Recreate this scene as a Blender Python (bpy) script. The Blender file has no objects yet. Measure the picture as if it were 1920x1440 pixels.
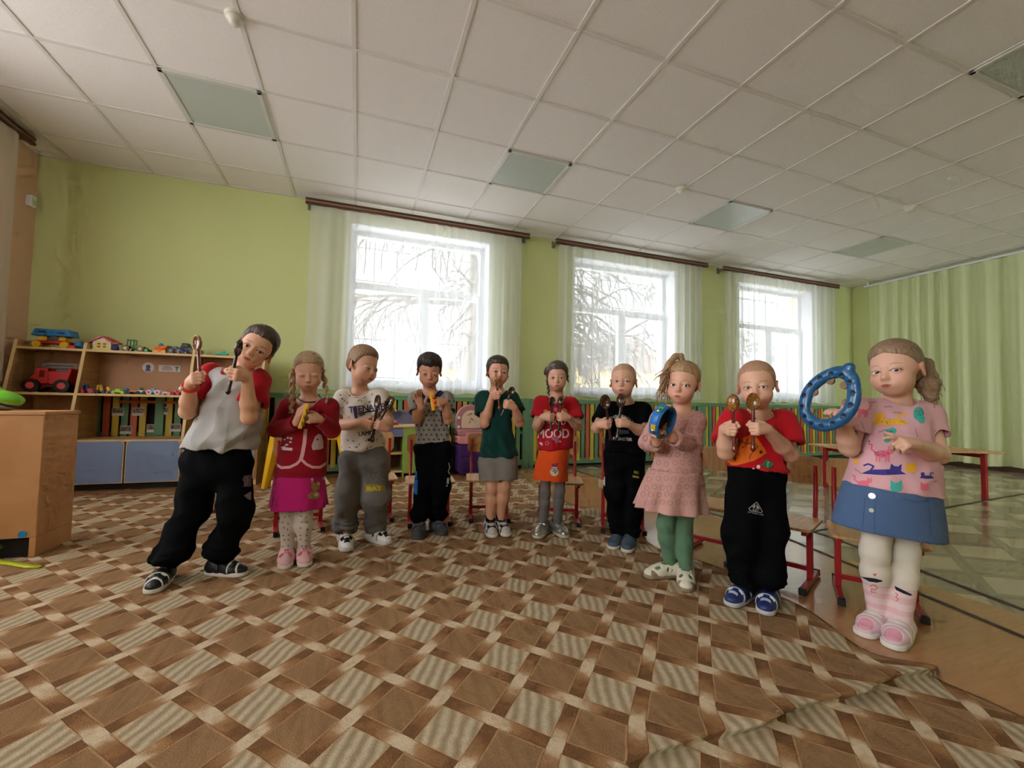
import bpy, bmesh, math, random
import numpy as np
from mathutils import Vector, Matrix
from mathutils.bvhtree import BVHTree
random.seed(7); np.random.seed(7)
SC = bpy.context.scene
COL = SC.collection
PI = math.pi

# ------------------------------------------------------------------ camera
FPX, YAW, PIT, ROL = 801.085, 0.345233, 0.0465313, 0.0191987
CAM = np.array([2.7234, -4.9019, 0.7580])
def _axes():
    cy, sy, cp, sp, cr, sr = math.cos(YAW), math.sin(YAW), math.cos(PIT), math.sin(PIT), math.cos(ROL), math.sin(ROL)
    f = np.array([sy*cp, cy*cp, sp]); r = np.array([cy, -sy, 0.0]); u = np.cross(r, f)
    return r*cr + u*sr, -r*sr + u*cr, f
RT, UP, FW = _axes()
FH = np.array([FW[0], FW[1], 0]); FH = FH/np.linalg.norm(FH)      # level forward direction
RH = np.array([FH[1], -FH[0], 0])                                  # level right direction
def ray(x, y): return FW + (x-960)/FPX*RT - (y-720)/FPX*UP
def floor_pt(x, y, z=0.0):
    d = ray(x, y); return CAM + (z-CAM[2])/d[2]*d
def plane_pt(x, y, ax, v):
    d = ray(x, y); return CAM + (v-CAM[ax])/d[ax]*d
def dist_pt(x, y, D):                                              # point at level distance D from the camera
    d = ray(x, y); return CAM + D/(d@FH)*d
def level(P): return float((np.array(P)-CAM)@FH)

cam = bpy.data.cameras.new('camera'); co = bpy.data.objects.new('camera', cam); COL.objects.link(co)
M = Matrix(((RT[0], UP[0], -FW[0], CAM[0]), (RT[1], UP[1], -FW[1], CAM[1]), (RT[2], UP[2], -FW[2], CAM[2]), (0, 0, 0, 1)))
co.matrix_world = M
cam.sensor_width = 36; cam.lens = FPX*36/1920; cam.clip_start = 0.02; cam.clip_end = 300
SC.camera = co

# ------------------------------------------------------------------ materials
def lin(c):
    return tuple(((v/255)/12.92 if v/255 <= 0.04045 else ((v/255+0.055)/1.055)**2.4) for v in c)
MATS = {}
def mat(name, rgb, rough=0.6, metal=0.0, spec=0.5, bump=None, var=None, coat=0, sheen=0, emit=None):
    """rgb in 0-255 sRGB; bump=(scale,strength); var=(scale,amount) mottles the colour"""
    if name in MATS: return MATS[name]
    m = bpy.data.materials.new(name); m.use_nodes = True; nt = m.node_tree
    b = nt.nodes['Principled BSDF']
    c = (*lin(rgb), 1)
    b.inputs['Base Color'].default_value = c
    b.inputs['Roughness'].default_value = rough; b.inputs['Metallic'].default_value = metal
    b.inputs['Specular IOR Level'].default_value = spec
    if coat: b.inputs['Coat Weight'].default_value = coat; b.inputs['Coat Roughness'].default_value = 0.15
    if sheen: b.inputs['Sheen Weight'].default_value = sheen
    tc = None
    if bump or var:
        tc = nt.nodes.new('ShaderNodeTexCoord')
    if var:
        n = nt.nodes.new('ShaderNodeTexNoise'); n.inputs['Scale'].default_value = var[0]; n.inputs['Detail'].default_value = 4
        nt.links.new(tc.outputs['Object'], n.inputs['Vector'])
        r = nt.nodes.new('ShaderNodeMapRange'); r.inputs[1].default_value = .3; r.inputs[2].default_value = .7
        r.inputs[3].default_value = 1-var[1]; r.inputs[4].default_value = 1+var[1]
        nt.links.new(n.outputs[0], r.inputs[0])
        mx = nt.nodes.new('ShaderNodeVectorMath'); mx.operation = 'SCALE'; mx.inputs[0].default_value = c[:3]
        nt.links.new(r.outputs[0], mx.inputs['Scale']); nt.links.new(mx.outputs[0], b.inputs['Base Color'])
    if bump:
        n = nt.nodes.new('ShaderNodeTexNoise'); n.inputs['Scale'].default_value = bump[0]; n.inputs['Detail'].default_value = 5
        nt.links.new(tc.outputs['Object'], n.inputs['Vector'])
        bp = nt.nodes.new('ShaderNodeBump'); bp.inputs['Strength'].default_value = bump[1]; bp.inputs['Distance'].default_value = 0.01
        nt.links.new(n.outputs[0], bp.inputs['Height']); nt.links.new(bp.outputs[0], b.inputs['Normal'])
    MATS[name] = m; return m
def wood(name, rgb, rgb2, scale=(2, 2, 30), rough=0.45):
    if name in MATS: return MATS[name]
    m = bpy.data.materials.new(name); m.use_nodes = True; nt = m.node_tree; b = nt.nodes['Principled BSDF']
    b.inputs['Roughness'].default_value = rough
    tc = nt.nodes.new('ShaderNodeTexCoord'); mp = nt.nodes.new('ShaderNodeMapping'); mp.inputs['Scale'].default_value = scale
    n = nt.nodes.new('ShaderNodeTexNoise'); n.inputs['Scale'].default_value = 3; n.inputs['Detail'].default_value = 6; n.inputs['Distortion'].default_value = .6
    r = nt.nodes.new('ShaderNodeValToRGB'); r.color_ramp.elements[0].position = .35; r.color_ramp.elements[1].position = .68
    r.color_ramp.elements[0].color = (*lin(rgb), 1); r.color_ramp.elements[1].color = (*lin(rgb2), 1)
    nt.links.new(tc.outputs['Object'], mp.inputs[0]); nt.links.new(mp.outputs[0], n.inputs['Vector'])
    nt.links.new(n.outputs[0], r.inputs[0]); nt.links.new(r.outputs[0], b.inputs['Base Color'])
    MATS[name] = m; return m

# ------------------------------------------------------------------ objects
def tag(o, label=None, cat=None, group=None, kind=None):
    if label: o['label'] = label
    if cat: o['category'] = cat
    if group: o['group'] = group
    if kind: o['kind'] = kind
    return o
def thing(name, label, cat, loc=(0, 0, 0), rz=0.0, group=None):
    o = bpy.data.objects.new(name, None); COL.objects.link(o); o.empty_display_size = 0.05
    o.location = loc; o.rotation_euler = (0, 0, rz); return tag(o, label, cat, group)
def dup(root, label=None, group=None):
    r = root.copy(); COL.objects.link(r)
    if label: r['label'] = label
    if group: r['group'] = group
    for ch in list(root.children):
        c = ch.copy(); COL.objects.link(c); c.parent = r
        for g in list(ch.children):
            d = g.copy(); COL.objects.link(d); d.parent = c
    return r
def raw_mesh(name, V, F4=None, F3=None, smooth=True):
    me = bpy.data.meshes.new(name); V = np.asarray(V, np.float32)
    me.vertices.add(len(V)); me.vertices.foreach_set('co', V.ravel())
    idx = []; st = []; s = 0
    for F in (F4, F3):
        if F is None or len(F) == 0: continue
        F = np.asarray(F, np.int32); idx.append(F.ravel()); st.append(s + np.arange(len(F))*F.shape[1]); s += F.size
    idx = np.concatenate(idx); st = np.concatenate(st)
    me.loops.add(len(idx)); me.loops.foreach_set('vertex_index', idx)
    me.polygons.add(len(st)); me.polygons.foreach_set('loop_start', st.astype(np.int32))
    me.polygons.foreach_set('use_smooth', np.full(len(st), smooth))
    me.update(calc_edges=True); return me
def link(name, me, m=None, parent=None, loc=None):
    o = bpy.data.objects.new(name, me); COL.objects.link(o)
    if m is not None:
        for x in (m if isinstance(m, (list, tuple)) else [m]): me.materials.append(x)
    if parent: o.parent = parent
    if loc is not None: o.location = loc
    return o

class MB:
    """collects simple shapes into one mesh"""
    def __init__(s): s.v = []; s.f = []; s.m = []; s.sm = []
    def _add(s, vs, fs, mi=0, sm=False, T=None):
        b = len(s.v)
        for v in vs:
            v = Vector(v)
            s.v.append(T @ v if T is not None else v)
        for f in fs: s.f.append([b+i for i in f]); s.m.append(mi); s.sm.append(sm)
        return s
    def box(s, c, d, mi=0, T=None, rz=0.0):
        x, y, z = d[0]/2, d[1]/2, d[2]/2
        vs = [(sx*x, sy*y, sz*z) for sx in (-1, 1) for sy in (-1, 1) for sz in (-1, 1)]
        R = Matrix.Translation(c) @ Matrix.Rotation(rz, 4, 'Z')
        if T is not None: R = T @ R
        return s._add(vs, [(0, 1, 3, 2), (4, 6, 7, 5), (0, 4, 5, 1), (2, 3, 7, 6), (0, 2, 6, 4), (1, 5, 7, 3)], mi, False, R)
    def bb(s, lo, hi, mi=0, T=None):
        return s.box([(a+b)/2 for a, b in zip(lo, hi)], [b-a for a, b in zip(lo, hi)], mi, T)
    def tube(s, pts, r, n=10, mi=0, caps=True, T=None, closed=False, sm=True):
        pts = [Vector(p) for p in pts]; k = len(pts)
        rs = r if isinstance(r, (list, tuple)) else [r]*k
        vs = []; fs = []; ref = None
        for i, p in enumerate(pts):
            if closed: t = pts[(i+1) % k] - pts[i-1]
            else: t = pts[min(i+1, k-1)] - pts[max(i-1, 0)]
            t.normalize()
            if ref is None:
                ref = Vector((0, 0, 1)) if abs(t.z) < .9 else Vector((1, 0, 0))
            a = ref - t*ref.dot(t)
            if a.length < 1e-6: a = t.orthogonal()
            a.normalize(); b = t.cross(a); ref = a
            for j in range(n):
                w = 2*PI*j/n; vs.append(p + (a*math.cos(w) + b*math.sin(w))*rs[i])
        seg = k if closed else k-1
        for i in range(seg):
            i2 = (i+1) % k
            for j in range(n):
                j2 = (j+1) % n; fs.append((i*n+j, i2*n+j, i2*n+j2, i*n+j2)[::-1])
        s._add(vs, fs, mi, sm, T)
        if caps and not closed:
            s._add(vs[:n], [tuple(range(n))], mi, False, T); s._add(vs[-n:], [tuple(range(n))[::-1]], mi, False, T)
        return s
    def cyl(s, a, b, r, r2=None, n=16, mi=0, T=None):
        return s.tube([a, b], [r, r if r2 is None else r2], n, mi, True, T)
    def lathe(s, prof, n=20, mi=0, T=None, sm=True):
        vs = []; fs = []
        for (r, z) in prof:
            for j in range(n): w = 2*PI*j/n; vs.append((r*math.cos(w), r*math.sin(w), z))
        for i in range(len(prof)-1):
            for j in range(n):
                j2 = (j+1) % n; fs.append((i*n+j, i*n+j2, (i+1)*n+j2, (i+1)*n+j))
        return s._add(vs, fs, mi, sm, T)
    def ball(s, c, r, n=16, mi=0, T=None):
        rr = (r, r, r) if not isinstance(r, (tuple, list)) else r
        pr = [(math.sin(PI*i/(n//2)), -math.cos(PI*i/(n//2))) for i in range(n//2+1)]
        pr[0] = (1e-4, -1); pr[-1] = (1e-4, 1)
        R = Matrix.Translation(c) @ Matrix.Diagonal((*rr, 1))
        if T is not None: R = T @ R
        return s.lathe(pr, n, mi, R)
    def prism(s, poly, y0, y1, mi=0, T=None):
        """poly in the xz plane, extruded along y"""
        n = len(poly); vs = [(x, y0, z) for x, z in poly] + [(x, y1, z) for x, z in poly]
        fs = [tuple(range(n)), tuple(range(2*n-1, n-1, -1))] + [((i+1) % n, i, n+i, n+(i+1) % n) for i in range(n)]
        return s._add(vs, fs, mi, False, T)
    def build(s, name, m, parent=None, bevel=0, loc=None, rz=None, seg=2):
        me = bpy.data.meshes.new(name); me.from_pydata([tuple(v) for v in s.v], [], s.f)
        me.polygons.foreach_set('material_index', s.m); me.polygons.foreach_set('use_smooth', s.sm)
        bm = bmesh.new(); bm.from_mesh(me); bmesh.ops.recalc_face_normals(bm, faces=bm.faces); bm.to_mesh(me); bm.free()
        o = link(name, me, m, parent, loc)
        if rz is not None: o.rotation_euler.z = rz
        if bevel:
            b = o.modifiers.new('bevel', 'BEVEL'); b.width = bevel; b.segments = seg; b.limit_method = 'ANGLE'; b.angle_limit = 0.7
        return o
def rounded(x0, x1, z0, z1, r, n=5, corners=(1, 1, 1, 1)):
    """corner order: lower left, lower right, upper right, upper left"""
    out = []
    for (cx, cz, a0, on) in ((x0, z0, PI, corners[0]), (x1, z0, 1.5*PI, corners[1]), (x1, z1, 0, corners[2]), (x0, z1, .5*PI, corners[3])):
        if not on: out.append((cx, cz)); continue
        ox = cx + (r if cx == x0 else -r); oz = cz + (r if cz == z0 else -r)
        for i in range(n+1):
            a = a0 + .5*PI*i/n; out.append((ox + r*math.cos(a), oz + r*math.sin(a)))
    return out
def text_mesh(body, size=1.0, bold=0.0):
    cu = bpy.data.curves.new('lettering', 'FONT'); cu.body = body; cu.size = size; cu.align_x = 'CENTER'; cu.offset = bold; cu.resolution_u = 3
    o = bpy.data.objects.new('lettering', cu); COL.objects.link(o)
    dg = bpy.context.evaluated_depsgraph_get(); dg.update()
    me = bpy.data.meshes.new_from_object(o.evaluated_get(dg))
    V = [tuple(v.co) for v in me.vertices]; F = [tuple(p.vertices) for p in me.polygons]
    bpy.data.objects.remove(o); bpy.data.curves.remove(cu); bpy.data.meshes.remove(me)
    return V, F
# ================================================================== THE ROOM
H = 2.88; XW = 10.72; YB = -7.6
M_GREEN = mat('green_wall_paint', (208, 214, 150), .75, bump=(90, .06), var=(1.2, .03))
M_PEACH = mat('peach_wall_paint', (226, 184, 154), .8, bump=(90, .06))
M_WHITE = mat('white_plastic', (232, 234, 236), .35)
M_REVEAL = mat('white_plaster', (228, 230, 234), .7)
M_BROWN = mat('brown_cornice', (92, 52, 38), .4)

def ceiling_mat():
    m = bpy.data.materials.new('ceiling_tiles'); m.use_nodes = True; nt = m.node_tree; b = nt.nodes['Principled BSDF']
    b.inputs['Roughness'].default_value = .85
    tc = nt.nodes.new('ShaderNodeTexCoord')
    n = nt.nodes.new('ShaderNodeTexNoise'); n.inputs['Scale'].default_value = 260; n.inputs['Detail'].default_value = 2
    r = nt.nodes.new('ShaderNodeValToRGB'); r.color_ramp.elements[0].position = .28; r.color_ramp.elements[1].position = .42
    r.color_ramp.elements[0].color = (*lin((206, 203, 199)), 1); r.color_ramp.elements[1].color = (*lin((241, 236, 235)), 1)
    bp = nt.nodes.new('ShaderNodeBump'); bp.inputs['Strength'].default_value = .25; bp.inputs['Distance'].default_value = .004
    nt.links.new(tc.outputs['Object'], n.inputs['Vector']); nt.links.new(n.outputs[0], r.inputs[0]); nt.links.new(r.outputs[0], b.inputs['Base Color'])
    nt.links.new(n.outputs[0], bp.inputs['Height']); nt.links.new(bp.outputs[0], b.inputs['Normal'])
    return m

def floor_mat():
    """brown linoleum; beyond x=5.1 a beige and grey parquet print, with dark seam strips"""
    m = bpy.data.materials.new('linoleum'); m.use_nodes = True; nt = m.node_tree; b = nt.nodes['Principled BSDF']; L = nt.links.new
    def N(t, **k):
        n = nt.nodes.new(t)
        for a, v in k.items(): setattr(n, a, v)
        return n
    def math_(op, a, bb=None):
        n = N('ShaderNodeMath', operation=op)
        for i, v in enumerate((a, bb)):
            if v is None: continue
            if isinstance(v, (int, float)): n.inputs[i].default_value = v
            else: L(v, n.inputs[i])
        return n.outputs[0]
    tc = N('ShaderNodeTexCoord'); sp = N('ShaderNodeSeparateXYZ'); L(tc.outputs['Object'], sp.inputs[0])
    x, y = sp.outputs[0], sp.outputs[1]
    # parquet: long rhombs, two tones per rhomb
    a = math_('ADD', math_('MULTIPLY', x, 2.1), math_('MULTIPLY', y, 3.1)); c = math_('SUBTRACT', math_('MULTIPLY', x, 2.1), math_('MULTIPLY', y, 3.1))
    par = math_('FLOORED_MODULO', math_('ADD', math_('FLOOR', a), math_('FLOOR', c)), 2)
    fa = math_('ABSOLUTE', math_('SUBTRACT', math_('FRACT', a), .5)); fc = math_('ABSOLUTE', math_('SUBTRACT', math_('FRACT', c), .5))
    edge = math_('GREATER_THAN', math_('MAXIMUM', fa, fc), .40)
    nz = N('ShaderNodeTexNoise'); nz.inputs['Scale'].default_value = 5; nz.inputs['Detail'].default_value = 6; L(tc.outputs['Object'], nz.inputs['Vector'])
    mp = N('ShaderNodeMapping'); mp.inputs['Scale'].default_value = (2, 26, 1); mp.inputs['Rotation'].default_value = (0, 0, .5); L(tc.outputs['Object'], mp.inputs[0])
    gr = N('ShaderNodeTexNoise'); gr.inputs['Scale'].default_value = 3; gr.inputs['Detail'].default_value = 4; L(mp.outputs[0], gr.inputs['Vector'])
    def mix(f, c1, c2):
        n = N('ShaderNodeMix', data_type='RGBA')
        for i, v in ((0, f), (6, c1), (7, c2)):
            if isinstance(v, (int, float)): n.inputs[i].default_value = v
            elif isinstance(v, tuple): n.inputs[i].default_value = (*lin(v), 1)
            else: L(v, n.inputs[i])
        return n.outputs[2]
    base = mix(par, (216, 196, 168), (160, 142, 120))
    base = mix(math_('MULTIPLY', edge, .75), base, (112, 100, 84))
    base = mix(math_('MULTIPLY', nz.outputs[0], .55), base, (150, 132, 106))
    base = mix(math_('MULTIPLY', gr.outputs[0], .35), base, (140, 120, 94))
    brown = mix(gr.outputs[0], (166, 112, 66), (190, 136, 88))
    L(mix(math_('GREATER_THAN', x, 5.1), brown, base), b.inputs['Base Color'])
    b.inputs['Roughness'].default_value = .24; b.inputs['Coat Weight'].default_value = .3; b.inputs['Coat Roughness'].default_value = .07; b.inputs['Specular IOR Level'].default_value = .5
    bp = N('ShaderNodeBump'); bp.inputs['Strength'].default_value = .12; bp.inputs['Distance'].default_value = .02
    n2 = N('ShaderNodeTexNoise'); n2.inputs['Scale'].default_value = 3.2; L(tc.outputs['Object'], n2.inputs['Vector']); L(n2.outputs[0], bp.inputs['Height']); L(bp.outputs[0], b.inputs['Normal'])
    return m

def carpet_mat():
    m = bpy.data.materials.new('woven_carpet'); m.use_nodes = True; nt = m.node_tree; b = nt.nodes['Principled BSDF']; L = nt.links.new
    b.inputs['Roughness'].default_value = .95; b.inputs['Specular IOR Level'].default_value = .15
    def N(t, **k):
        n = nt.nodes.new(t)
        for a, v in k.items(): setattr(n, a, v)
        return n
    def f(op, a, bb=None):
        n = N('ShaderNodeMath', operation=op)
        for i, v in enumerate((a, bb)):
            if v is None: continue
            if isinstance(v, (int, float)): n.inputs[i].default_value = v
            else: L(v, n.inputs[i])
        return n.outputs[0]
    def mix(k, c1, c2):
        n = N('ShaderNodeMix', data_type='RGBA')
        for i, v in ((0, k), (6, c1), (7, c2)):
            if isinstance(v, (int, float)): n.inputs[i].default_value = v
            elif isinstance(v, tuple): n.inputs[i].default_value = (*lin(v), 1)
            else: L(v, n.inputs[i])
        return n.outputs[2]
    uv = N('ShaderNodeUVMap'); sp = N('ShaderNodeSeparateXYZ'); L(uv.outputs[0], sp.inputs[0])
    u = f('DIVIDE', f('SUBTRACT', sp.outputs[0], 2.948), .2125); v = f('DIVIDE', f('ADD', sp.outputs[1], 3.672), .231)
    nz = N('ShaderNodeTexNoise'); nz.inputs['Scale'].default_value = 9; nz.inputs['Detail'].default_value = 3; L(uv.outputs[0], nz.inputs['Vector'])
    wob = f('MULTIPLY', f('SUBTRACT', nz.outputs[0], .5), .05)
    a = f('ADD', f('ADD', u, v), wob); c = f('SUBTRACT', f('SUBTRACT', u, v), wob)
    ra, rc = f('ROUND', a), f('ROUND', c)
    da = f('ABSOLUTE', f('SUBTRACT', a, ra)); dc = f('ABSOLUTE', f('SUBTRACT', c, rc))      # 0 at the square's centre, .5 on the band's axis
    light = f('LESS_THAN', f('FLOORED_MODULO', f('ADD', ra, rc), 2), .5)
    w = .383
    ina, inc = f('GREATER_THAN', da, w), f('GREATER_THAN', dc, w)
    # over/under of the weave at the crossings
    ga, gc = f('FLOOR', a), f('FLOOR', c)
    sg = f('FLOORED_MODULO', f('ADD', ga, gc), 2)
    # running tone of each band: 1 where it passes over, 0 where it dives under
    ta = f('ADD', .5, f('MULTIPLY', .5, f('SINE', f('MULTIPLY', PI, f('ADD', c, f('ADD', ga, 0.0))))))
    tcn = f('ADD', .5, f('MULTIPLY', .5, f('SINE', f('MULTIPLY', PI, f('ADD', a, f('ADD', gc, 1.0))))))
    fine = N('ShaderNodeTexNoise'); fine.inputs['Scale'].default_value = 70; fine.inputs['Detail'].default_value = 4; L(uv.outputs[0], fine.inputs['Vector'])
    mott = N('ShaderNodeTexNoise'); mott.inputs['Scale'].default_value = 26; mott.inputs['Detail'].default_value = 5; L(uv.outputs[0], mott.inputs['Vector'])
    def band(t):
        tt = f('ADD', f('POWER', t, 2.0), f('MULTIPLY', f('SUBTRACT', mott.outputs[0], .5), 1.0))
        r = N('ShaderNodeValToRGB'); e = r.color_ramp.elements
        e[0].position = .0; e[0].color = (*lin((122, 86, 56)), 1); e[1].position = .97; e[1].color = (*lin((214, 194, 164)), 1)
        k = r.color_ramp.elements.new(.22); k.color = (*lin((146, 105, 68)), 1); k = r.color_ramp.elements.new(.62); k.color = (*lin((168, 129, 90)), 1)
        L(tt, r.inputs[0]); return r.outputs[0]
    ba, bc = band(ta), band(tcn)
    # squares
    mp = N('ShaderNodeMapping'); mp.inputs['Rotation'].default_value = (0, 0, .35); mp.inputs['Scale'].default_value = (20, 2.5, 1); L(uv.outputs[0], mp.inputs[0])
    st = N('ShaderNodeTexNoise'); st.inputs['Scale'].default_value = 2.2; st.inputs['Detail'].default_value = 5; st.inputs['Distortion'].default_value = .4; L(mp.outputs[0], st.inputs['Vector'])
    wv = N('ShaderNodeTexWave'); wv.inputs['Scale'].default_value = 10.5; wv.inputs['Distortion'].default_value = 2.2; wv.inputs['Detail'].default_value = 2; wv.inputs['Detail Scale'].default_value = 1.2
    mp2 = N('ShaderNodeMapping'); mp2.inputs['Rotation'].default_value = (0, 0, .42); L(uv.outputs[0], mp2.inputs[0]); L(mp2.outputs[0], wv.inputs[0])
    lt = mix(f('MULTIPLY', f('SUBTRACT', 1.0, wv.outputs['Fac']), .75), (206, 190, 162), (140, 120, 90))
    lt = mix(f('MULTIPLY', fine.outputs[0], .3), lt, (166, 147, 115))
    br = mix(st.outputs[0], (120, 88, 58), (172, 136, 98))
    sq = mix(light, br, lt)
    rim = f('MULTIPLY', f('GREATER_THAN', f('MAXIMUM', da, dc), w-.028), .55)
    sq = mix(rim, sq, (196, 152, 106))
    # bands: where both meet the weave decides
    over = f('GREATER_THAN', ta, tcn)
    both = f('MULTIPLY', ina, inc)
    col = mix(inc, sq, bc); col = mix(ina, col, ba)
    col = mix(both, col, mix(over, bc, ba))
    e1 = f('LESS_THAN', f('ABSOLUTE', f('SUBTRACT', f('MAXIMUM', da, dc), w+.006)), .008)
    col = mix(f('MULTIPLY', e1, .5), col, (104, 70, 42))
    col = mix(f('MULTIPLY', f('SUBTRACT', fine.outputs[0], .3), .5), col, (128, 92, 58))
    L(col, b.inputs['Base Color'])
    bp = N('ShaderNodeBump'); bp.inputs['Strength'].default_value = .5; bp.inputs['Distance'].default_value = .004
    pil = N('ShaderNodeTexNoise'); pil.inputs['Scale'].default_value = 260; L(uv.outputs[0], pil.inputs['Vector']); L(pil.outputs[0], bp.inputs['Height']); L(bp.outputs[0], b.inputs['Normal'])
    return m

# floor, ceiling, walls
o = MB().bb((-.3, YB, -.12), (XW+.3, .4, 0)).build('floor', floor_mat()); tag(o, kind='structure')
o = MB().bb((-.3, YB, H), (XW+.3, .4, H+.12)).build('ceiling', ceiling_mat()); tag(o, kind='structure')
OPEN = [(2.59, 4.17), (5.32, 6.94), (8.13, 9.73)]; Z0, Z1 = .90, 2.70
w = MB(); xs = [-.3] + [v for o_ in OPEN for v in o_] + [XW+.3]
for i in range(0, len(xs), 2): w.bb((xs[i], 0, 0), (xs[i+1], .4, H))
for a, b in OPEN: w.bb((a, 0, 0), (b, .4, Z0)); w.bb((a, 0, Z1), (b, .4, H))
tag(w.build('wall_back', M_GREEN), kind='structure')
LOPEN = [(-3.3, -1.55), (-6.2, -4.2)]
w = MB(); ys = [YB] + [v for p in sorted(LOPEN) for v in p] + [0]
for i in range(0, len(ys), 2): w.bb((-.4, ys[i], 0), (0, ys[i+1], H))
for a, b in LOPEN: w.bb((-.4, a, 0), (0, b, Z0)); w.bb((-.4, a, Z1), (0, b, H))
tag(w.build('wall_left', M_PEACH), kind='structure')
tag(MB().bb((XW, YB, 0), (XW+.3, 0, H)).build('wall_right', M_GREEN), kind='structure')
ADDED_OPEN = [(8.5, 10.3)]  # unseen window added behind the viewer to brighten the right side
w = MB(); xs = [-.3] + [v for o_ in ADDED_OPEN for v in o_] + [XW+.3]
for i in range(0, len(xs), 2): w.bb((xs[i], YB-.4, 0), (xs[i+1], YB, H))
for a, b in ADDED_OPEN: w.bb((a, YB-.4, 0), (b, YB, Z0)); w.bb((a, YB-.4, Z1), (b, YB, H))
tag(w.build('wall_front', M_GREEN), kind='structure')
M_BASE = mat('dark_baseboard', (92, 60, 40), .5)
tag(MB().bb((XW-.02, YB, 0), (XW, -.02, .08)).build('baseboard_right', M_BASE, bevel=.004), kind='structure')
# ceiling T-bar grid
g = MB(); M_BAR = mat('ceiling_grid_bars', (222, 217, 212), .5)
for i in range(-1, 17):
    x = .83 + .6*i
    g.bb((x-.012, YB, H-.006), (x+.012, -.001, H+.002))
for j in range(0, 12):
    y = -.43 - .6*j
    g.bb((.001, y-.0115, H-.005), (XW-.001, y+.0115, H+.0015))
g.bb((0, -.025, H-.008), (XW, 0, H+.002)); g.bb((0, YB, H-.008), (.025, 0, H+.002)); g.bb((XW-.025, YB, H-.008), (XW, 0, H+.002))
tag(g.build('trim_1', M_BAR), kind='structure')
# linoleum seam strips
M_SEAM = mat('dark_seam_strip', (74, 58, 46), .5)
def seam(name, P):
    s = MB(); 
    for (a, b), nx in zip(zip(P[:-1], P[1:]), range(99)):
        d = (Vector(b)-Vector(a)).normalized(); n = Vector((-d.y, d.x, 0))*.011
        a, b = Vector((*a[:2], 0)), Vector((*b[:2], 0))
        s._add([a-n, a+n, b+n, b-n, a-n*.4+Vector((0, 0, .006)), a+n*.4+Vector((0, 0, .006)), b+n*.4+Vector((0, 0, .006)), b-n*.4+Vector((0, 0, .006))],
               [(0, 1, 5, 4), (1, 2, 6, 5), (2, 3, 7, 6), (3, 0, 4, 7), (4, 5, 6, 7)])
    tag(s.build(name, M_SEAM), kind='structure')
seam('trim_2', [(5.12, -.15, 0), (5.14, -2.2, 0), (5.13, -3.0, 0), (5.03, -3.46, 0), (4.945, -3.8, 0), (4.86, -4.15, 0), (4.72, -4.9, 0)])
seam('trim_3', [(5.52, -.15, 0), (5.48, -2.2, 0), (5.42, -3.0, 0), (5.32, -3.46, 0), (5.22, -3.8, 0), (5.1, -4.25, 0), (4.9, -5.0, 0)])
sa, sb = floor_pt(1758, 955), floor_pt(1915, 927)
seam('trim_4', [sa+(sa-sb)*1.0, sb+(sb-sa)*.4])

# carpet with its ripple and buckled edge
def carpet():
    x0, x1, y0, y1, hx = -.02, 4.30, -5.6, -.75, .0125
    nx, ny = int((x1-x0)/hx)+1, int((y1-y0)/hx)+1
    X, Y = np.meshgrid(np.linspace(x0, x1, nx), np.linspace(y0, y1, ny), indexing='ij')
    Z = np.full_like(X, .006)
    ed = np.clip((X-3.0)/1.3, 0, 1)
    yc = -4.10 + .006*np.sin(X*17)
    t = (Y-yc)
    amp = .032*np.clip((X-2.7)/1.0, 0, 1)*(.85+.15*np.sin(X*19+1))
    Z += amp*np.where(t > 0, np.exp(-(t/.045)**2), np.exp(-(t/.009)**2))
    Z += .03*np.exp(-(((X-4.25)/.10)**2 + ((Y+2.25)/.07)**2))
    XX = X + ed**6*(.035*np.sin(Y*5.2+.6) + .03*np.exp(-((Y+3.6)/.3)**2) + .02*np.sin(Y*13)) + np.where(X > 4.1, .035*np.exp(-((Y+4.08)/.06)**2)*(X-4.1)/.2, 0)
    V = np.stack([XX, Y-1.5*np.clip(Z-.008, 0, 1)*np.exp(-((Y+4.09)/.12)**4), Z], -1).reshape(-1, 3)
    I = np.arange(nx*ny).reshape(nx, ny)
    F = np.stack([I[:-1, :-1], I[1:, :-1], I[1:, 1:], I[:-1, 1:]], -1).reshape(-1, 4)
    # skirt down to the floor
    rim = np.concatenate([I[:, 0], I[-1, 1:], I[::-1, -1][1:], I[0, ::-1][1:]])
    Vs = V[rim].copy(); Vs[:, 2] = .0005
    b = len(V); k = len(rim); nxt = np.roll(np.arange(k), -1)
    Fs = np.stack([rim[np.arange(k)], np.arange(k)+b, nxt+b, rim[nxt]], -1)
    me = raw_mesh('carpet', np.concatenate([V, Vs]), np.concatenate([F, Fs]))
    UV = np.concatenate([np.stack([X, Y], -1).reshape(-1, 2), np.stack([X, Y], -1).reshape(-1, 2)[rim]])
    lay = me.uv_layers.new(name='UVMap'); li = np.empty(len(me.loops), np.int32); me.loops.foreach_get('vertex_index', li)
    lay.data.foreach_set('uv', UV[li].astype(np.float32).ravel())
    o = link('carpet', me, carpet_mat()); tag(o, 'brown and beige woven-look carpet with diamond pattern and a rippled edge', 'carpet')
carpet()

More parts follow.
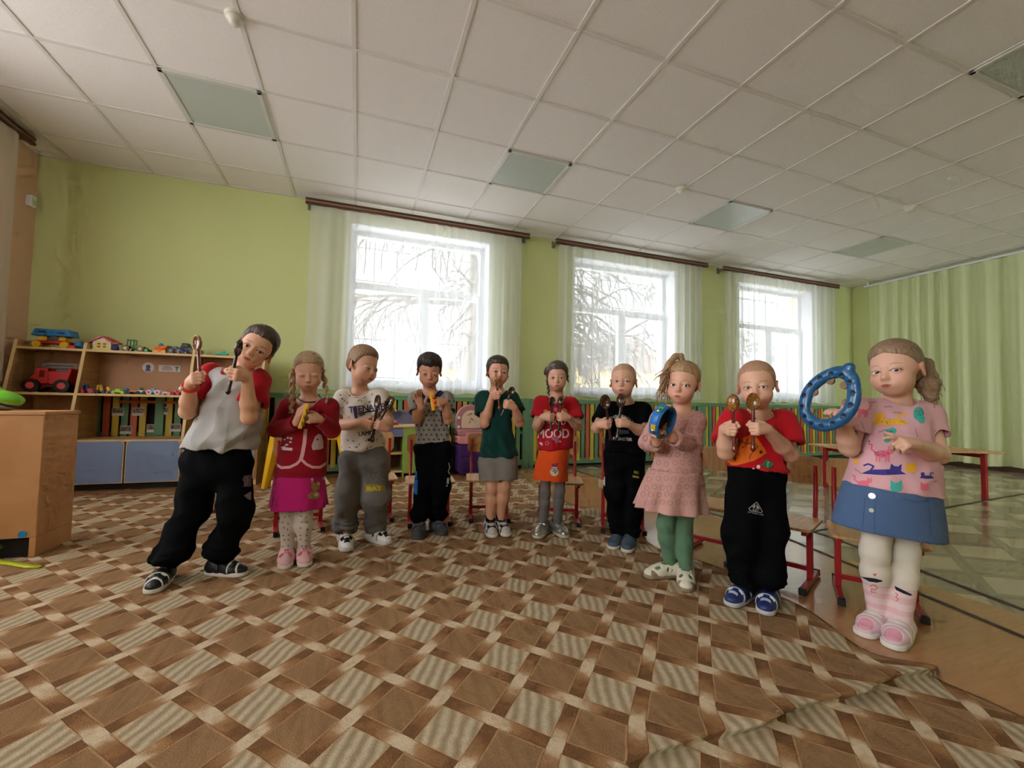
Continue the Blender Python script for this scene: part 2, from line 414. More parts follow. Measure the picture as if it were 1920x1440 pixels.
# ------------------------------------------------------------------ windows
def glass_mat():
    m = bpy.data.materials.new('window_glass'); m.use_nodes = True; nt = m.node_tree
    for n in list(nt.nodes): nt.nodes.remove(n)
    o = nt.nodes.new('ShaderNodeOutputMaterial'); t = nt.nodes.new('ShaderNodeBsdfTransparent'); g = nt.nodes.new('ShaderNodeBsdfGlossy'); x = nt.nodes.new('ShaderNodeMixShader')
    t.inputs[0].default_value = (.93, .95, .95, 1); g.inputs['Roughness'].default_value = .02; x.inputs[0].default_value = .05
    nt.links.new(t.outputs[0], x.inputs[1]); nt.links.new(g.outputs[0], x.inputs[2]); nt.links.new(x.outputs[0], o.inputs[0]); return m
M_GLASS = glass_mat(); M_GRILL = mat('grey_steel_grille', (150, 150, 152), .5)
def window(name, T, wd, mull=.53, open_sash=False, grille=True):
    """local frame: x along the wall from 0 to wd, y outward (0 = inner wall face), z up"""
    fy0, fy1 = .2, .27; ft = .065
    f = MB(); z0, z1 = Z0+.04, Z1; zt = z0 + (z1-z0)*.64
    f.bb((0, fy0, z0), (ft, fy1, z1), T=T).bb((wd-ft, fy0, z0), (wd, fy1, z1), T=T).bb((ft, fy0, z0), (wd-ft, fy1, z0+ft), T=T).bb((ft, fy0, z1-ft), (wd-ft, fy1, z1), T=T)
    f.bb((ft, fy0, zt-.04), (wd-ft, fy1, zt+.04), T=T)
    mx = wd*mull
    f.bb((mx-.05, fy0, z0+ft), (mx+.05, fy1, zt-.04), T=T)
    root = f.build(name, M_WHITE, bevel=.006); tag(root, kind='structure')
    s = MB()
    def sash(x0, x1, za, zb):
        k = .028
        s.bb((x0, fy0-.012, za), (x0+k, fy0+.03, zb), T=T).bb((x1-k, fy0-.012, za), (x1, fy0+.03, zb), T=T).bb((x0+k, fy0-.012, za), (x1-k, fy0+.03, za+k), T=T).bb((x0+k, fy0-.012, zb-k), (x1-k, fy0+.03, zb), T=T)
    sash(mx+.03, wd-ft+.01, z0+ft-.01, zt-.03)
    s.build('sash', M_WHITE, root, bevel=.004)
    hd = MB().bb((mx-.012+.06, fy0-.05, z0+.55), (mx+.012+.06, fy0-.012, z0+.68), T=T); hd.build('handle', M_WHITE, root, bevel=.004)
    p = MB()
    for (a, b, c, d) in ((ft, mx-.05, z0+ft, zt-.04), (mx+.05, wd-ft, z0+ft, zt-.04), (ft, wd-ft, zt+.04, z1-ft)):
        p.bb((a, fy0+.03, c), (b, fy0+.034, d), T=T)
    p.build('pane', M_GLASS, root)
    r = MB().bb((-.004, -.002, Z0), (.012, fy0, Z1+.004), T=T).bb((wd-.012, -.002, Z0), (wd+.004, fy0, Z1+.004), T=T).bb((0, -.002, Z1-.012), (wd, fy0, Z1+.004), T=T)
    r.build('reveal', M_REVEAL, root)
    MB().bb((-.06, -.06, Z0-.0), (wd+.06, fy0+.02, Z0+.038), T=T).build('sill', M_WHITE, root, bevel=.01)
    if grille:
        q = MB()
        for i in range(1, 6): xx = wd*i/6; q.cyl((xx, .42, z0), (xx, .42, z1), .006, n=6, T=T)
        for zz in (z0+.1, z0+.55, zt+.12, z1-.12): q.cyl((0, .42, zz), (wd, .42, zz), .006, n=6, T=T)
        q.build('grille', M_GRILL, root)
    return root
for i, (a, b) in enumerate(OPEN): window('window_%d' % (i+1), Matrix.Translation((a, 0, 0)), b-a)
for i, (a, b) in enumerate(LOPEN): window('window_%d' % (i+4), Matrix.Translation((0, a, 0)) @ Matrix.Rotation(PI/2, 4, 'Z'), b-a, grille=False)

for i, (a, b) in enumerate(ADDED_OPEN): window('window_%d' % (i+6), Matrix.Translation((b, YB, 0)) @ Matrix.Rotation(PI, 4, 'Z'), b-a, grille=False)  # the added light opening, out of view

# ------------------------------------------------------------------ curtains
def sheer_mat(name, tint, tr=.5, tl=.28):
    m = bpy.data.materials.new(name); m.use_nodes = True; nt = m.node_tree; L = nt.links.new
    for n in list(nt.nodes): nt.nodes.remove(n)
    o = nt.nodes.new('ShaderNodeOutputMaterial'); t = nt.nodes.new('ShaderNodeBsdfTransparent'); d = nt.nodes.new('ShaderNodeBsdfDiffuse'); q = nt.nodes.new('ShaderNodeBsdfTranslucent')
    d.inputs[0].default_value = q.inputs[0].default_value = (*lin(tint), 1)
    a = nt.nodes.new('ShaderNodeMixShader'); a.inputs[0].default_value = tl/(1-tr); L(d.outputs[0], a.inputs[1]); L(q.outputs[0], a.inputs[2])
    lw = nt.nodes.new('ShaderNodeLayerWeight'); lw.inputs[0].default_value = .35      # cloth seen edge-on is denser
    mr = nt.nodes.new('ShaderNodeMapRange'); mr.inputs[3].default_value = 1-tr; mr.inputs[4].default_value = min(1, 1.25-tr*.7); L(lw.outputs['Facing'], mr.inputs[0])
    x = nt.nodes.new('ShaderNodeMixShader'); L(mr.outputs[0], x.inputs[0]); L(t.outputs[0], x.inputs[1]); L(a.outputs[0], x.inputs[2]); L(x.outputs[0], o.inputs[0]); return m
M_SHEER = sheer_mat('sheer_white_tulle', (236, 236, 240), .50, .22)
M_SHEERL = sheer_mat('sheer_cream_tulle', (232, 222, 214), .30, .25)
M_SHEERR = sheer_mat('pale_green_tulle', (238, 243, 200), .12, .3)
def curtain(name, P0, P1, zt, zb, m, label, folds, amp, dense=(0, 0), seed=0, hemwave=.01, parent=None):
    """a hanging sheet from P0 to P1 with folds; returns the object"""
    rng = np.random.RandomState(seed); P0, P1 = np.array(P0), np.array(P1); Lh = np.linalg.norm(P1-P0); d = (P1-P0)/Lh; n = np.array([-d[1], d[0]])
    nx, nz = int(Lh/.012), 36
    s = np.linspace(0, 1, nx); t = np.linspace(0, 1, nz)
    ph = np.cumsum(1+.6*np.interp(s, np.linspace(0, 1, 14), rng.uniform(-1, 1, 14))); ph = ph/ph[-1]*folds*2*PI
    am = amp*np.interp(s, np.linspace(0, 1, 12), rng.uniform(.35, 1.2, 12))
    S, T = np.meshgrid(s, t, indexing='ij')
    drift = np.interp(s, np.linspace(0, 1, 9), rng.uniform(-1, 1, 9))[:, None]
    off = (am[:, None]*np.sin(ph[:, None]+.5*drift*T) + .35*am[:, None]*np.sin(2.3*ph[:, None]+1+T))*(.45+.55*T)
    edge = .06*T*(np.exp(-S/.04)-np.exp(-(1-S)/.04))*0
    XY = P0[None, None]+d*(S[..., None]*Lh+edge[..., None])+n*off[..., None]
    Z = zt+(zb-zt)*T+hemwave*T*np.sin(ph[:, None]*.5)
    V = np.concatenate([XY, Z[..., None]], -1).reshape(-1, 3)
    I = np.arange(nx*nz).reshape(nx, nz); F = np.stack([I[:-1, :-1], I[1:, :-1], I[1:, 1:], I[:-1, 1:]], -1).reshape(-1, 4)
    o = link(name, raw_mesh(name, V, F), m, parent)
    if label: tag(o, label, 'curtain')
    # hem band: a doubled strip
    h = [(XY[:, -1]).tolist()]
    b = MB(); pts = [(p[0], p[1], z) for p, z in zip(XY[:, -1].tolist(), Z[:, -1])]
    b.tube(pts[::2], .004, 5); b.build('hem', m, o)
    return o
RODS = [(2.15, 4.63), (4.98, 7.40), (7.69, 10.17)]
CL = ['white sheer curtain over the window nearest the toy shelves', 'white sheer curtain over the middle window of the back wall', 'white sheer curtain over the window nearest the far corner']
RL = ['brown curtain cornice rail above the window nearest the toy shelves', 'brown curtain cornice rail above the middle window', 'brown curtain cornice rail above the far corner window']
def cornice(x0, x1, label):
    t = thing('curtain_rail', label, 'curtain rail', ((x0+x1)/2, -.12, 2.80))
    L = (x1-x0)/2
    MB().bb((-L, -.035, .012), (L, .0, .034)).bb((-L, -.035, -.03), (L, 0, -.008)).build('rail', M_BROWN, t, bevel=.006)
    MB().bb((-L, -.028, -.01), (L, -.004, .014)).build('groove', mat('rail_groove', (150, 120, 96), .4), t)
    for x in (-L+.03, L-.03): MB().bb((x-.012, 0, -.01), (x+.012, .106, .014)).bb((x-.02, .105, -.04), (x+.02, .119, .04)).build('bracket', mat('rail_bracket', (120, 116, 108), .4), t)
for i, (a, b) in enumerate(RODS):
    cornice(a, b, RL[i])
    curtain('tulle_curtain', (a+.05, -.13), (b-.10, -.13), 2.775, .865, M_SHEER, CL[i], 15, .022, seed=11+i)
# left wall curtain and rail
t = thing('curtain_rail', 'brown curtain rail on the peach wall at the left edge', 'curtain rail', (.14, -2.9, 2.82))
MB().bb((0, -2.6, .012), (.035, 2.54, .034)).bb((0, -2.6, -.03), (.035, 2.54, -.008)).build('rail', M_BROWN, t, bevel=.006)
MB().bb((.004, -2.6, -.01), (.028, 2.54, .014)).build('groove', MATS['rail_groove'], t)
for y in (-2.55, 0, 2.5): MB().bb((-.14, y-.012, -.01), (0, y+.012, .014)).build('bracket', MATS['rail_bracket'], t)
curtain('tulle_curtain', (.16, -5.45), (.16, -.52), 2.79, .86, M_SHEERL, 'cream sheer curtain on the peach wall at the left edge', 34, .025, seed=5)
# right wall curtain, floor length
curtain('tulle_curtain', (XW-.12, -.32), (XW-.1, -5.6), 2.80, .07, M_SHEERR, 'pale green floor-length curtain along the whole right wall', 30, .055, seed=9)
t = thing('curtain_rail', 'thin white curtain track at the top of the right wall', 'curtain rail', (XW-.1, -3.0, 2.82))
MB().bb((-.02, -2.7, -.015), (.02, 2.75, .015)).build('track', M_WHITE, t, bevel=.004)
for y in (-2.6, -.9, .9, 2.7): MB().bb((-.01, y-.01, .015), (.01, y+.01, .06)).build('bracket', M_WHITE, t)

# ------------------------------------------------------------------ slatted radiator screens along the back wall
M_SG = mat('screen_green', (104, 150, 112), .5, bump=(40, .05)); M_SR = mat('screen_orange_red', (198, 96, 66), .5, bump=(40, .05)); M_SY = mat('screen_yellow', (206, 182, 62), .5, bump=(40, .05))
SEG = [(0.02, 2.02), (2.02, 4.66), (4.66, 7.3), (7.3, 10.70)]
SL = ['colourful slatted screen behind the toy shelves', 'colourful slatted screen under the window nearest the toy shelves', 'colourful slatted screen under the middle window', 'colourful slatted screen under the far corner window']
for (a, b), lab in zip(SEG, SL):
    t = thing('slatted_screen', lab, 'radiator screen', ((a+b)/2, -.1, 0), group='slatted screens along the back wall'); L = (b-a)/2
    f = MB().bb((-L, -.03, .775), (L, .05, .825)).bb((-L, -.02, .03), (L, .02, .10)).bb((-L, -.005, .40), (L, .012, .44))
    for x in (-L+.035, 0, L-.035): f.bb((x-.035, -.028, 0), (x+.035, .02, .775))
    f.build('frame', M_SG, t, bevel=.004)
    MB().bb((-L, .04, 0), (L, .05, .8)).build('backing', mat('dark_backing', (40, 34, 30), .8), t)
    s = MB(); x = -L+.09; k = 0
    while x < L-.1:
        if abs(x) > .06: s.bb((x-.024, -.022, .07), (x+.024, -.004, .775), mi=k % 3)
        x += .0655; k += 1
    s.build('slats', [M_SY, M_SG, M_SR], t)

# ------------------------------------------------------------------ ceiling fittings
M_PANEL = mat('frosted_grey_panel', (190, 198, 194), .35, spec=.6); M_PFR = mat('panel_frame', (205, 205, 200), .4)
LAMPS = [(1.73, -1.33, 'over the toy shelves'), (4.13, -1.33, 'in front of the window nearest the toy shelves'), (6.53, -1.33, 'in front of the middle window'), (8.93, -1.33, 'in front of the far corner window'), (6.53, -3.73, 'cut off at the right edge of the photo'), (1.73, -3.73, None), (4.13, -3.73, None)]
for x, y, w in LAMPS:
    if w is None: continue
    t = thing('ceiling_light', 'unlit square grey ceiling light panel ' + w, 'ceiling light', (x, y, H), group='square light panels in the ceiling')
    f = MB(); q = .296
    f.bb((-q, -q, -.016), (q, -q+.03, .01)).bb((-q, q-.03, -.016), (q, q, .01)).bb((-q, -q, -.016), (-q+.03, q, .01)).bb((q-.03, -q, -.016), (q, q, .01))
    f.build('frame', M_PFR, t, bevel=.003)
    MB().bb((-q+.03, -q+.03, -.010), (q-.03, q-.03, -.004)).build('diffuser', M_PANEL, t)
M_DET = mat('cream_detector', (226, 222, 208), .4)
for px, py, w in ((440, 30, 'nearest the toy shelves'), (1277, 353, 'over the middle of the room'), (1706, 387, 'nearest the far right corner')):
    p = plane_pt(px, py, 2, H)
    t = thing('smoke_detector', 'small cream smoke detector on the ceiling ' + w, 'smoke detector', p, group='smoke detectors on the ceiling')
    MB().lathe([(.0, -.012), (.05, -.012), (.052, 0), (.05, .0)], 24).build('base', M_DET, t)
    MB().lathe([(.0001, -.052), (.018, -.052), (.026, -.044), (.028, -.034), (.040, -.030), (.044, -.012), (.0001, -.012)], 24).build('sensor', M_DET, t)
t = thing('motion_sensor', 'small white motion sensor on the peach wall near the corner', 'motion sensor', (.0, -.10, 2.42))
MB().prism(rounded(-.03, .03, -.05, .05, .012), -.04, 0).build('housing', M_WHITE, t, bevel=.004).rotation_euler.z = PI/2
MB().prism(rounded(-.02, .02, -.03, .01, .006), -.046, -.038).build('lens', mat('sensor_lens', (214, 214, 208), .2), t).rotation_euler.z = PI/2
# ================================================================== OUTSIDE
M_SOIL = mat('pale_spring_ground', (232, 230, 226), .95, var=(.6, .08))
tag(MB().bb((-40, .4, -.9), (60, 80, -.7)).build('ground_outside', M_SOIL), 'pale bare spring ground in the yard', 'ground', kind='structure')
M_BARK = mat('birch_bark', (112, 104, 96), .9, var=(6, .35)); M_TWIG = mat('bare_twigs', (78, 70, 64), .9)
def tree(name, label, x, y, hgt, r, seed, lean=0, low=1.4, spread=1.0, n1=16):
    rng = random.Random(seed); t = thing(name, label, 'tree', (x, y, -.7))
    tr = MB(); P = []
    for i in range(9):
        k = i/8; P.append((lean*k + .06*math.sin(3*k+seed), .05*math.sin(2*k), hgt*k))
    tr.tube(P, [r*(1-.75*i/8) for i in range(9)], 12); tr.build('trunk', M_BARK, t)
    b = MB(); cnt = [0]
    def grow(p, d, L, rad, lev):
        pts = [p]; q = Vector(p); dd = Vector(d); k = 6
        for i in range(k):
            dd = (dd + Vector((rng.uniform(-.22, .22), rng.uniform(-.22, .22), rng.uniform(-.16, .14) - .10*lev))).normalized(); q = q + dd*L/k; q.y = max(q.y, 1.1-y); pts.append(q.copy())
        b.tube(pts, [max(.0075, rad*(1-.75*i/k)) for i in range(k+1)], 5 if lev else 7, caps=False); cnt[0] += 1
        if lev < 2:
            for i in range(2, k+1):
                for _ in range(2 if lev == 0 else 1):
                    e = (dd + Vector((rng.uniform(-1, 1), rng.uniform(-.7, .7), rng.uniform(-.9, .5)))).normalized()
                    grow(pts[i], e, L*rng.uniform(.38, .6), rad*.42, lev+1)
    for i in range(n1):
        z = low + (hgt*.95-low)*i/n1; k = z/hgt; a = rng.uniform(0, 2*PI)
        grow((lean*k, 0, z), (math.cos(a)*1.2, math.sin(a)*.5, rng.uniform(-.1, .7)), spread*rng.uniform(1.0, 1.9), r*.36*(1-.5*k), 0)
    o = b.build('branches', M_TWIG, t); o['kind'] = 'stuff'
tree('birch_tree', 'thick bare birch outside the window nearest the toy shelves', 4.98, 4.2, 7.5, .26, 3, .1, 1.5, 1.9, 34)
tree('birch_tree', 'thin bare young tree outside the left part of the middle window', 7.3, 5.2, 6, .055, 8, .3, 1.0, 1.1, 9)
tree('birch_tree', 'thin bare young tree outside the right part of the middle window', 9.6, 6.2, 6.5, .06, 12, -.4, 1.0, 1.2, 9)
tree('birch_tree', 'bare tree outside the far corner window', 12.0, 5.0, 6.5, .07, 17, .2, 1.0, 1.1, 9)
def house(label, x, y, w, d, h, wallc, roofc, rh=2.0):
    t = thing('house', label, 'house', (x, y, -.7))
    MB().bb((-w/2, 0, 0), (w/2, d, h)).build('wall', mat(wallc[0], wallc[1], .8), t)
    MB().prism([(-w/2-.3, h), (w/2+.3, h), (0, h+rh)], -.3, d+.3).build('roof', mat(roofc[0], roofc[1], .8), t)
    for k in range(3):
        xx = -w/2 + w*(k+.5)/3
        fr = MB().bb((xx-.55, -.06, 1.0), (xx+.55, .02, 2.3)).build('window', M_WHITE, t)
        MB().bb((xx-.45, -.075, 1.1), (xx-.03, -.055, 2.2)).bb((xx+.03, -.075, 1.1), (xx+.45, -.055, 2.2)).build('pane', mat('dark_glass', (90, 100, 110), .1), fr)
# unseen storey added over the room to keep sky light off the yard
tag(MB().bb((-.8, YB-.8, H+.14), (XW+.8, .45, 7.2)).build('roof', mat('sky_block_plaster', (200, 196, 186), .9)), 'unseen upper storey added to block the sky over the yard', 'building', kind='structure')
house('pale yellow house seen through the window nearest the toy shelves', 9.3, 14.5, 6.0, 5, 3.0, ('pale_yellow_plaster', (164, 146, 100)), ('grey_roof', (84, 82, 80)))
house('cream yellow house seen through the middle window', 17.0, 15.5, 6.5, 5, 3.4, ('cream_yellow_plaster', (168, 148, 98)), ('brown_roof', (90, 78, 72)))
t = thing('picket_fence', 'grey picket fence across the yard outside the windows', 'fence', (9, 7.5, -.7))
f = MB()
for i in range(150):
    x = -11+i*.165; f.prism([(x-.05, .1), (x+.05, .1), (x+.05, 1.72), (x, 1.80), (x-.05, 1.72)], -.012, .012)
f.build('pickets', mat('weathered_grey_paint', (112, 112, 110), .8), t)['kind'] = 'stuff'
MB().bb((-11.2, .012, .5), (14, .06, .6)).bb((-11.2, .012, 1.4), (14, .06, 1.5)).build('fence_rail', MATS['weathered_grey_paint'], t)

# ================================================================== FURNITURE
M_LAM = wood('beech_laminate', (176, 134, 84), (196, 154, 102), (1.5, 1.5, 14)); M_EDGE = mat('pale_edge_band', (222, 190, 134), .5)
M_BACK = mat('pinkish_back_board', (196, 150, 116), .7); M_BLUE = mat('grey_blue_laminate', (122, 142, 178), .45)
M_RED = mat('red_paint', (170, 26, 30), .35); M_BLK = mat('black_rubber', (26, 24, 24), .6)
M_PLY = wood('birch_plywood', (188, 140, 88), (212, 168, 112), (18, 2, 2), .4)

# ---- toy shelves
SX = [.14, .575, 1.335, 1.885]
t = thing('toy_shelf_unit', 'open beech toy shelf unit with slanted sides and blue lower bins', 'shelf unit', (0, 0, 0))
def side_panel(x, zt):
    prof = [(-.14, .0), (-.53, .0), (-.53, .42), (-.36, zt), (-.14, zt)]          # (y,z)
    p = MB(); p._add([(x-.009, y, z) for y, z in prof]+[(x+.009, y, z) for y, z in prof], [(0, 1, 2, 3, 4), (9, 8, 7, 6, 5)]+[(i, (i+1) % 5, 5+(i+1) % 5, 5+i) for i in range(5)])
    o = p.build('side_panel', M_LAM, t)
    e = MB(); a, b_ = Vector((x, -.53, .42)), Vector((x, -.36, zt)); dd = (b_-a)
    e._add([(x-.0105, -.534, .42), (x+.0105, -.534, .42), (x+.0105, -.364, zt), (x-.0105, -.364, zt), (x-.0105, -.528, .42), (x+.0105, -.528, .42), (x+.0105, -.358, zt+.001), (x-.0105, -.358, zt+.001)],
           [(0, 1, 2, 3), (4, 7, 6, 5), (0, 4, 5, 1), (1, 5, 6, 2), (2, 6, 7, 3), (3, 7, 4, 0)]).bb((x-.0105, -.534, 0), (x+.0105, -.528, .42))
    e.build('edge_band', M_EDGE, o)
for x, z in zip(SX, (1.2, 1.2, 1.2, 1.16)): side_panel(x, z)
def board(x0, x1, z, yf, yb=-.15):
    o = MB().bb((x0+.0095, yf+.003, z-.018), (x1-.0095, yb, z)).build('shelf', M_LAM, t)
    MB().bb((x0+.0095, yf, z-.0185), (x1-.0095, yf+.0035, z+.0005)).build('edge_band', M_EDGE, o)
for i in range(3):
    a, b = SX[i], SX[i+1]
    board(a, b, 1.145, -.38); board(a, b, .778, -.455); board(a, b, .405, -.525)
for i, (z0, z1) in ((0, (.40, 1.13)), (1, (.79, 1.13)), (2, (.42, 1.13))):
    MB().bb((SX[i]+.0095, -.155, z0), (SX[i+1]-.0095, -.148, z1)).build('back_board', M_BACK, t)
MB().bb((SX[0], -.50, 0), (SX[3], -.47, .055)).build('toe_kick', mat('black_plinth', (24, 22, 24), .6), t)
for x0, x1 in ((.16, .565), (.60, .945), (.965, 1.325), (1.345, 1.875)):
    q = MB().prism(rounded(x0, x1, .06, .395, .03, corners=(0, 0, 1, 1)), -.552, -.535).build('bin_front', M_BLUE, t, bevel=.002)
    fr = MB().prism(rounded(x0-.004, x1+.004, .056, .399, .032, corners=(0, 0, 1, 1)), -.5505, -.536).build('edge_band', M_EDGE, q)
# paper stickers and cards
def paper(name, label, cat, c, w, h, group=None, deco=None, col=(226, 222, 218)):
    t = thing(name, label, cat, c, group=group)
    MB().box((0, 0, 0), (w, .002, h)).build('sheet', mat('paper_%d_%d_%d' % col, col, .6), t)
    for i, (x0, x1, z0, z1, cc) in enumerate(deco or []):
        MB().bb((x0*w, -.0025-.0002*i, z0*h), (x1*w, -.0011, z1*h)).build('print', mat('ink_%d_%d_%d' % cc, cc, .6), t)
yb_ = -.1565
c = plane_pt(278, 689, 1, yb_)
t = thing('sticker', 'round white sticker with a small blue printed figure on the shelf back', 'sticker', c)
MB().cyl((0, .001, 0), (0, -.001, 0), .045, n=28).build('disc', mat('paper_226_222_218', (226, 222, 218), .6), t)
MB().ball((0, -.001, .006), (.017, .002, .020)).box((0, -.0018, -.024), (.034, .002, .022)).build('print', mat('ink_blue', (84, 92, 150), .6), t)
c = plane_pt(318, 691, 1, yb_)
paper('name_label', 'oblong white name label with three printed lines on the shelf back', 'label', c, .165, .058, deco=[(-.28, .06, .20, .30, (150, 90, 96)), (-.33, .12, -.04, .06, (150, 90, 96)), (-.35, .16, -.28, -.18, (150, 90, 96)), (.30, .38, -.36, .36, (120, 150, 110)), (.26, .42, .10, .36, (100, 140, 100))])
c = plane_pt(112, 690, 1, yb_)
paper('name_label', 'white paper label with two grey printed lines behind the big red truck', 'label', c, .235, .085, deco=[(-.38, .38, .16, .28, (160, 130, 140)), (-.36, .25, -.16, -.04, (130, 140, 160))], col=(206, 206, 206))
CC = [(221, 772), (259, 772), (305, 770), (236, 806), (286, 803), (329, 802)]
CW = ['upper row, leftmost', 'upper row, middle', 'upper row, rightmost', 'lower row, leftmost', 'lower row, middle', 'lower row, rightmost']
rg = random.Random(4)
for (px, py), wd in zip(CC, CW):
    c = plane_pt(px, py, 1, -.1245)
    dd = [(-.44, .44, -.16, .42, (122, 108, 98))]
    for k in range(7):
        a, b2 = rg.uniform(-.42, .28), rg.uniform(-.14, .24); dd.append((a, a+.14, b2, b2+.16, rg.choice([(150, 120, 128), (90, 78, 78), (170, 160, 150), (110, 124, 92), (160, 110, 90), (70, 62, 70), (186, 180, 160)])))
    paper('photo_card', 'small printed photo card on the slats under the shelf, ' + wd, 'card', c, .085, .072, 'photo cards on the slats', dd, (210, 206, 200))

pa, pb = plane_pt(222, 753, 1, -.124), plane_pt(345, 757, 1, -.124)
o = MB().bb((pa[0], -.1265, pa[2]-.012), (pb[0], -.1225, pa[2]+.012)).build('paper_strip', mat('orange_paper', (206, 108, 44), .6)); tag(o, 'orange paper strip across the slats above the photo cards', 'strip')
# ---- front left cabinet with things by it
t = thing('cabinet', 'tan plywood cabinet standing at the left edge in front', 'cabinet', (0, 0, .007))
M_TAN = wood('tan_board', (186, 132, 82), (198, 146, 94), (2, 2, 2), .6)
zt = float(plane_pt(66, 772, 0, 1.340)[2]); zt = .655
y0c = -2.262; y1c = -1.995
cb = MB().bb((.92, y0c, .09), (1.34, y1c, zt)).bb((1.315, y0c, 0), (1.34, y1c, .09)).bb((.90, y0c, 0), (.925, y1c, .09)).bb((.925, y0c+.2, 0), (1.315, y1c, .088))
cb.build('body', M_TAN, t, bevel=.003)
MB().bb((.915, y0c-.004, zt), (1.345, y1c+.004, zt+.018)).build('top', M_TAN, t, bevel=.003)
MB().bb((.94, y0c+.02, .002), (1.31, y0c+.199, .088)).build('recess_fill', mat('recess_shade_paint', (30, 22, 18), .8), t)  # dark block filling the base opening, its shade put into the colour
c = plane_pt(42, 1005, 1, y0c)
MB().cyl((c[0], y0c-.0015, c[2]), (c[0], y0c, c[2]), .0165, n=24).build('sticker', mat('blue_sticker', (44, 140, 200), .4), t)
def ribbon(name, label, pts, w, th, m, cat):
    b = MB()
    pts = [Vector(p) for p in pts]; vs = []; n = len(pts)
    for i, p in enumerate(pts):
        d = (pts[min(i+1, n-1)]-pts[max(i-1, 0)]).normalized(); s = Vector((-d.y, d.x, 0)).normalized()*w/2
        for q in (p-s, p+s, p+s+Vector((0, 0, th)), p-s+Vector((0, 0, th))): vs.append(q)
    fs = [(0, 1, 2, 3), (4*n-1, 4*n-2, 4*n-3, 4*n-4)]
    for i in range(n-1):
        for k in range(4): fs.append((4*i+k, 4*i+4+k, 4*i+4+(k+1) % 4, 4*i+(k+1) % 4))
    b._add(vs, fs, 0, True); o = b.build(name, m); return tag(o, label, cat)
ribbon('plastic_strip', 'yellow and green plastic strip lying on the carpet by the cabinet', [floor_pt(x, y, .007) for x, y in ((-20, 1052), (20, 1058), (54, 1064), (78, 1064))], .03, .008, mat('yellow_green_plastic', (190, 196, 40), .35), 'plastic strip')
ribbon('toy_leaf', 'green toy leaf poking out of the cabinet base', [(1.00, -2.30, .012), (1.10, -2.285, .07), (1.19, -2.275, .085), (1.23, -2.272, .06)], .035, .006, mat('leaf_green', (94, 140, 40), .5), 'toy leaf')

# ---- chairs
def chair_proto():
    t = thing('nursery_chair', 'x', 'chair', (0, 0, 0))
    w = .118; zs = .262
    prof = rounded(-.15, .15, -.14, .14, .03)
    s = MB(); n = len(prof)
    for z in (0, 1):
        pass
    vs = [(x, y, zs-.010+.006*math.cos(y*9)) for x, y in prof]+[(x, y, zs+.002+.006*math.cos(y*9)) for x, y in prof]
    s._add(vs, [tuple(range(n))[::-1], tuple(range(n, 2*n))]+[(i, (i+1) % n, n+(i+1) % n, n+i) for i in range(n)]); s.build('seat', M_PLY, t, bevel=.002)
    b = MB(); K = 13; prof = []
    for j, (zz) in enumerate(np.linspace(-.065, .065, 7)):
        hw = .145 - (.012 if j in (0, 6) else 0)
        for i in range(K):
            x = -hw+2*hw*i/(K-1); prof.append((x, .15+.018*(1-(x/.145)**2), .475+zz + (0 if j not in (0, 6) else (-1 if j == 6 else 1)*.006*abs(x/.145)**4)))
    V = [Vector(p) for p in prof]; V2 = [p+Vector((0, .011, 0)) for p in V]; F = []
    for j in range(6):
        for i in range(K-1):
            a = j*K+i; F += [(a, a+1, a+K+1, a+K), (a+7*K, a+K+7*K, a+K+1+7*K, a+1+7*K)]
    for i in range(K-1): F += [(i, i+7*K, i+1+7*K, i+1), (6*K+i, 6*K+i+1, 6*K+i+1+7*K, 6*K+i+7*K)]
    for j in range(6): a = j*K; F += [(a, a+K, a+K+7*K, a+7*K), (a+K-1, a+K-1+7*K, a+2*K-1+7*K, a+2*K-1)]
    b._add(V+V2, F, 0, False); b.build('backrest', M_PLY, t)
    for s_ in (-1, 1):
        x = s_*w
        l = MB().bb((x-.011, -.005, .028), (x+.011, .021, .250)).bb((x-.011, -.15, .006), (x+.011, .15, .028)); l.build('leg', M_RED, t, bevel=.002)
        l = MB(); l.tube([(x, .10, .240), (x, .135, .262), (x, .157, .40), (x, .160, .50)], .010, 8); l.build('back_post', M_RED, t)
        for y_ in (-.148, .148): MB().bb((x-.0125, y_-.010, .004), (x+.0125, y_+.010, .030)).build('foot_cap', M_BLK, t, bevel=.002)
        MB().bb((x-.009, -.11, .232), (x+.009, .12, .25)).build('seat_rail', M_RED, t)
    MB().bb((-w, .0, .058), (w, .016, .078)).build('stretcher', M_RED, t, bevel=.002)
    return t
P_ = chair_proto()
def chair(F, yaw, label, z, first=[True]):
    o = P_ if first[0] else dup(P_); first[0] = False
    o['label'] = label; o['group'] = 'nursery chairs behind the children'
    f = Vector((math.sin(yaw), -math.cos(yaw), 0)); o.location = Vector((F[0], F[1], z)) - f*.15; o.rotation_euler = (0, 0, yaw); return o
def facing(F): return math.atan2(2.9-F[0], F[1]+4.9)
CH = [((1.985, -1.99), 'behind the boy in the grey shirt with red sleeves', 0), ((2.445, -2.235), 'behind the girl in the red cardigan', 0),
      ((2.83, -2.13), 'behind the boy in grey trousers', 0), ((3.155, -2.30), 'behind the boy in the polo shirt', 0), ((3.525, -2.31), 'behind the boy in the dark green shirt', 0),
      ((3.915, -2.50), 'behind the girl in orange shorts', 0), ((4.21, -2.745), 'behind the boy in the black printed shirt', 0), ((4.345, -3.205), 'beside the girl in the pink dress', None),
      ((4.40, -3.53), 'behind the boy in the scarlet shirt', None), ((4.58, -3.845), 'behind the girl in the denim skirt', None)]
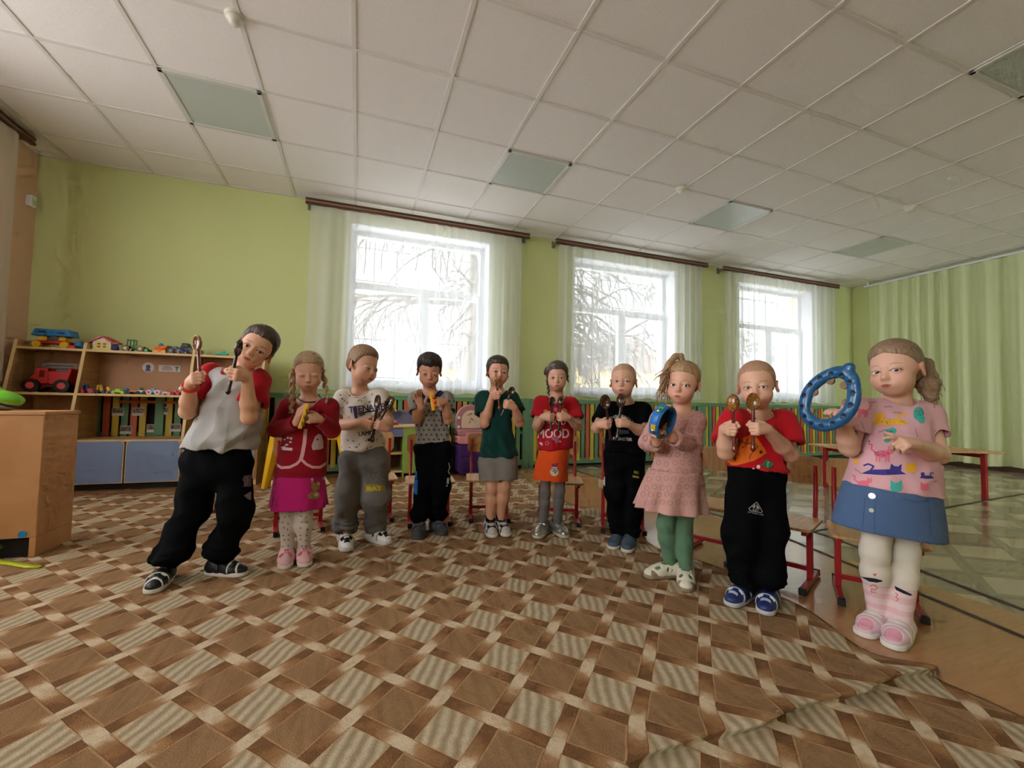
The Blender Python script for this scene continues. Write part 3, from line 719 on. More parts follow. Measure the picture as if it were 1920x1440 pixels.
for F, lab, q in CH:
    ya = facing(F)
    if lab.startswith('behind the girl in the denim'): ya = math.atan2(-.80, .60)
    if lab.startswith('beside') or lab.startswith('behind the boy in the scarlet'): ya = math.atan2(-.90, .43)
    chair(F, ya, 'small plywood chair with red legs ' + lab, .007 if q == 0 else 0)

# ---- yellow plastic table
M_YEL = mat('yellow_plastic', (236, 180, 30), .35)
t = thing('plastic_table', 'yellow plastic nursery table with tapered legs behind the girl in the cardigan', 'table', (2.33, -.534, .001), .04)
MB().prism(rounded(-.315, .315, -.225, .225, .05), -.014, .014).build('table_top', M_YEL, t, bevel=.01, loc=(0, 0, .456)).rotation_euler.x = PI/2
MB().bb((-.27, -.195, .405), (.27, -.175, .444)).bb((-.27, .175, .405), (.27, .195, .444)).bb((-.28, -.18, .405), (-.26, .18, .444)).bb((.26, -.18, .405), (.28, .18, .444)).build('apron', M_YEL, t)
for sx in (-1, 1):
    for sy in (-1, 1):
        l = MB(); l.tube([(sx*.262, sy*.178, .446), (sx*.30, sy*.205, .22), (sx*.335, sy*.225, 0)], [.055, .040, .026], 4, sm=False); l.build('leg', M_YEL, t, bevel=.006)

# ---- toy kitchen unit
M_LIME = mat('lime_green_board', (150, 176, 80), .5); M_LIL = mat('grey_lilac_board', (122, 122, 160), .5)
t = thing('play_kitchen', 'lime green and lilac play kitchen unit with open shelves', 'play kitchen', (0, 0, 0))
kx0, kx1, ky0, ky1 = 2.76, 3.62, -.47, -.16; kz = .50
for x in (kx0, 3.165, kx1-.018): MB().bb((x, ky0, 0), (x+.018, ky1, kz)).build('side_panel', M_LIME, t, bevel=.002)
MB().bb((3.183, ky0, .04), (kx1-.018, ky0+.016, kz)).build('door', M_LIME, t, bevel=.003)
MB().bb((kx0-.01, ky0-.015, kz), (kx1+.01, ky1, kz+.022)).build('worktop', M_EDGE, t, bevel=.003)
MB().bb((kx0+.018, ky0+.004, .405), (3.165, ky0+.02, kz)).build('drawer_front', M_LIL, t, bevel=.002)
for z in (.05, .23): MB().bb((kx0+.018, ky0+.01, z), (3.165, ky1-.01, z+.016)).build('shelf', M_EDGE, t)
MB().bb((kx0, ky1-.012, .0), (kx1, ky1, .50)).build('back_board', mat('brown_board', (112, 74, 46), .6), t)
MB().prism([(kx0, kz+.022), (kx1-.26, kz+.022), (kx1-.26, kz+.11), (kx1-.42, kz+.17), (kx0, kz+.17)], ky1-.02, ky1-.004).build('splashback', M_LIL, t)
MB().bb((kx0, ky0+.09, kz+.16), (kx0+.34, ky1-.02, kz+.174)).build('top_shelf', M_EDGE, t)
def small(name, label, cat, loc, parts, rz=0, group=None):
    """parts: list of (part name, MB, material)"""
    t = thing(name, label, cat, loc, rz, group)
    for n, mb, m in parts: mb.build(n, m, t, bevel=0)
    return t
P = lambda n, c: mat('plastic_' + n, c, .35)
red, yel, blu, grn, org, wht, pnk, lime, navy, tur, purp, gry, blk = (P('red', (196, 34, 38)), P('yellow', (240, 190, 30)), P('blue', (40, 130, 200)), P('green', (30, 120, 56)), P('orange', (240, 120, 40)),
     P('white', (232, 226, 220)), P('pink', (232, 120, 140)), P('lime', (170, 220, 50)), P('navy', (40, 60, 130)), P('turquoise', (40, 180, 160)), P('purple', (70, 60, 150)), P('grey', (110, 110, 112)), P('black', (30, 32, 34)))
small('toy_tray', 'red toy tray with white and orange cakes on the play kitchen', 'toy tray', (3.0, -.36, kz+.022), [('tray', MB().bb((-.12, -.07, 0), (.12, .07, .02)), red),
      ('cakes', MB().ball((-.06, 0, .03), (.045, .045, .02)).ball((.06, -.01, .03), (.045, .045, .02)), wht), ('toppings', MB().ball((-.055, 0, .052), (.02, .02, .016)).ball((.05, 0, .054), (.024, .02, .02)).bb((-.10, .0, .05), (-.03, .02, .065)), org)])
small('toy_cup', 'green toy cup on the upper shelf of the play kitchen', 'toy cup', (3.05, -.36, .246), [('cup', MB().lathe([(.0001, 0), (.028, 0), (.034, .08), (.031, .08), (.026, .006), (.0001, .006)], 18), grn), ('handle', MB().tube([(.032, 0, .065), (.055, 0, .06), (.055, 0, .03), (.03, 0, .02)], .005, 8), grn)])
small('toy_plate', 'lime toy plate on the upper shelf of the play kitchen', 'toy plate', (2.97, -.40, .246), [('plate', MB().lathe([(.0001, 0), (.04, 0), (.062, .02), (.059, .022), (.038, .006), (.0001, .006)], 20), lime), ('food', MB().ball((0, 0, .018), (.026, .03, .014)), P('salad', (130, 200, 60)))])
small('toy_bowl', 'pale green toy bowl on the lower shelf of the play kitchen', 'toy bowl', (2.97, -.36, .066), [('bowl', MB().lathe([(.0001, 0), (.04, 0), (.075, .06), (.071, .06), (.036, .008), (.0001, .008)], 20), P('mint', (110, 170, 120)))])
small('toy_pot', 'orange red toy pot on the upper shelf of the play kitchen', 'toy pot', (2.86, -.34, .246), [('pot', MB().lathe([(.0001, 0), (.045, 0), (.047, .06), (.043, .06), (.04, .006), (.0001, .006)], 20), P('brick', (190, 70, 40))), ('handle', MB().cyl((.045, 0, .05), (.075, 0, .055), .006).cyl((-.045, 0, .05), (-.075, 0, .055), .006), P('brick', (190, 70, 40)))])

# ---- toy vanity
M_VP = P('dusty_pink', (214, 142, 140)); M_VV = P('violet', (72, 34, 104)); M_VM = P('mauve', (176, 122, 128))
t = thing('toy_vanity', 'pink and violet plastic toy dressing table with an arched mirror', 'toy dressing table', (3.885, -.40, 0))
MB().prism(rounded(-.165, .165, .02, .33, .05), -.14, .16).build('cabinet', M_VV, t, bevel=.015)
MB().prism(rounded(-.11, .11, .05, .15, .02), -.152, -.138).bb((-.14, -.146, .2), (.14, -.138, .21)).build('door', P('dark_violet', (58, 26, 86)), t, bevel=.004)
MB().prism(rounded(-.17, .17, .33, .41, .02), -.15, .16).build('drawer', M_VP, t, bevel=.01)
MB().prism(rounded(-.16, .16, .41, .475, .015), -.10, .16).build('shelf', M_VM, t, bevel=.008)
arch = [(-.165, .46), (.165, .46)]+[(.165*math.cos(a), .575+.165*math.sin(a)) for a in np.linspace(0, PI, 19)]
fr = MB().prism(arch, .02, .08).build('mirror_frame', M_VM, t, bevel=.008)
arch2 = [(-.105, .485), (.105, .485)]+[(.105*math.cos(a), .575+.105*math.sin(a)) for a in np.linspace(0, PI, 15)]
MB().prism(arch2, .012, .022).build('mirror', P('cream_mirror', (226, 196, 172)), fr, bevel=.003)
d = MB()
for x in (-.135, .135):
    for z in (.50, .60): d.cyl((x, .012, z), (x, .022, z), .016)
d.build('bulb', wht, fr)
q = MB(); rg = random.Random(2)
for k in range(16):
    x, z = rg.uniform(-.05, .05), rg.uniform(.53, .65); q.tube([(x, .0105, z), (x+rg.uniform(-.02, .02), .0105, z+rg.uniform(-.015, .015)), (x+rg.uniform(-.02, .02), .0105, z+rg.uniform(-.02, .02))], .0016, 4)
q.build('etched_print', P('sepia', (140, 104, 92)), fr)
st = MB().bb((-.10, -.160, .345), (.155, -.152, .455)).build('sticker', P('rose_paper', (224, 146, 160)), t)
V, F = text_mesh('ЗАЛ', .062, .001)
s = MB(); s._add([(x+.03, -.1615, y+.375) for x, y, z in V], F); s.build('lettering', P('dark_print', (70, 40, 50)), st)

# ---- low table on the far right
t = thing('low_table', 'low wooden bench table with red metal legs near the green curtain', 'table', (0, 0, 0))
L1 = floor_pt(1847, 937); dz = level(L1)
pt = dist_pt(1850, 846, dz); ztab = float(pt[2])
A = np.array([L1[0], L1[1]]); dirx = np.array([-.93, .36])
B_ = A + dirx*1.08; nrm = np.array([.36, .93])*.42
for p in (A, B_, A+nrm, B_+nrm):
    MB().bb((p[0]-.017, p[1]-.017, 0), (p[0]+.017, p[1]+.017, ztab-.018)).build('leg', M_RED, t, bevel=.003)
cx, cy = (A+B_+nrm)/2 if False else ((A+B_)/2+nrm/2)
MB().box((cx, cy, ztab-.009), (1.34, .52, .018), rz=math.atan2(.36, -.93)+PI).build('table_top', M_PLY, t, bevel=.003)
for p in ((A+A+nrm)/2, (B_+B_+nrm)/2): MB().box((p[0], p[1], ztab-.045), (.02, .40, .03), rz=math.atan2(.36, -.93)+PI).build('apron', M_RED, t)

# ================================================================== TOYS
def wheel(mb_t, mb_r, x, y, r, w):
    mb_t.cyl((x, y-w/2, r), (x, y+w/2, r), r, n=18); mb_r.cyl((x, y-w/2-.002, r), (x, y+w/2+.002, r), r*.5, n=14)
def truck(name, label, loc, L, hgt, W, body, cab, hub, rw, style='car', rz=0.0, tyre=None):
    t = thing(name, label, 'toy vehicle', loc, rz)
    for sx in (-1, 1):
        for sy in (-1, 1):
            ty, hb = MB(), MB(); wheel(ty, hb, sx*L*.32, sy*(W/2), rw, W*.22)
            hb.build('hub', hub, ty.build('wheel', tyre or blk, t))
    b = MB()
    if style == 'car':
        b.prism([(-L/2, rw*.7), (L/2, rw*.7), (L/2, rw*1.5), (L*.25, hgt*.62), (-L*.4, hgt*.62), (-L/2, rw*1.6)], -W/2*.9, W/2*.9)
        b.build('body', body, t, bevel=.004)
        MB().prism([(-L*.3, hgt*.6), (L*.2, hgt*.6), (L*.08, hgt), (-L*.2, hgt)], -W*.38, W*.38).build('cabin', cab, t, bevel=.004)
    elif style == 'dump':
        b.prism([(-L*.5, rw*1.25), (-L*.46, rw*1.7), (-L*.30, hgt*.75), (-L*.26, hgt), (-.02*L, hgt), (0, rw*1.3)], -W/2*.8, W/2*.8); b.build('body', body, t, bevel=.006)
        MB().prism([(-L*.19, hgt*.62), (-L*.08, hgt*.62), (-L*.08, hgt*.9), (-L*.19, hgt*.9)], -W/2*.82, W/2*.82).build('cab_window', cab, t)
        MB().prism([(.02*L, rw*1.3), (.40*L, rw*1.3), (.5*L, hgt*.95), (.44*L, hgt*1.02), (.38*L, hgt*.86), (0, hgt*.86)], -W/2, W/2).build('bucket', body, t, bevel=.006)
        MB().bb((-L*.42, -W*.3, rw*.8), (L*.42, W*.3, rw*1.35)).build('chassis', P('maroon', (110, 20, 26)), t)
    elif style == 'tractor':
        b.bb((-L*.1, -W*.3, rw*.8), (L*.35, W*.3, hgt*.55)); b.build('hood', body, t, bevel=.006)
        c = MB()
        for sx in (-.32, -.02):
            for sy in (-1, 1): c.cyl((L*sx, sy*W*.32, rw), (L*sx*.9, sy*W*.28, hgt*.95), .004, n=6)
        c.bb((-L*.34, -W*.33, hgt*.93), (0, W*.33, hgt)); c.build('cab', cab, t)
        MB().tube([(L*.2, -W*.36, hgt*.5), (L*.38, -W*.36, hgt*.5), (L*.5, -W*.36, rw*.6)], .006, 8).tube([(L*.2, W*.36, hgt*.5), (L*.38, W*.36, hgt*.5), (L*.5, W*.36, rw*.6)], .006, 8).build('loader_arm', hub, t)
        MB().prism([(L*.46, rw*.2), (L*.62, rw*.2), (L*.64, rw*.9), (L*.5, rw*1.3)], -W*.5, W*.5).build('bucket', body, t)
    return t
zT, zM = 1.146, .779
def sh(px, py, y, z):            # spot on a shelf seen at px
    p = plane_pt(px, py, 1, y); return (float(p[0]), y, z)
# top shelf
t = thing('toy_train_house', 'yellow and red toy wagon with a big blue roof', 'toy wagon', sh(104, 640, -.27, zT))
MB().bb((-.115, -.045, .035), (.115, .045, .06)).build('chassis', red, t, bevel=.006)
MB().bb((-.085, -.042, .06), (.085, .042, .095)).build('cabin', yel, t, bevel=.006)
MB().bb((-.03, -.046, .062), (.04, -.041, .092)).build('window', P('slate', (90, 96, 110)), t)
MB().prism([(-.13, .098), (.13, .098), (.115, .155), (-.105, .155)], -.06, .06).build('roof', blu, t, bevel=.006)
MB().bb((-.08, -.0615, .122), (-.035, -.058, .138)).bb((-.005, -.0615, .12), (.012, -.058, .13)).bb((.04, -.0615, .12), (.085, -.058, .134)).build('slots', navy, t)
for x in (-.09, .085):
    for y in (-.05, .05): MB().cyl((x, y-.012, .027), (x, y+.012, .027), .027, n=18).build('wheel', yel, t)
for nm, lab, px, c, r, m, y in (('toy_ball', 'blue toy ball beside the wagon on the top shelf', 149, None, .036, blu, -.25), ('toy_ball', 'small pink toy ball behind the blue ball', 138, None, .028, pnk, -.20)):
    p = sh(px, 640, y, zT); o = MB().ball((0, 0, r), r, 20).build(nm, m, loc=p); tag(o, lab, 'toy ball')
small('toy_block', 'small red toy block beside the wagon', 'toy block', sh(136, 648, -.33, zT), [('block', MB().bb((-.022, -.015, 0), (.022, .015, .022)), red), ('stud', MB().cyl((-.008, 0, .02), (-.008, 0, .03), .007).cyl((.010, 0, .02), (.010, 0, .03), .007), red)])
t = thing('toy_house', 'white toy house with a red roof and yellow doors', 'toy house', sh(196, 650, -.27, zT))
MB().prism(rounded(-.085, .075, -.06, .05, .02), 0, .012).build('base', lime, t).rotation_euler.x = PI/2
MB().prism([(-.065, .01), (.06, .01), (.06, .075), (-.002, .11), (-.065, .075)], -.04, .05).build('wall', wht, t, bevel=.003)
r = MB(); r._add([(-.09, -.055, .065), (-.002, -.055, .125), (.085, -.055, .065), (.10, .06, .075), (.0, .06, .13), (-.095, .06, .075), (-.09, -.055, .055), (-.002, -.055, .112), (.085, -.055, .055), (.10, .06, .065), (0, .06, .118), (-.095, .06, .065)],
    [(0, 1, 4, 5), (1, 2, 3, 4), (6, 11, 10, 7), (7, 10, 9, 8), (0, 6, 7, 1), (1, 7, 8, 2), (3, 9, 10, 4), (4, 10, 11, 5), (0, 5, 11, 6), (2, 8, 9, 3)]); r.build('roof', red, t)
MB().prism(rounded(-.045, .045, .012, .078, .02, corners=(0, 0, 1, 1)), -.044, -.038).build('door', yel, t)
MB().bb((-.03, -.046, .048), (-.008, -.043, .062)).bb((.008, -.046, .048), (.03, -.043, .062)).bb((-.03, -.046, .024), (-.008, -.043, .038)).bb((.008, -.046, .024), (.03, -.043, .038)).build('window', P('dark_brown', (70, 40, 26)), t)
small('toy_figure', 'small dark blue toy figure beside the toy house', 'toy figure', sh(217, 655, -.31, zT), [('body', MB().lathe([(.0001, 0), (.022, 0), (.024, .03), (.014, .055), (.0001, .058)], 14), navy), ('head', MB().ball((0, 0, .068), .016), P('tan', (190, 130, 100))), ('cap', MB().ball((0, 0, .078), (.017, .017, .009)), red)])
truck('toy_tractor', 'green toy tractor with a front loader on the top shelf', sh(254, 655, -.30, zT), .16, .105, .085, grn, grn, yel, .026, 'tractor')
small('toy_stacker', 'orange toy with blue ball on the top shelf', 'toy', sh(301, 658, -.30, zT), [('base', MB().bb((-.045, -.03, 0), (.045, .03, .028)), P('amber', (240, 160, 50))), ('rings', MB().ball((-.02, 0, .045), (.028, .026, .02)).ball((.02, 0, .048), (.03, .026, .022)).ball((0, -.02, .026), (.02, .016, .014)), org), ('ball', MB().ball((.002, 0, .074), .016), blu)])
small('toy_ball', 'olive green toy ball behind the orange toy', 'toy ball', sh(318, 650, -.22, zT), [('ball', MB().ball((0, 0, .04), .04, 20), P('olive', (96, 110, 50)))])
truck('toy_motorbike', 'dark toy quad bike on the top shelf', sh(330, 655, -.29, zT), .09, .07, .06, blk, gry, gry, .026, 'car')
truck('toy_jeep', 'large dark grey toy car on the top shelf', sh(351, 656, -.24, zT), .155, .105, .085, P('charcoal', (48, 54, 54)), blk, gry, .03, 'car')
truck('toy_car', 'small shiny blue toy car in front of the large dark car', sh(343, 660, -.345, zT), .085, .034, .04, P('royal', (36, 60, 190)), navy, yel, .011, 'car')
small('toy_boat', 'turquoise toy boat at the right end of the top shelf', 'toy boat', sh(416, 661, -.30, zT), [('hull', MB().prism([(-.05, .012), (.045, .012), (.055, .022), (-.06, .022)], -.02, .02), tur), ('sail', MB().prism([(-.03, .022), (.045, .022), (.025, .055)], -.004, .004), tur)])
# big red truck
truck('toy_dump_truck', 'big red toy dump truck with black wheels on the left shelf', (sh(98, 720, -.33, zM)), .30, .20, .13, red, P('maroon', (110, 20, 26)), P('coral', (214, 70, 76)), .054, 'dump')
# middle shelf row
MID = [('toy_tractor', 'purple toy tractor with red wheels on the middle shelf', 164, .085, .055, .045, purp, navy, red, .015, 'tractor', red),
       ('toy_digger', 'yellow toy digger on the middle shelf', 190, .07, .055, .04, yel, yel, navy, .013, 'tractor', None),
       ('toy_car', 'yellow rounded toy car beside the digger', 204, .05, .045, .035, yel, yel, navy, .012, 'car', navy),
       ('toy_car', 'bright lime toy racing car on the middle shelf', 223, .09, .032, .04, lime, lime, lime, .010, 'car', lime),
       ('toy_car', 'dark blue toy car behind the orange plane', 238, .05, .040, .035, navy, blu, navy, .011, 'car', None),
       ('toy_car', 'green and white toy car in the middle of the shelf row', 266, .055, .042, .04, wht, grn, navy, .012, 'car', None),
       ('toy_car', 'light blue toy car with white wheels on the middle shelf', 289, .085, .040, .045, P('sky', (110, 160, 214)), P('sky', (110, 160, 214)), red, .0165, 'car', wht),
       ('toy_car', 'white and pink toy car on the middle shelf', 312, .06, .032, .04, wht, pnk, pnk, .011, 'car', wht),
       ('toy_car', 'red toy car on the right of the middle shelf', 330, .055, .034, .04, red, pnk, red, .012, 'car', red)]
for i, (n, lab, px, L, hh, W, bd, cb_, hub, rw, sty, ty) in enumerate(MID):
    truck(n, lab, sh(px, 737, -.40+.012*(i % 3), zM), L*1.08, hh*1.3, W, bd, cb_, hub, rw*1.2, sty, tyre=ty)
def plane_toy(lab, p, m, m2):
    small('toy_plane', lab, 'toy plane', p, [('fuselage', MB().tube([(-.04, 0, .02), (-.02, 0, .022), (.02, 0, .02), (.045, 0, .03)], [.004, .011, .010, .004], 10), m), ('wing', MB().bb((-.015, -.045, .02), (.01, .045, .024)), m2), ('tail', MB().bb((.034, -.015, .03), (.046, .015, .033)).bb((.036, -.002, .03), (.048, .002, .05)), m), ('wheels', MB().ball((-.01, -.012, .007), .007).ball((-.01, .012, .007), .007), blk)])
plane_toy('orange toy plane on the middle shelf', sh(250, 736, -.37, zM), P('peach', (226, 150, 100)), P('peach', (226, 150, 100)))
plane_toy('red toy plane standing behind the white car', sh(318, 730, -.27, zM), red, red)
# green bag on the cabinet
# ================================================================== SOFT SHAPES (signed distance fields -> mesh)
def nrm(v):
    v = np.asarray(v, float); return v/np.linalg.norm(v)
class Sdf:
    def __init__(s): s.ops = []
    def _o(s, kind, fn, lo, hi, k): s.ops.append((kind, fn, np.asarray(lo, float), np.asarray(hi, float), k)); return s
    def cap(s, a, b, ra, rb=None, k=.02, flat=None, kind='u', cut=None, cut0=None):
        """tapered capsule; flat=(axis, factor) squashes it along an axis; cut=(point, dir) trims beyond point"""
        a, b = np.asarray(a, float), np.asarray(b, float); rb = ra if rb is None else rb
        ab = b-a; L2 = max(ab@ab, 1e-9)
        fx = None if flat is None else (nrm(flat[0]), flat[1])
        def fn(P):
            q = P-a
            if fx: q = q + (q@fx[0])[..., None]*fx[0]*(fx[1]-1)
            e = ab if not fx else ab + (ab@fx[0])*fx[0]*(fx[1]-1)
            t = np.clip((q@e)/max(e@e, 1e-9), 0, 1)
            d = np.linalg.norm(q-t[..., None]*e, axis=-1) - (ra+(rb-ra)*t)
            for c in (cut, cut0):
                if c is not None: d = np.maximum(d, (P-np.asarray(c[0]))@nrm(c[1]))
            return d
        r = max(ra, rb); return s._o(kind, fn, np.minimum(a, b)-r, np.maximum(a, b)+r, k)
    def ell(s, c, r, R=None, k=.02, kind='u'):
        c = np.asarray(c, float); r = np.asarray(r, float)*np.ones(3); R = np.eye(3) if R is None else R
        def fn(P):
            q = (P-c)@R; k0 = np.linalg.norm(q/r, axis=-1); k1 = np.linalg.norm(q/(r*r), axis=-1)+1e-9
            return k0*(k0-1)/k1
        m = r.max(); return s._o(kind, fn, c-m, c+m, k)
    def fn(s, f, lo, hi, k=.01, kind='u'): return s._o(kind, f, lo, hi, k)
    def half(s, p, n):
        p, n = np.asarray(p, float), nrm(n); return s._o('i', lambda P: (P-p)@n, [-1e3]*3, [1e3]*3, 0)
    def bounds(s):
        B = [(o[2]-o[4], o[3]+o[4]) for o in s.ops if o[0] == 'u']
        return np.min([b[0] for b in B], 0), np.max([b[1] for b in B], 0)
    def field(s, lo, hi, h):
        n = np.ceil((hi-lo)/h).astype(int)+1; D = np.full(n, .5, np.float32)
        ax = [lo[i]+h*np.arange(n[i]) for i in range(3)]
        for kind, fn, a, b, k in s.ops:
            pad = k+2.5*h; i0 = np.clip(np.floor((a-pad-lo)/h).astype(int), 0, n); i1 = np.clip(np.ceil((b+pad-lo)/h).astype(int)+1, 0, n)
            if (i1 <= i0).any(): continue
            sl = tuple(slice(p, q) for p, q in zip(i0, i1))
            P = np.stack(np.meshgrid(*[ax[i][sl[i]] for i in range(3)], indexing='ij'), -1)
            d = fn(P).astype(np.float32); c = D[sl]
            if kind == 'i': D[sl] = np.maximum(c, d); continue
            if kind == 'd': c, d = -c, d           # smooth subtraction
            if k > 0:
                m = np.minimum(c, d); w = np.clip(k-np.abs(c-d), 0, None)/k; r = m-w*w*k*.25
            else: r = np.minimum(c, d)
            D[sl] = -r if kind == 'd' else r
        return D
    def mesh(s, h, lo=None, hi=None):
        if lo is None:
            lo, hi = s.bounds(); lo, hi = lo-3*h, hi+3*h
        return snet(s.field(np.asarray(lo), np.asarray(hi), h), np.asarray(lo), h)
EDG = [((0, 0, 0), (1, 0, 0)), ((0, 1, 0), (1, 1, 0)), ((0, 0, 1), (1, 0, 1)), ((0, 1, 1), (1, 1, 1)), ((0, 0, 0), (0, 1, 0)), ((1, 0, 0), (1, 1, 0)),
       ((0, 0, 1), (0, 1, 1)), ((1, 0, 1), (1, 1, 1)), ((0, 0, 0), (0, 0, 1)), ((1, 0, 0), (1, 0, 1)), ((0, 1, 0), (0, 1, 1)), ((1, 1, 0), (1, 1, 1))]
def snet(D, lo, h):
    s = D < 0; i8 = s.astype(np.int8); c = 0
    for x in (0, 1):
        for y in (0, 1):
            for z in (0, 1):
                c = c + i8[x:x+D.shape[0]-1, y:y+D.shape[1]-1, z:z+D.shape[2]-1]
    m = (c > 0) & (c < 8); idx = np.full(m.shape, -1, np.int32); C = np.argwhere(m); idx[m] = np.arange(len(C))
    acc = np.zeros((len(C), 3)); cnt = np.zeros(len(C))
    for a, b in EDG:
        da = D[C[:, 0]+a[0], C[:, 1]+a[1], C[:, 2]+a[2]]; db = D[C[:, 0]+b[0], C[:, 1]+b[1], C[:, 2]+b[2]]
        q = (da < 0) != (db < 0); t = da[q]/(da[q]-db[q]); acc[q] += np.array(a)+t[:, None]*(np.array(b)-np.array(a)); cnt[q] += 1
    V = lo+h*(C+acc/np.maximum(cnt, 1)[:, None]); Fs = []
    def quads(q, o1, o2, o3, o4, sg):
        K = np.argwhere(q)
        if len(K) == 0: return
        g = [idx[K[:, 0]+o[0], K[:, 1]+o[1], K[:, 2]+o[2]] for o in (o1, o2, o3, o4)]
        F = np.stack(g, -1); F = F[(F >= 0).all(1)] if (F < 0).any() else F
        Fs.append(F if sg else F[:, ::-1])
    A, B = s[:-1, 1:-1, 1:-1], s[1:, 1:-1, 1:-1]
    for sg, q in ((True, A & ~B), (False, ~A & B)): quads(q, (0, 0, 0), (0, 1, 0), (0, 1, 1), (0, 0, 1), sg)
    A, B = s[1:-1, :-1, 1:-1], s[1:-1, 1:, 1:-1]
    for sg, q in ((True, A & ~B), (False, ~A & B)): quads(q, (0, 0, 0), (0, 0, 1), (1, 0, 1), (1, 0, 0), sg)
    A, B = s[1:-1, 1:-1, :-1], s[1:-1, 1:-1, 1:]
    for sg, q in ((True, A & ~B), (False, ~A & B)): quads(q, (0, 0, 0), (1, 0, 0), (1, 1, 0), (0, 1, 0), sg)
    return V, np.concatenate(Fs) if Fs else np.zeros((0, 4), np.int32)
def wrinkle(me, amp, freq, seed, zones=None, dirs=None):
    """pushes vertices along their normals: soft cloth folds"""
    rng = np.random.RandomState(seed); n = len(me.vertices); V = np.empty(n*3, np.float32); me.vertices.foreach_get('co', V); V = V.reshape(-1, 3).astype(float)
    N = np.empty(n*3, np.float32); me.vertex_normals.foreach_get('vector', N); N = N.reshape(-1, 3)
    d = np.zeros(n)
    for i in range(7):
        k = rng.normal(size=3); k = k/np.linalg.norm(k)
        if dirs is not None: k = nrm(k*np.asarray(dirs))
        f = freq*rng.uniform(.6, 1.5); ph = V@k*f+rng.uniform(0, 6.3); ph += 1.4*np.sin(V@nrm(rng.normal(size=3))*f*.55+rng.uniform(0, 6))
        d += (1-np.abs(np.sin(ph*.5)))*1.4-.5 if i % 2 else np.sin(ph)*.6
    d *= amp/2.6
    if zones is not None: d *= zones(V)
    V += N*d[:, None]; me.vertices.foreach_set('co', V.astype(np.float32).ravel()); me.update()
def soft(name, sdf, h, m, parent=None, label=None, wr=None, colour=None, lo=None, hi=None, smooth_it=1):
    V, F = sdf.mesh(h, lo, hi); me = raw_mesh(name, V, F)
    if wr: wrinkle(me, *wr)
    if colour is not None: paint(me, colour)
    o = link(name, me, m, parent)
    if label: o['label'] = label
    return o
def paint(me, fn):
    n = len(me.vertices); V = np.empty(n*3, np.float32); me.vertices.foreach_get('co', V); c = fn(V.reshape(-1, 3).astype(float))
    a = me.color_attributes.new('tone', 'FLOAT_COLOR', 'POINT'); a.data.foreach_set('color', np.concatenate([c, np.ones((n, 1))], 1).astype(np.float32).ravel())
def skin_mat():
    m = bpy.data.materials.new('skin'); m.use_nodes = True; nt = m.node_tree; b = nt.nodes['Principled BSDF']; L = nt.links.new
    a = nt.nodes.new('ShaderNodeAttribute'); a.attribute_name = 'tone'; L(a.outputs['Color'], b.inputs['Base Color'])
    b.inputs['Roughness'].default_value = .48; b.inputs['Specular IOR Level'].default_value = .4
    b.inputs['Subsurface Weight'].default_value = .0; b.inputs['Subsurface Radius'].default_value = (.012, .005, .003); b.inputs['Subsurface Scale'].default_value = .6
    tc = nt.nodes.new('ShaderNodeTexCoord'); n = nt.nodes.new('ShaderNodeTexNoise'); n.inputs['Scale'].default_value = 160; L(tc.outputs['Object'], n.inputs['Vector'])
    bp = nt.nodes.new('ShaderNodeBump'); bp.inputs['Strength'].default_value = .05; bp.inputs['Distance'].default_value = .003; L(n.outputs[0], bp.inputs['Height']); L(bp.outputs[0], b.inputs['Normal'])
    return m
M_SKIN = skin_mat()
def tone_mat(name, rough=.6, bump=None):
    m = mat(name, (128, 128, 128), rough, bump=bump); nt = m.node_tree
    a = nt.nodes.new('ShaderNodeAttribute'); a.attribute_name = 'tone'; nt.links.new(a.outputs['Color'], nt.nodes['Principled BSDF'].inputs['Base Color']); return m
def hair_mat(name, rgb, rgb2):
    if name in MATS: return MATS[name]
    m = bpy.data.materials.new(name); m.use_nodes = True; nt = m.node_tree; b = nt.nodes['Principled BSDF']; L = nt.links.new
    b.inputs['Roughness'].default_value = .5
    tc = nt.nodes.new('ShaderNodeTexCoord'); mp = nt.nodes.new('ShaderNodeMapping'); mp.inputs['Scale'].default_value = (150, 60, 14); L(tc.outputs['Object'], mp.inputs[0])
    n = nt.nodes.new('ShaderNodeTexNoise'); n.inputs['Scale'].default_value = 4; n.inputs['Detail'].default_value = 4; L(mp.outputs[0], n.inputs['Vector'])
    r = nt.nodes.new('ShaderNodeValToRGB'); r.color_ramp.elements[0].position = .3; r.color_ramp.elements[1].position = .7
    r.color_ramp.elements[0].color = (*lin(rgb), 1); r.color_ramp.elements[1].color = (*lin(rgb2), 1)
    L(n.outputs[0], r.inputs[0]); L(r.outputs[0], b.inputs['Base Color'])
    bp = nt.nodes.new('ShaderNodeBump'); bp.inputs['Strength'].default_value = .45; bp.inputs['Distance'].default_value = .002; L(n.outputs[0], bp.inputs['Height']); L(bp.outputs[0], b.inputs['Normal'])
    MATS[name] = m; return m
def cloth(name, rgb, rough=.85, sc=420, st=.25, sheen=.15):
    dk_ = max(rgb) < 50; return mat(name, rgb, rough, bump=(sc, st), spec=.08 if dk_ else .2, sheen=0 if dk_ else sheen*.6)
def bvh(o):
    me = o.data; n = len(me.vertices); V = np.empty(n*3, np.float32); me.vertices.foreach_get('co', V); T = np.array(o.matrix_world)
    return BVHTree.FromPolygons([tuple(v) for v in V.reshape(-1, 3)], [tuple(p.vertices) for p in me.polygons])
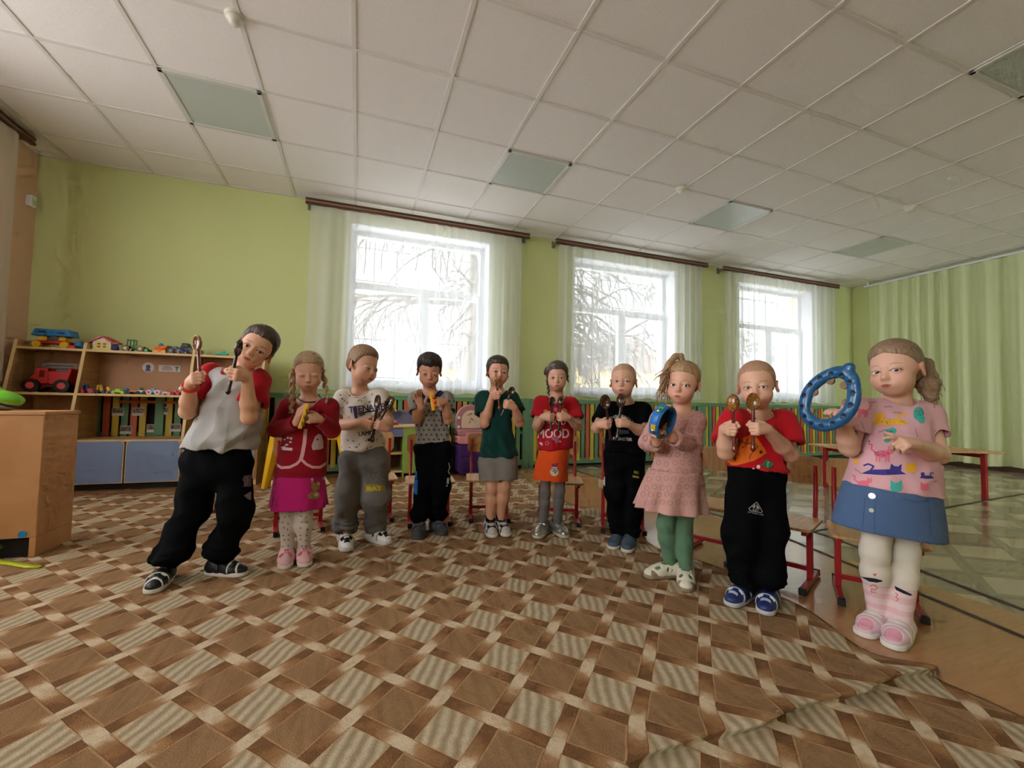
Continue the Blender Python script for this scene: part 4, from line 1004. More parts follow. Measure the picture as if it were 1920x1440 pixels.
def decal(name, target, shapes, m, parent, lift=.0012, label=None, maxe=5.0):
    """lays flat printed shapes (V,F in photo pixels) on a surface along the line of sight"""
    tr = target if isinstance(target, list) else [target]
    bm = bmesh.new()
    for V, F in shapes:
        vs = [bm.verts.new((v[0], v[1], 0)) for v in V]
        for f in F:
            try: bm.faces.new([vs[i] for i in f])
            except ValueError: pass
    bmesh.ops.triangulate(bm, faces=bm.faces, quad_method='FIXED', ngon_method='EAR_CLIP')
    for _ in range(4):
        es = [e for e in bm.edges if e.calc_length() > maxe]
        if not es: break
        bmesh.ops.subdivide_edges(bm, edges=es, cuts=1); bmesh.ops.triangulate(bm, faces=[f for f in bm.faces if len(f.verts) > 3], quad_method='FIXED', ngon_method='EAR_CLIP')
    bad = []
    for v in bm.verts:
        d = ray(v.co.x, v.co.y); d = d/np.linalg.norm(d); best = None
        for b in tr:
            hit = b.ray_cast(Vector(CAM), Vector(d))
            if hit[0] is not None and (best is None or hit[3] < best[3]): best = hit
        if best is None: bad.append(v); continue
        n = best[1] if best[1].dot(Vector(d)) < 0 else -best[1]
        v.co = best[0] + n*lift
    bmesh.ops.delete(bm, geom=bad, context='VERTS')
    es = [f for f in bm.faces if max(e.calc_length() for e in f.edges) > .05]
    bmesh.ops.delete(bm, geom=es, context='FACES')
    me = bpy.data.meshes.new(name); bm.to_mesh(me); bm.free()
    o = link(name, me, m, parent)
    if label: o['label'] = label
    return o
def poly(*pts): return ([(x, y) for x, y in pts], [tuple(range(len(pts)))])
def oval(cx, cy, rx, ry, a=0, n=14):
    c, s = math.cos(a), math.sin(a)
    return poly(*[(cx+rx*math.cos(t)*c-ry*math.sin(t)*s, cy+rx*math.cos(t)*s+ry*math.sin(t)*c) for t in [2*PI*i/n for i in range(n)]])
def stroke(pts, w):
    out = []; pts = [Vector((p[0], p[1])) for p in pts]
    for a, b in zip(pts[:-1], pts[1:]):
        d = (b-a).normalized()*w/2; n = Vector((-d.y, d.x)); a2, b2 = a-d*.5, b+d*.5
        out.append(poly(a2-n, b2-n, b2+n, a2+n))
    return out
def words(body, cx, cy, size, ang=0.0, bold=0.0, sx=1.0, arc=0.0, shear=0.0):
    V0, F0 = text_mesh(body, size, 0.0); c, s = math.cos(ang), math.sin(ang); out = []
    V, F = [], []
    for dx, dy in (((-bold, -bold*.6), (bold, -bold*.6), (-bold, bold*.6), (bold, bold*.6)) if bold else ((0, 0),)):
        n0 = len(V); V += [(x+dx, y+dy, z) for x, y, z in V0]; F += [tuple(i+n0 for i in f) for f in F0]
    for x, y, z in V:
        x *= sx
        if arc: th = x*arc; x, y = math.sin(th)/arc*(1-y*arc*0), y-(1-math.cos(th))/arc
        y2 = -(y+shear*x); out.append((cx+x*c-y2*s, cy+x*s+y2*c))
    return (out, F)
# ================================================================== CHILDREN
def Rz(a): c, s = math.cos(a), math.sin(a); return np.array([[c, -s, 0], [s, c, 0], [0, 0, 1.]])
def Rx(a): c, s = math.cos(a), math.sin(a); return np.array([[1., 0, 0], [0, c, -s], [0, s, c]])
def Ry(a): c, s = math.cos(a), math.sin(a); return np.array([[c, 0, s], [0, 1., 0], [-s, 0, c]])
def head_ops(sd, C, R, s, q):
    T = lambda *p: C + s*(R@np.array(p, float))
    e = lambda p, r, k=.015, kind='u', rot=None: sd.ell(T(*p), np.array(r)*s, R if rot is None else R@rot, k*s, kind)
    c = lambda a, b, ra, rb, k=.012, kind='u': sd.cap(T(*a), T(*b), ra*s, rb*s, k*s, kind=kind)
    e((0, .012, .027), (.0745, .0885, .080))
    e((0, -.026, -.030), (.0585, .058, .064), .03)
    e((0, -.054, -.086), (.020, .019, .014), .03)                      # chin
    e((0, -.020, -.064), (.047, .044, .034), .03)                      # jaw
    for x in (-1, 1):
        e((x*.0335, -.052, -.048), (.0238, .0218, .0245), .03)          # cheeks
        e((x*.031, -.0955, -.0125), (.0185, .013, .0115), .018, 'd')   # socket
        e((x*.0305, -.0672, -.0130), (.0178, .0178, .0168), .006)      # lids
        op = q.get('eye', .0060)
        e((x*.0310, -.090, -.0135), (.0150, .020, op), .0015, 'd', Ry(x*.05))
    c((0, -.080, -.006), (0, -.0915, -.036), .0052, .0074, .014)       # nose
    e((0, -.0940, -.0385), (.0086, .0076, .0076), .009)
    for x in (-1, 1):
        e((x*.0085, -.0868, -.0402), (.0056, .0066, .0054), .006)
        e((x*.0048, -.0915, -.0452), (.0024, .0034, .0024), .003, 'd')
    sm = q.get('smile', 0)
    e((0, -.0755, -.064), (.026, .014, .015), .02)                     # mouth mound
    e((0, -.0868, -.0642), (.0142, .0050, .0033), .006)
    e((0, -.0860, -.0722), (.0122, .0054, .0041), .006)
    for x in (-1, 1):
        c((0, -.0935, -.0683), (x*.0165, -.083, -.0675+.006*sm), .0014, .0009, .003, 'd')
        rot = Rz(x*.55)
        e((x*.0800, .012, -.015), (.0062, .0185, .0275), .010, 'u', rot)
        e((x*.0868, .006, -.013), (.0055, .0110, .0185), .005, 'd', rot)
    return T
def head_tone(V, C, R, s, q, base):
    L = ((V-C)@R)/s; x, y, z = np.abs(L[:, 0]), L[:, 1], L[:, 2]
    skin = np.array(lin(base)); out = np.tile(skin, (len(V), 1))
    def mixc(w, c):
        w = np.clip(w, 0, 1)[:, None]; out[:] = out*(1-w)+np.array(lin(c))*w
    near = (np.linalg.norm(L-np.array([0, -.03, -.0]), axis=1) < .14)
    g = lambda cx, cy, cz, r: np.exp(-(((x-cx)**2+(y-cy)**2+(z-cz)**2)/r**2))
    mixc(.32*g(.040, -.06, -.046, .028)*near, (214, 120, 104))
    mixc(.5*np.clip((x-.072)/.010, 0, 1)*near*(y < .05), (206, 118, 100))
    mixc(.22*g(0, -.1, -.038, .014)*near, (206, 116, 98))
    lipw = np.clip(1.3-(((x/.0165)**2)+((z+.0682)/.0088)**2), 0, 1)*1.6*(y < -.068)
    mixc(lipw*near*.62, q.get('lip', (190, 104, 96)))
    slit = np.exp(-((z+.0682-.006*q.get('smile', 0)*(x/.0165)**2)/.0012)**2)*(x < .0165)*(y < -.07)
    mixc(slit*near*.75, (98, 46, 42))
    zb = .0095+.0045*(1-((x-.032)/.019)**2)
    bw = np.clip(1.3-np.abs(z-zb)/.0026, 0, 1)*np.clip((.051-x)/.006, 0, 1)*np.clip((x-.014)/.006, 0, 1)*(y < -.045)
    mixc(bw*near*q.get('brow_w', .7), q.get('brow', (110, 78, 56)))
    op = q.get('eye', .006)
    al = np.sqrt(((x-.031)/.0160)**2+((z+.0135)/(op+.0016))**2)
    mixc(np.clip(1.5-np.abs(al-1.0)/.16, 0, 1)*(z > -.0145)*(y < -.05)*near*.85, (58, 38, 32))
    return out
def hand_ops(sd, O, X, Y, Z, s, curl=(62, 85, 60), spread=0.0, thumb='wrap', fc=None):
    """O wrist, X towards the knuckles, Y out of the back of the hand, Z towards the thumb; five separate fingers"""
    p = lambda x, y, z: O + s*(X*x+Y*y+Z*z)
    sd.cap(p(0, 0, 0), p(.018, 0, .001), .0165*s, .018*s, .012*s, flat=(Y, 1.25))
    sd.cap(p(.020, 0, .009), p(.047, .001, .0155), .0125*s, .0095*s, .010*s)
    sd.cap(p(.020, 0, -.006), p(.046, .0, -.014), .0125*s, .0095*s, .012*s)
    sd.cap(p(.026, -.002, 0), p(.044, 0, 0), .0125*s, .0105*s, .012*s)
    for i, (z, ln) in enumerate(((.0185, .92), (.0062, 1.0), (-.0062, .95), (-.0180, .78))):
        a = 0.0; q = np.array([.048-.0015*abs(i-1), .002, z]); zz = spread*(1.5-i)
        cu = curl if fc is None else fc[i]
        P = [q]
        for L, b in zip((.0255, .0170, .0135), cu):
            a += math.radians(b); q = q + np.array([math.cos(a)*L*ln, -math.sin(a)*L*ln, zz*L*.4]); P.append(q)
        r = (.0072, .0068, .0062, .0054)
        for j in range(3): sd.cap(p(*P[j]), p(*P[j+1]), r[j]*s*(.92 if i == 3 else 1), r[j+1]*s*(.92 if i == 3 else 1), .0022*s)
    if thumb == 'wrap': P = [(.012, -.006, .018), (.030, -.019, .028), (.048, -.030, .024), (.060, -.033, .014)]
    elif thumb == 'up': P = [(.012, -.006, .018), (.028, -.014, .031), (.044, -.018, .037), (.057, -.018, .037)]
    else: P = [(.012, -.003, .018), (.026, -.006, .034), (.038, -.008, .046), (.048, -.009, .055)]
    for j, (ra, rb) in enumerate(((.0115, .0092), (.0088, .0078), (.0076, .0062))):
        sd.cap(p(*P[j]), p(*P[j+1]), ra*s, rb*s, .004*s)
GRIP = np.array([.0475, -.0185])        # where a held rod passes, in (X, Y)
def grip_frame(G, axis, W, side, s):
    """hand closing round a rod through G along axis; W says where the wrist lies"""
    Z = nrm(axis); X = G-W; X = nrm(X-Z*(X@Z)); Y = side*np.cross(Z, X)
    return G - s*(X*GRIP[0]+Y*GRIP[1]), X, Y, Z
def shoe_meshes(style, S, trim=None):
    """three meshes in a local frame: x to the toe, z up, origin under the ankle"""
    heel, ball, toe = np.array([-.028, 0, .030]), np.array([.062, 0, .026]), np.array([.098, 0, .020])
    def form(sd, g, k=.012):
        sd.cap(heel, ball, .0255+g, .0300+g, k, flat=((0, 0, 1), 1.15)); sd.cap(ball, toe, .0300+g, .0230+g, k, flat=((0, 0, 1), 1.3))
        sd.cap((-.018, 0, .03), (.03, 0, .035), .026+g, .024+g, .02); return sd
    foot = form(Sdf(), 0).cap((-.012, 0, .03), (-.010, 0, .105), .025, .024, .02).half((0, 0, .006), (0, 0, -1)).half((0, 0, .10), (0, 0, 1))
    up = form(Sdf(), .0055).cap((-.018, 0, .03), (-.014, 0, .066), .0305, .029, .015)
    if style == 'sneaker': up.cap((-.01, 0, .05), (.03, 0, .05), .030, .026, .015)
    up.cap((-.012, 0, .052), (-.010, 0, .12), .0262, .030, .004, kind='d')
    if style == 'ballet': up.ell((.016, 0, .075), (.040, .024, .036), k=.004, kind='d')
    if style in ('sandal', 'tbar'):
        for y in (-1, 1):
            up.ell((.020, y*.036, .040), (.016, .018, .012), k=.002, kind='d')
            up.ell((.070, y*.019, .046), (.015, .0085, .016), k=.002, kind='d')
        up.ell((.028, 0, .070), (.021, .020, .026), k=.002, kind='d')
    if style == 'open':
        up.ell((.100, 0, .040), (.030, .024, .018), k=.003, kind='d'); up.ell((.016, 0, .075), (.040, .022, .030), k=.004, kind='d')
    up.half((0, 0, .012), (0, 0, -1))
    def sole_fn(P):
        a, b = np.array([-.030, 0.]), np.array([.094, 0.]); q = P[..., :2]-a; t = np.clip(q@(b-a)/((b-a)@(b-a)), 0, 1)
        d = np.linalg.norm(q-t[..., None]*(b-a), axis=-1)-(.0315+.0045*np.sin(t*2.6))
        z = np.abs(P[..., 2]-.0095)-.0095; r = .004
        return np.linalg.norm(np.maximum(np.stack([d+r, z+r], -1), 0), axis=-1)+np.minimum(np.maximum(d+r, z+r), 0)-r
    sole = Sdf().fn(sole_fn, (-.07, -.045, 0), (.14, .045, .019), 0)
    st = Sdf(); bands = {'sandal': ((.004, .35, .012, .0105), (.048, .25, .009, .0095)), 'open': ((.010, .5, .011, .0105), (.050, .1, .016, .0095), (-.012, -1.2, .008, .011)), 'tbar': ((.012, .4, .007, .0090), (.052, .1, .006, .0085)), 'ballet': ((.022, .15, .007, .0090),), 'sneaker': ((.028, .5, .012, .0095), (-.004, .35, .012, .0095))}[style]
    for x0, sl, hw, g in bands:
        inn = form(Sdf(), g).ops
        def fn(P, inn=inn, x0=x0, sl=sl, hw=hw):
            d = np.full(P.shape[:-1], 9.)
            for o in inn: d = np.minimum(d, o[1](P))
            return np.maximum(d, np.abs(P[..., 0]-x0+sl*(P[..., 2]-.05))-hw)
        st.fn(fn, (-.07, -.05, .012), (.14, .05, .09), 0)
    st.half((0, 0, .014), (0, 0, -1)); tm = None
    if trim:
        tm = Sdf()
        for x0, sl, hw, g, hy in trim:
            inn = form(Sdf(), g).ops
            def fn(P, inn=inn, x0=x0, sl=sl, hw=hw, hy=hy):
                d = np.full(P.shape[:-1], 9.)
                for o in inn: d = np.minimum(d, o[1](P))
                return np.maximum(np.maximum(d, np.abs(P[..., 0]-x0+sl*(P[..., 2]-.05))-hw), np.abs(P[..., 1])-hy)
            tm.fn(fn, (-.07, -.05, .012), (.15, .05, .09), 0)
        tm.half((0, 0, .018), (0, 0, -1))
    out = {}
    for n, sdx, h in (('sole', sole, .0032), ('upper', up, .0024), ('strap', st, .0026), ('sock', foot, .0035), ('trim', tm, .0022)):
        if sdx is None: continue
        V, F = sdx.mesh(h); out[n] = raw_mesh(n, V*S, F)
    return out

class Kid: pass
def person(q):
    k = Kid(); S = q['s']; k.S = S; G0 = q.get('ground', .007)
    tl, tr_ = floor_pt(*q['toeL'], G0), floor_pt(*q['toeR'], G0)
    D = level((tl+tr_)/2)+q.get('back', .085); k.D = D
    P = lambda p, off=0.0: dist_pt(p[0], p[1], D-off)
    C = P(q['head'], q.get('head_off', .0)); hs = q['hs']
    Yk = nrm([*(C-CAM)[:2], 0]); Xk = np.array([Yk[1], -Yk[0], 0]); B = np.stack([Xk, Yk, [0, 0, 1]], 1)
    R = B@Rz(math.radians(q.get('yaw', 0)))@Ry(math.radians(q.get('roll', 0)))@Rx(math.radians(q.get('pitch', 0)))
    k.C, k.R, k.hs = C, R, hs
    base = (C+0)*1; base[:2] = (tl[:2]+tr_[:2])/2+Yk[:2]*.08; base[2] = G0
    root = thing('person', q['label'], 'person', (0, 0, 0)); k.root = root
    N = P(q['neck']); shL, shR = P(q['shL'], q.get('shoff', (0, 0))[0]), P(q['shR'], q.get('shoff', (0, 0))[1])
    ao = q['arm_off']      # elbow L, elbow R depth offsets
    eL, eR = P(q['elL'], ao[0]), P(q['elR'], ao[1])
    hipL, hipR = P(q['hipL']), P(q['hipR']); knL, knR = P(q['knL'], q.get('knoff', (.01, .01))[0]), P(q['knR'], q.get('knoff', (.01, .01))[1])
    feet = []
    for toe, ank in ((tl, q['anL']), (tr_, q['anR'])):
        A = P(ank); d = nrm([*(toe-A)[:2], 0]); A2 = toe-d*.118*S; A2[2] = G0; feet.append((A2, d))
    up = np.array([0, 0, 1.]); anL, anR = feet[0][0]+up*.065*S, feet[1][0]+up*.065*S
    X = nrm(shR-shL); Fr = nrm(np.cross(X, up)); k.Fr = Fr; k.X = X   # Fr: towards the viewer
    ar = q.get('arm', 1.0)*S
    # ---- hands
    sd = Sdf(); hz = []; hs_ = q.get('hand', .98)*S; wr = []; k.held = []
    for side, key, el in ((-1, 'handL', eL), (1, 'handR', eR)):
        h = q[key]
        if h[0] == 'grip':      # ('grip', px, off, tip px, tip off[, wrist shift])
            G = P(h[1], h[2]); tip = P(h[3], h[4]); ax = nrm(tip-G); W = el+(0 if len(h) < 6 else np.array(h[5]))
            if len(h) > 5: W = G + Xk*h[5][0]-Yk*h[5][1]+up*h[5][2]
            O, HX, HY, HZ = grip_frame(G, ax, W, side, hs_)
            hand_ops(sd, O, HX, HY, HZ, hs_); k.held.append((G, ax, HX, HY))
        else:                   # ('flat', wrist px, off, fingertip px, off, back normal (x,toward,up), curl, spread, thumb)
            O = P(h[1], h[2]); tip = P(h[3], h[4]); HX = nrm(tip-O); nb = Xk*h[5][0]-Yk*h[5][1]+up*h[5][2]; HY = nrm(nb-HX*(nb@HX)); HZ = side*np.cross(HX, HY)
            hand_ops(sd, O, HX, HY, HZ, hs_, h[6], h[7], h[8], h[9] if len(h) > 9 else None); k.held.append((O+HX*.05*hs_-HY*.02*hs_, HZ, HX, HY))
        wr.append(O); hz.append((np.minimum(O, O+HX*.11*hs_)-.052, np.maximum(O, O+HX*.11*hs_)+.052))
    wL, wR = wr; k.wr = wr
    # ---- body
    T = head_ops(sd, C, R, hs, q)
    sd.cap(T(0, .014, -.055), N-up*.012+Yk*.012, .041*hs, .040*S, .022, flat=None)
    sd.cap(N-up*.03-Fr*.006, (hipL+hipR)/2, .034*S, .055*S, .02, flat=(Fr, 1.3)); sd.cap(N-up*.085*S-Fr*.008, N-up*.13*S, .055*S, .058*S, .02, flat=(Fr, 1.4))
    sd.cap(shL, shR, .030*S, .030*S, .03); sd.cap(N-up*.01, shL, .022*S, .026*S, .03); sd.cap(N-up*.01, shR, .022*S, .026*S, .03)
    for a, b, c in ((shL, eL, wL), (shR, eR, wR)):
        sd.cap(a, b, .031*ar, .0265*ar, .015); sd.cap(b, b+(c-b)*.35, .0265*ar, .0275*ar, .015); sd.cap(b+(c-b)*.35, c, .0275*ar, .0172*ar, .012)
    lg = q.get('leg', 1.0)*S
    for a, b, c in ((hipL, knL, anL), (hipR, knR, anR)):
        sd.cap(a, b, .044*lg, .034*lg, .02); sd.cap(b, b+(c-b)*.35, .0335*lg, .0345*lg, .02); sd.cap(b+(c-b)*.35, c, .0345*lg, .0235*lg, .02)
        sd.cap(c, c-up*.03, .0235*S, .022*S, .01)
    hc, hf = .0048, .0017
    zones = [(C-np.array([.105, .115, .118])*hs-.012, C+np.array([.105, .115, .118])*hs+.012)]+hz
    V, F = sd.mesh(hc); ins = np.zeros(len(V), bool); keep = np.ones(len(F), bool)
    for lo, hi in zones: keep &= ~(((V > lo+.4*hc) & (V < hi-.4*hc)).all(1)[F].all(1))
    Vs, Fs = [V], [F[keep]]; nb = len(V)
    for i, (lo, hi) in enumerate(zones):
        v, f = sd.mesh(hf*(hs if i == 0 else 1), lo, hi)
        if i == 2:      # drop what the other hand's zone already covers
            lo0, hi0 = zones[1]; cen = v[f].mean(1); f = f[~((cen > lo0) & (cen < hi0)).all(1)]
        if i: lo0, hi0 = zones[0]; cen = v[f].mean(1); f = f[~((cen > lo0) & (cen < hi0)).all(1)]
        Vs.append(v); Fs.append(f+nb); nb += len(v)
    V, F = np.concatenate(Vs), np.concatenate(Fs); used = np.zeros(len(V), bool); used[F] = True; re = np.cumsum(used)-1
    me = raw_mesh('body', V[used], re[F]); tone = q.get('skin', (212, 158, 130))
    paint(me, lambda v: head_tone(v, C, R, hs, q, tone)); k.body = link('body', me, M_SKIN, root)
    # ---- eyes
    if q.get('eye', .006) > .0024:
        for x in (-1, 1):
            c = T(x*.0305, -.0675, -.0130); look = nrm(CAM+np.array(q.get('gaze', (0, 0, 0)))-c) if q.get('look', True) else R@nrm([0, -1, -.25]); r = .0158*hs
            if not q.get('look', True): pass
            Zl = look; Xl = nrm(np.cross(up, Zl)); Yl = np.cross(Zl, Xl); M4 = Matrix(((Xl[0], Yl[0], Zl[0], c[0]), (Xl[1], Yl[1], Zl[1], c[1]), (Xl[2], Yl[2], Zl[2], c[2]), (0, 0, 0, 1)))
            b = MB(); an = [0, .1, .19, .2, .28, .38, .44, .45, .7, 1.1, 1.6, 2.2, 3.1]
            for a0, a1 in zip(an[:-1], an[1:]):
                mi = 2 if a1 <= .2 else (1 if a1 <= .44 else 0)
                b.lathe([(max(1e-5, r*math.sin(a0)), r*math.cos(a0)), (r*math.sin(a1), r*math.cos(a1))], 18, mi, M4)
            b.build('eye', [mat('eye_white', (214, 206, 200), .25), mat('iris_%d_%d_%d' % q['iris'], q['iris'], .2), mat('pupil', (14, 12, 12), .1)], root)
    k.__dict__.update(dict(P=P, N=N, shL=shL, shR=shR, eL=eL, eR=eR, wL=wL, wR=wR, hipL=hipL, hipR=hipR, knL=knL, knR=knR, anL=anL, anR=anR, feet=feet, up=up, Xk=Xk, Yk=Yk, T=T, ar=ar, lg=lg))
    return k
def shirt(k, q, m, name='shirt', label=None, sleeve=.58, long=False, rad=(.047, .054), hemL=None, hemR=None, cw=1.0, wr=(.010, 56), dep=1.42, drop=0.0, sleeve_m=None, neck=.052, sleeve_sep=False, seed=1, flare=0.0):
    S = k.S; up = k.up; sd = Sdf(); HL, HR = k.P(hemL), k.P(hemR); Hc = (HL+HR)/2; w2 = np.linalg.norm(HR-HL)/2
    shw = np.linalg.norm(k.shR-k.shL)/2; chest = k.N-up*.105*S; w1 = shw*.93*cw
    sd.cap(chest, Hc-up*.02, w1, w2, .03, flat=(k.Fr, dep))
    sd.cap(k.shL, k.shR, .040*S, .040*S, .035, flat=(k.Fr, .95)); sd.cap(k.N-up*.028*S+k.Yk*.006, k.shL, .034*S, .036*S, .03); sd.cap(k.N-up*.028*S+k.Yk*.006, k.shR, .034*S, .036*S, .03)
    sl = Sdf()
    for a, b, c in ((k.shL, k.eL, k.wL), (k.shR, k.eR, k.wR)):
        tg = sl if sleeve_sep else sd
        if long:
            d = nrm(c-b); e = c-d*.004
            tg.cap(a, b, .044*S, .038*S, .02); tg.cap(b, e+d*.02, .037*S, rad[1]*S*.62, .018, cut=(e, d))
            tg.cap(e-d*.03, e+d*.05, .0225*S, .0245*S, .003, kind='d')
        else:
            d = nrm(b-a); e = a+(b-a)*sleeve
            tg.cap(a+up*.004, e+d*.03, rad[0]*S, rad[1]*S, .022, cut=(e, d)); tg.cap(e-d*.03, e+d*.06, .038*k.ar, .042*k.ar, .003, kind='d')
    nd = nrm(k.T(0, .01, -.06)-k.N)
    for x_ in ([sd, sl] if sleeve_sep else [sd]):
        if x_.ops: x_.cap(k.N-nd*.012-k.Yk*.004, k.N+nd*.08, neck*S, neck*S*1.1, .006, kind='d')
    n = nrm(np.cross(HR-HL, k.Fr)); n = -n if n[2] > 0 else n
    sd.half(Hc, n); k.hn = n; k.dep = dep
    zr = Hc[2]; top = k.N[2]
    zone = lambda V: np.clip((top+.02-V[:, 2])/.12, .15, 1)
    o = soft(name, sd, .0046, m, k.root, label, wr=(wr[0], wr[1], seed, zone, (1.5, 1.0, .7)))
    if sleeve_sep:
        s2 = soft('sleeves', sl, .0042, sleeve_m, o, wr=(wr[0]*.6, wr[1], seed+3)); k.sleeves = s2
    k.top = o; k.Hc, k.HL, k.HR, k.w2 = Hc, HL, HR, w2
    return o
def collar(k, m, parent, r=.052, th=.0055, drop=0, lift=.0, name='collar'):
    b = MB(); nd = nrm(k.T(0, .01, -.06)-k.N); T_ = bvh(parent); pts = []; last = None
    for i in range(40):
        a = 2*PI*i/40; d = k.Xk*math.cos(a)+k.Yk*math.sin(a); best = None
        for f in (1.13, 1.2, 1.3, 1.4):
            h = T_.ray_cast(Vector(k.N+d*r*k.S*f+nd*.07), Vector(-nd), .16)
            if h[0] is not None: best = np.array(h[0])-nd*.0015; break
        pts.append(best)
    ok = [i for i in range(40) if pts[i] is not None]
    P_ = np.array([pts[i] if pts[i] is not None else pts[min(ok, key=lambda j: min(abs(j-i), 40-abs(j-i)))] for i in range(40)])
    for _ in range(4): P_ = (np.roll(P_, 1, 0)+2*P_+np.roll(P_, -1, 0))/4
    b.tube([tuple(p+nd*lift) for p in P_], th*k.S, 8, closed=True); return b.build(name, m, parent)
def trousers(k, q, m, name='trousers', label=None, rad=(.066, .056, .044), cut=0.0, short=None, cuffs=True, seed=2, wr=(.011, 56), hipw=.068, knee_w=None, fl=1.12):
    S = k.S; up = k.up; sd = Sdf(); mid = (k.hipL+k.hipR)/2; top = k.Hc+up*.045
    sd.cap(top, mid, k.w2*.80, k.w2*.86, .03, flat=(k.Fr, k.dep*1.12)); sd.cap(k.hipL+up*.01, k.hipR+up*.01, hipw*S, hipw*S, .03)
    for a, b, c in ((k.hipL, k.knL, k.anL), (k.hipR, k.knR, k.anR)):
        if short is not None:
            e = a+(b-a)*short; d = nrm(b-a); sd.cap(a, e+d*.02, rad[0]*S, rad[1]*S, .022, cut=(e, d)); sd.cap(e-d*.02, e+d*.05, .044*k.lg, .046*k.lg, .003, kind='d')
        else:
            e = c+up*(.005+cut)*S; d = nrm(c-b)
            sd.cap(a, b, rad[0]*S, rad[1]*S, .025); sd.cap(b, e, rad[1]*S, rad[2]*S, .022, cut=(e, d))
            if cuffs:
                for f, g in ((.74, 1.14), (.88, 1.20)):
                    p = b+(e-b)*f; rr = (rad[1]+(rad[2]-rad[1])*f)*S*g; sd.ell(p+k.Xk*.003*(1 if f > .8 else -1), (rr, rr, .013*S), k=.018)
    sd.half(k.Hc-k.hn*.003, -k.hn)
    zl = min(k.anL[2], k.anR[2])
    zone = lambda V: .7+1.1*np.clip((zl+.22-V[:, 2])/.22, 0, 1) if short is None else np.ones(len(V))*.6
    o = soft(name, sd, .0048, m, k.root, label, wr=(wr[0], wr[1], seed, zone, (.7, .7, 1.5))); k.low = o; return o
def skirt(k, m, hemL, hemR, name='skirt', label=None, top=None, wt=None, pleat=(.04, 9), dep=1.25, seed=3, wr=(.004, 40), shorts=False, curve=1.0):
    HL, HR = k.P(hemL), k.P(hemR); c1 = (HL+HR)/2; w1 = np.linalg.norm(HR-HL)/2; c0 = (k.Hc+k.up*.02) if top is None else top; w0 = k.w2*.86 if wt is None else wt
    ax = c1-c0; L = np.linalg.norm(ax); Z = ax/L; n = nrm(np.cross(HR-HL, k.Fr)); n = -n if n[2] > 0 else n
    Xd = nrm(k.X-Z*(k.X@Z)); Yd = np.cross(Z, Xd)
    def fn(Pp):
        r = Pp-c0; t = (r@Z)/L; x, y = r@Xd, (r@Yd)*dep; a = np.arctan2(y, x); tt = np.clip(t, 0, 1.3)**curve
        rad = w0+(w1-w0)*tt; rad = rad*(1+pleat[0]*np.clip(t, 0, 1)*np.sin(a*pleat[1]+1.3*np.sin(a*2)))
        d = (np.hypot(x, y)-rad)*.85
        return np.maximum(np.maximum(d, (Pp-c1)@n), -((Pp-k.Hc)@k.hn+.004))
    m_ = max(w0, w1)*1.15; sd = Sdf().fn(fn, np.minimum(c0, c1)-m_, np.maximum(c0, c1)+m_, 0)
    inner = lambda Pp: fn(Pp)+.010
    def hollow(Pp):
        r = Pp-c0; t = (r@Z)/L; x, y = r@Xd, (r@Yd)*dep; a = np.arctan2(y, x)
        rad = (w0+(w1-w0)*np.clip(t, 0, 1.3)**curve)*(1+pleat[0]*np.clip(t, 0, 1)*np.sin(a*pleat[1]+1.3*np.sin(a*2))); return np.maximum((np.hypot(x, y)-rad)*.85+.012, -(t-.72)*L)
    sd.fn(hollow, c1-m_, c1+m_, .002, 'd')
    o = soft(name, sd, .0042, m, k.root, label, wr=(wr[0], wr[1], seed, None, (1.4, 1.4, .3))); k.low = o; return o
def tights(k, m, name='tights', label=None, colour=None):
    sd = Sdf(); S = k.S; lg = k.lg
    for a, b, c in ((k.hipL, k.knL, k.anL), (k.hipR, k.knR, k.anR)):
        sd.cap(a, b, .047*lg, .0365*lg, .02); sd.cap(b, b+(c-b)*.35, .0355*lg, .037*lg, .02); sd.cap(b+(c-b)*.35, c-k.up*.01, .037*lg, .0275*max(lg, .95), .02)
    return soft(name, sd, .0042, m, k.root, label, colour=colour, wr=(.0012, 90, 5))
def shoes(k, style, mats, trim=None, trim_m=None, name='shoe'):
    """mats: sole, upper, strap, sock"""
    ms = shoe_meshes(style, k.S, trim)
    if trim: ms['trim'].materials.append(trim_m)
    for n, m in zip(('sole', 'upper', 'strap', 'sock'), mats): ms[n].materials.append(m)
    for A, d in k.feet:
        M4 = Matrix(((d[0], -d[1], 0, A[0]), (d[1], d[0], 0, A[1]), (0, 0, 1, A[2]), (0, 0, 0, 1)))
        s = link(name, ms['upper'], None, k.root); s.matrix_local = M4
        for n in ('sole', 'strap', 'trim'):
            if n in ms: link(n, ms[n], None, s)
        f = link('sock', ms['sock'], None, k.root); f.matrix_local = M4
HL_SHORT = ([0, .45, .8, 1.05, 1.3, 1.55, 1.75, 2.1, 2.5, 3.15], [.060, .060, .050, .022, -.012, -.012, .010, -.030, -.055, -.062])
HL_SLICK = ([0, .4, .8, 1.1, 1.35, 1.6, 1.9, 2.4, 3.15], [.056, .055, .042, .016, .002, .0, -.02, -.05, -.07])
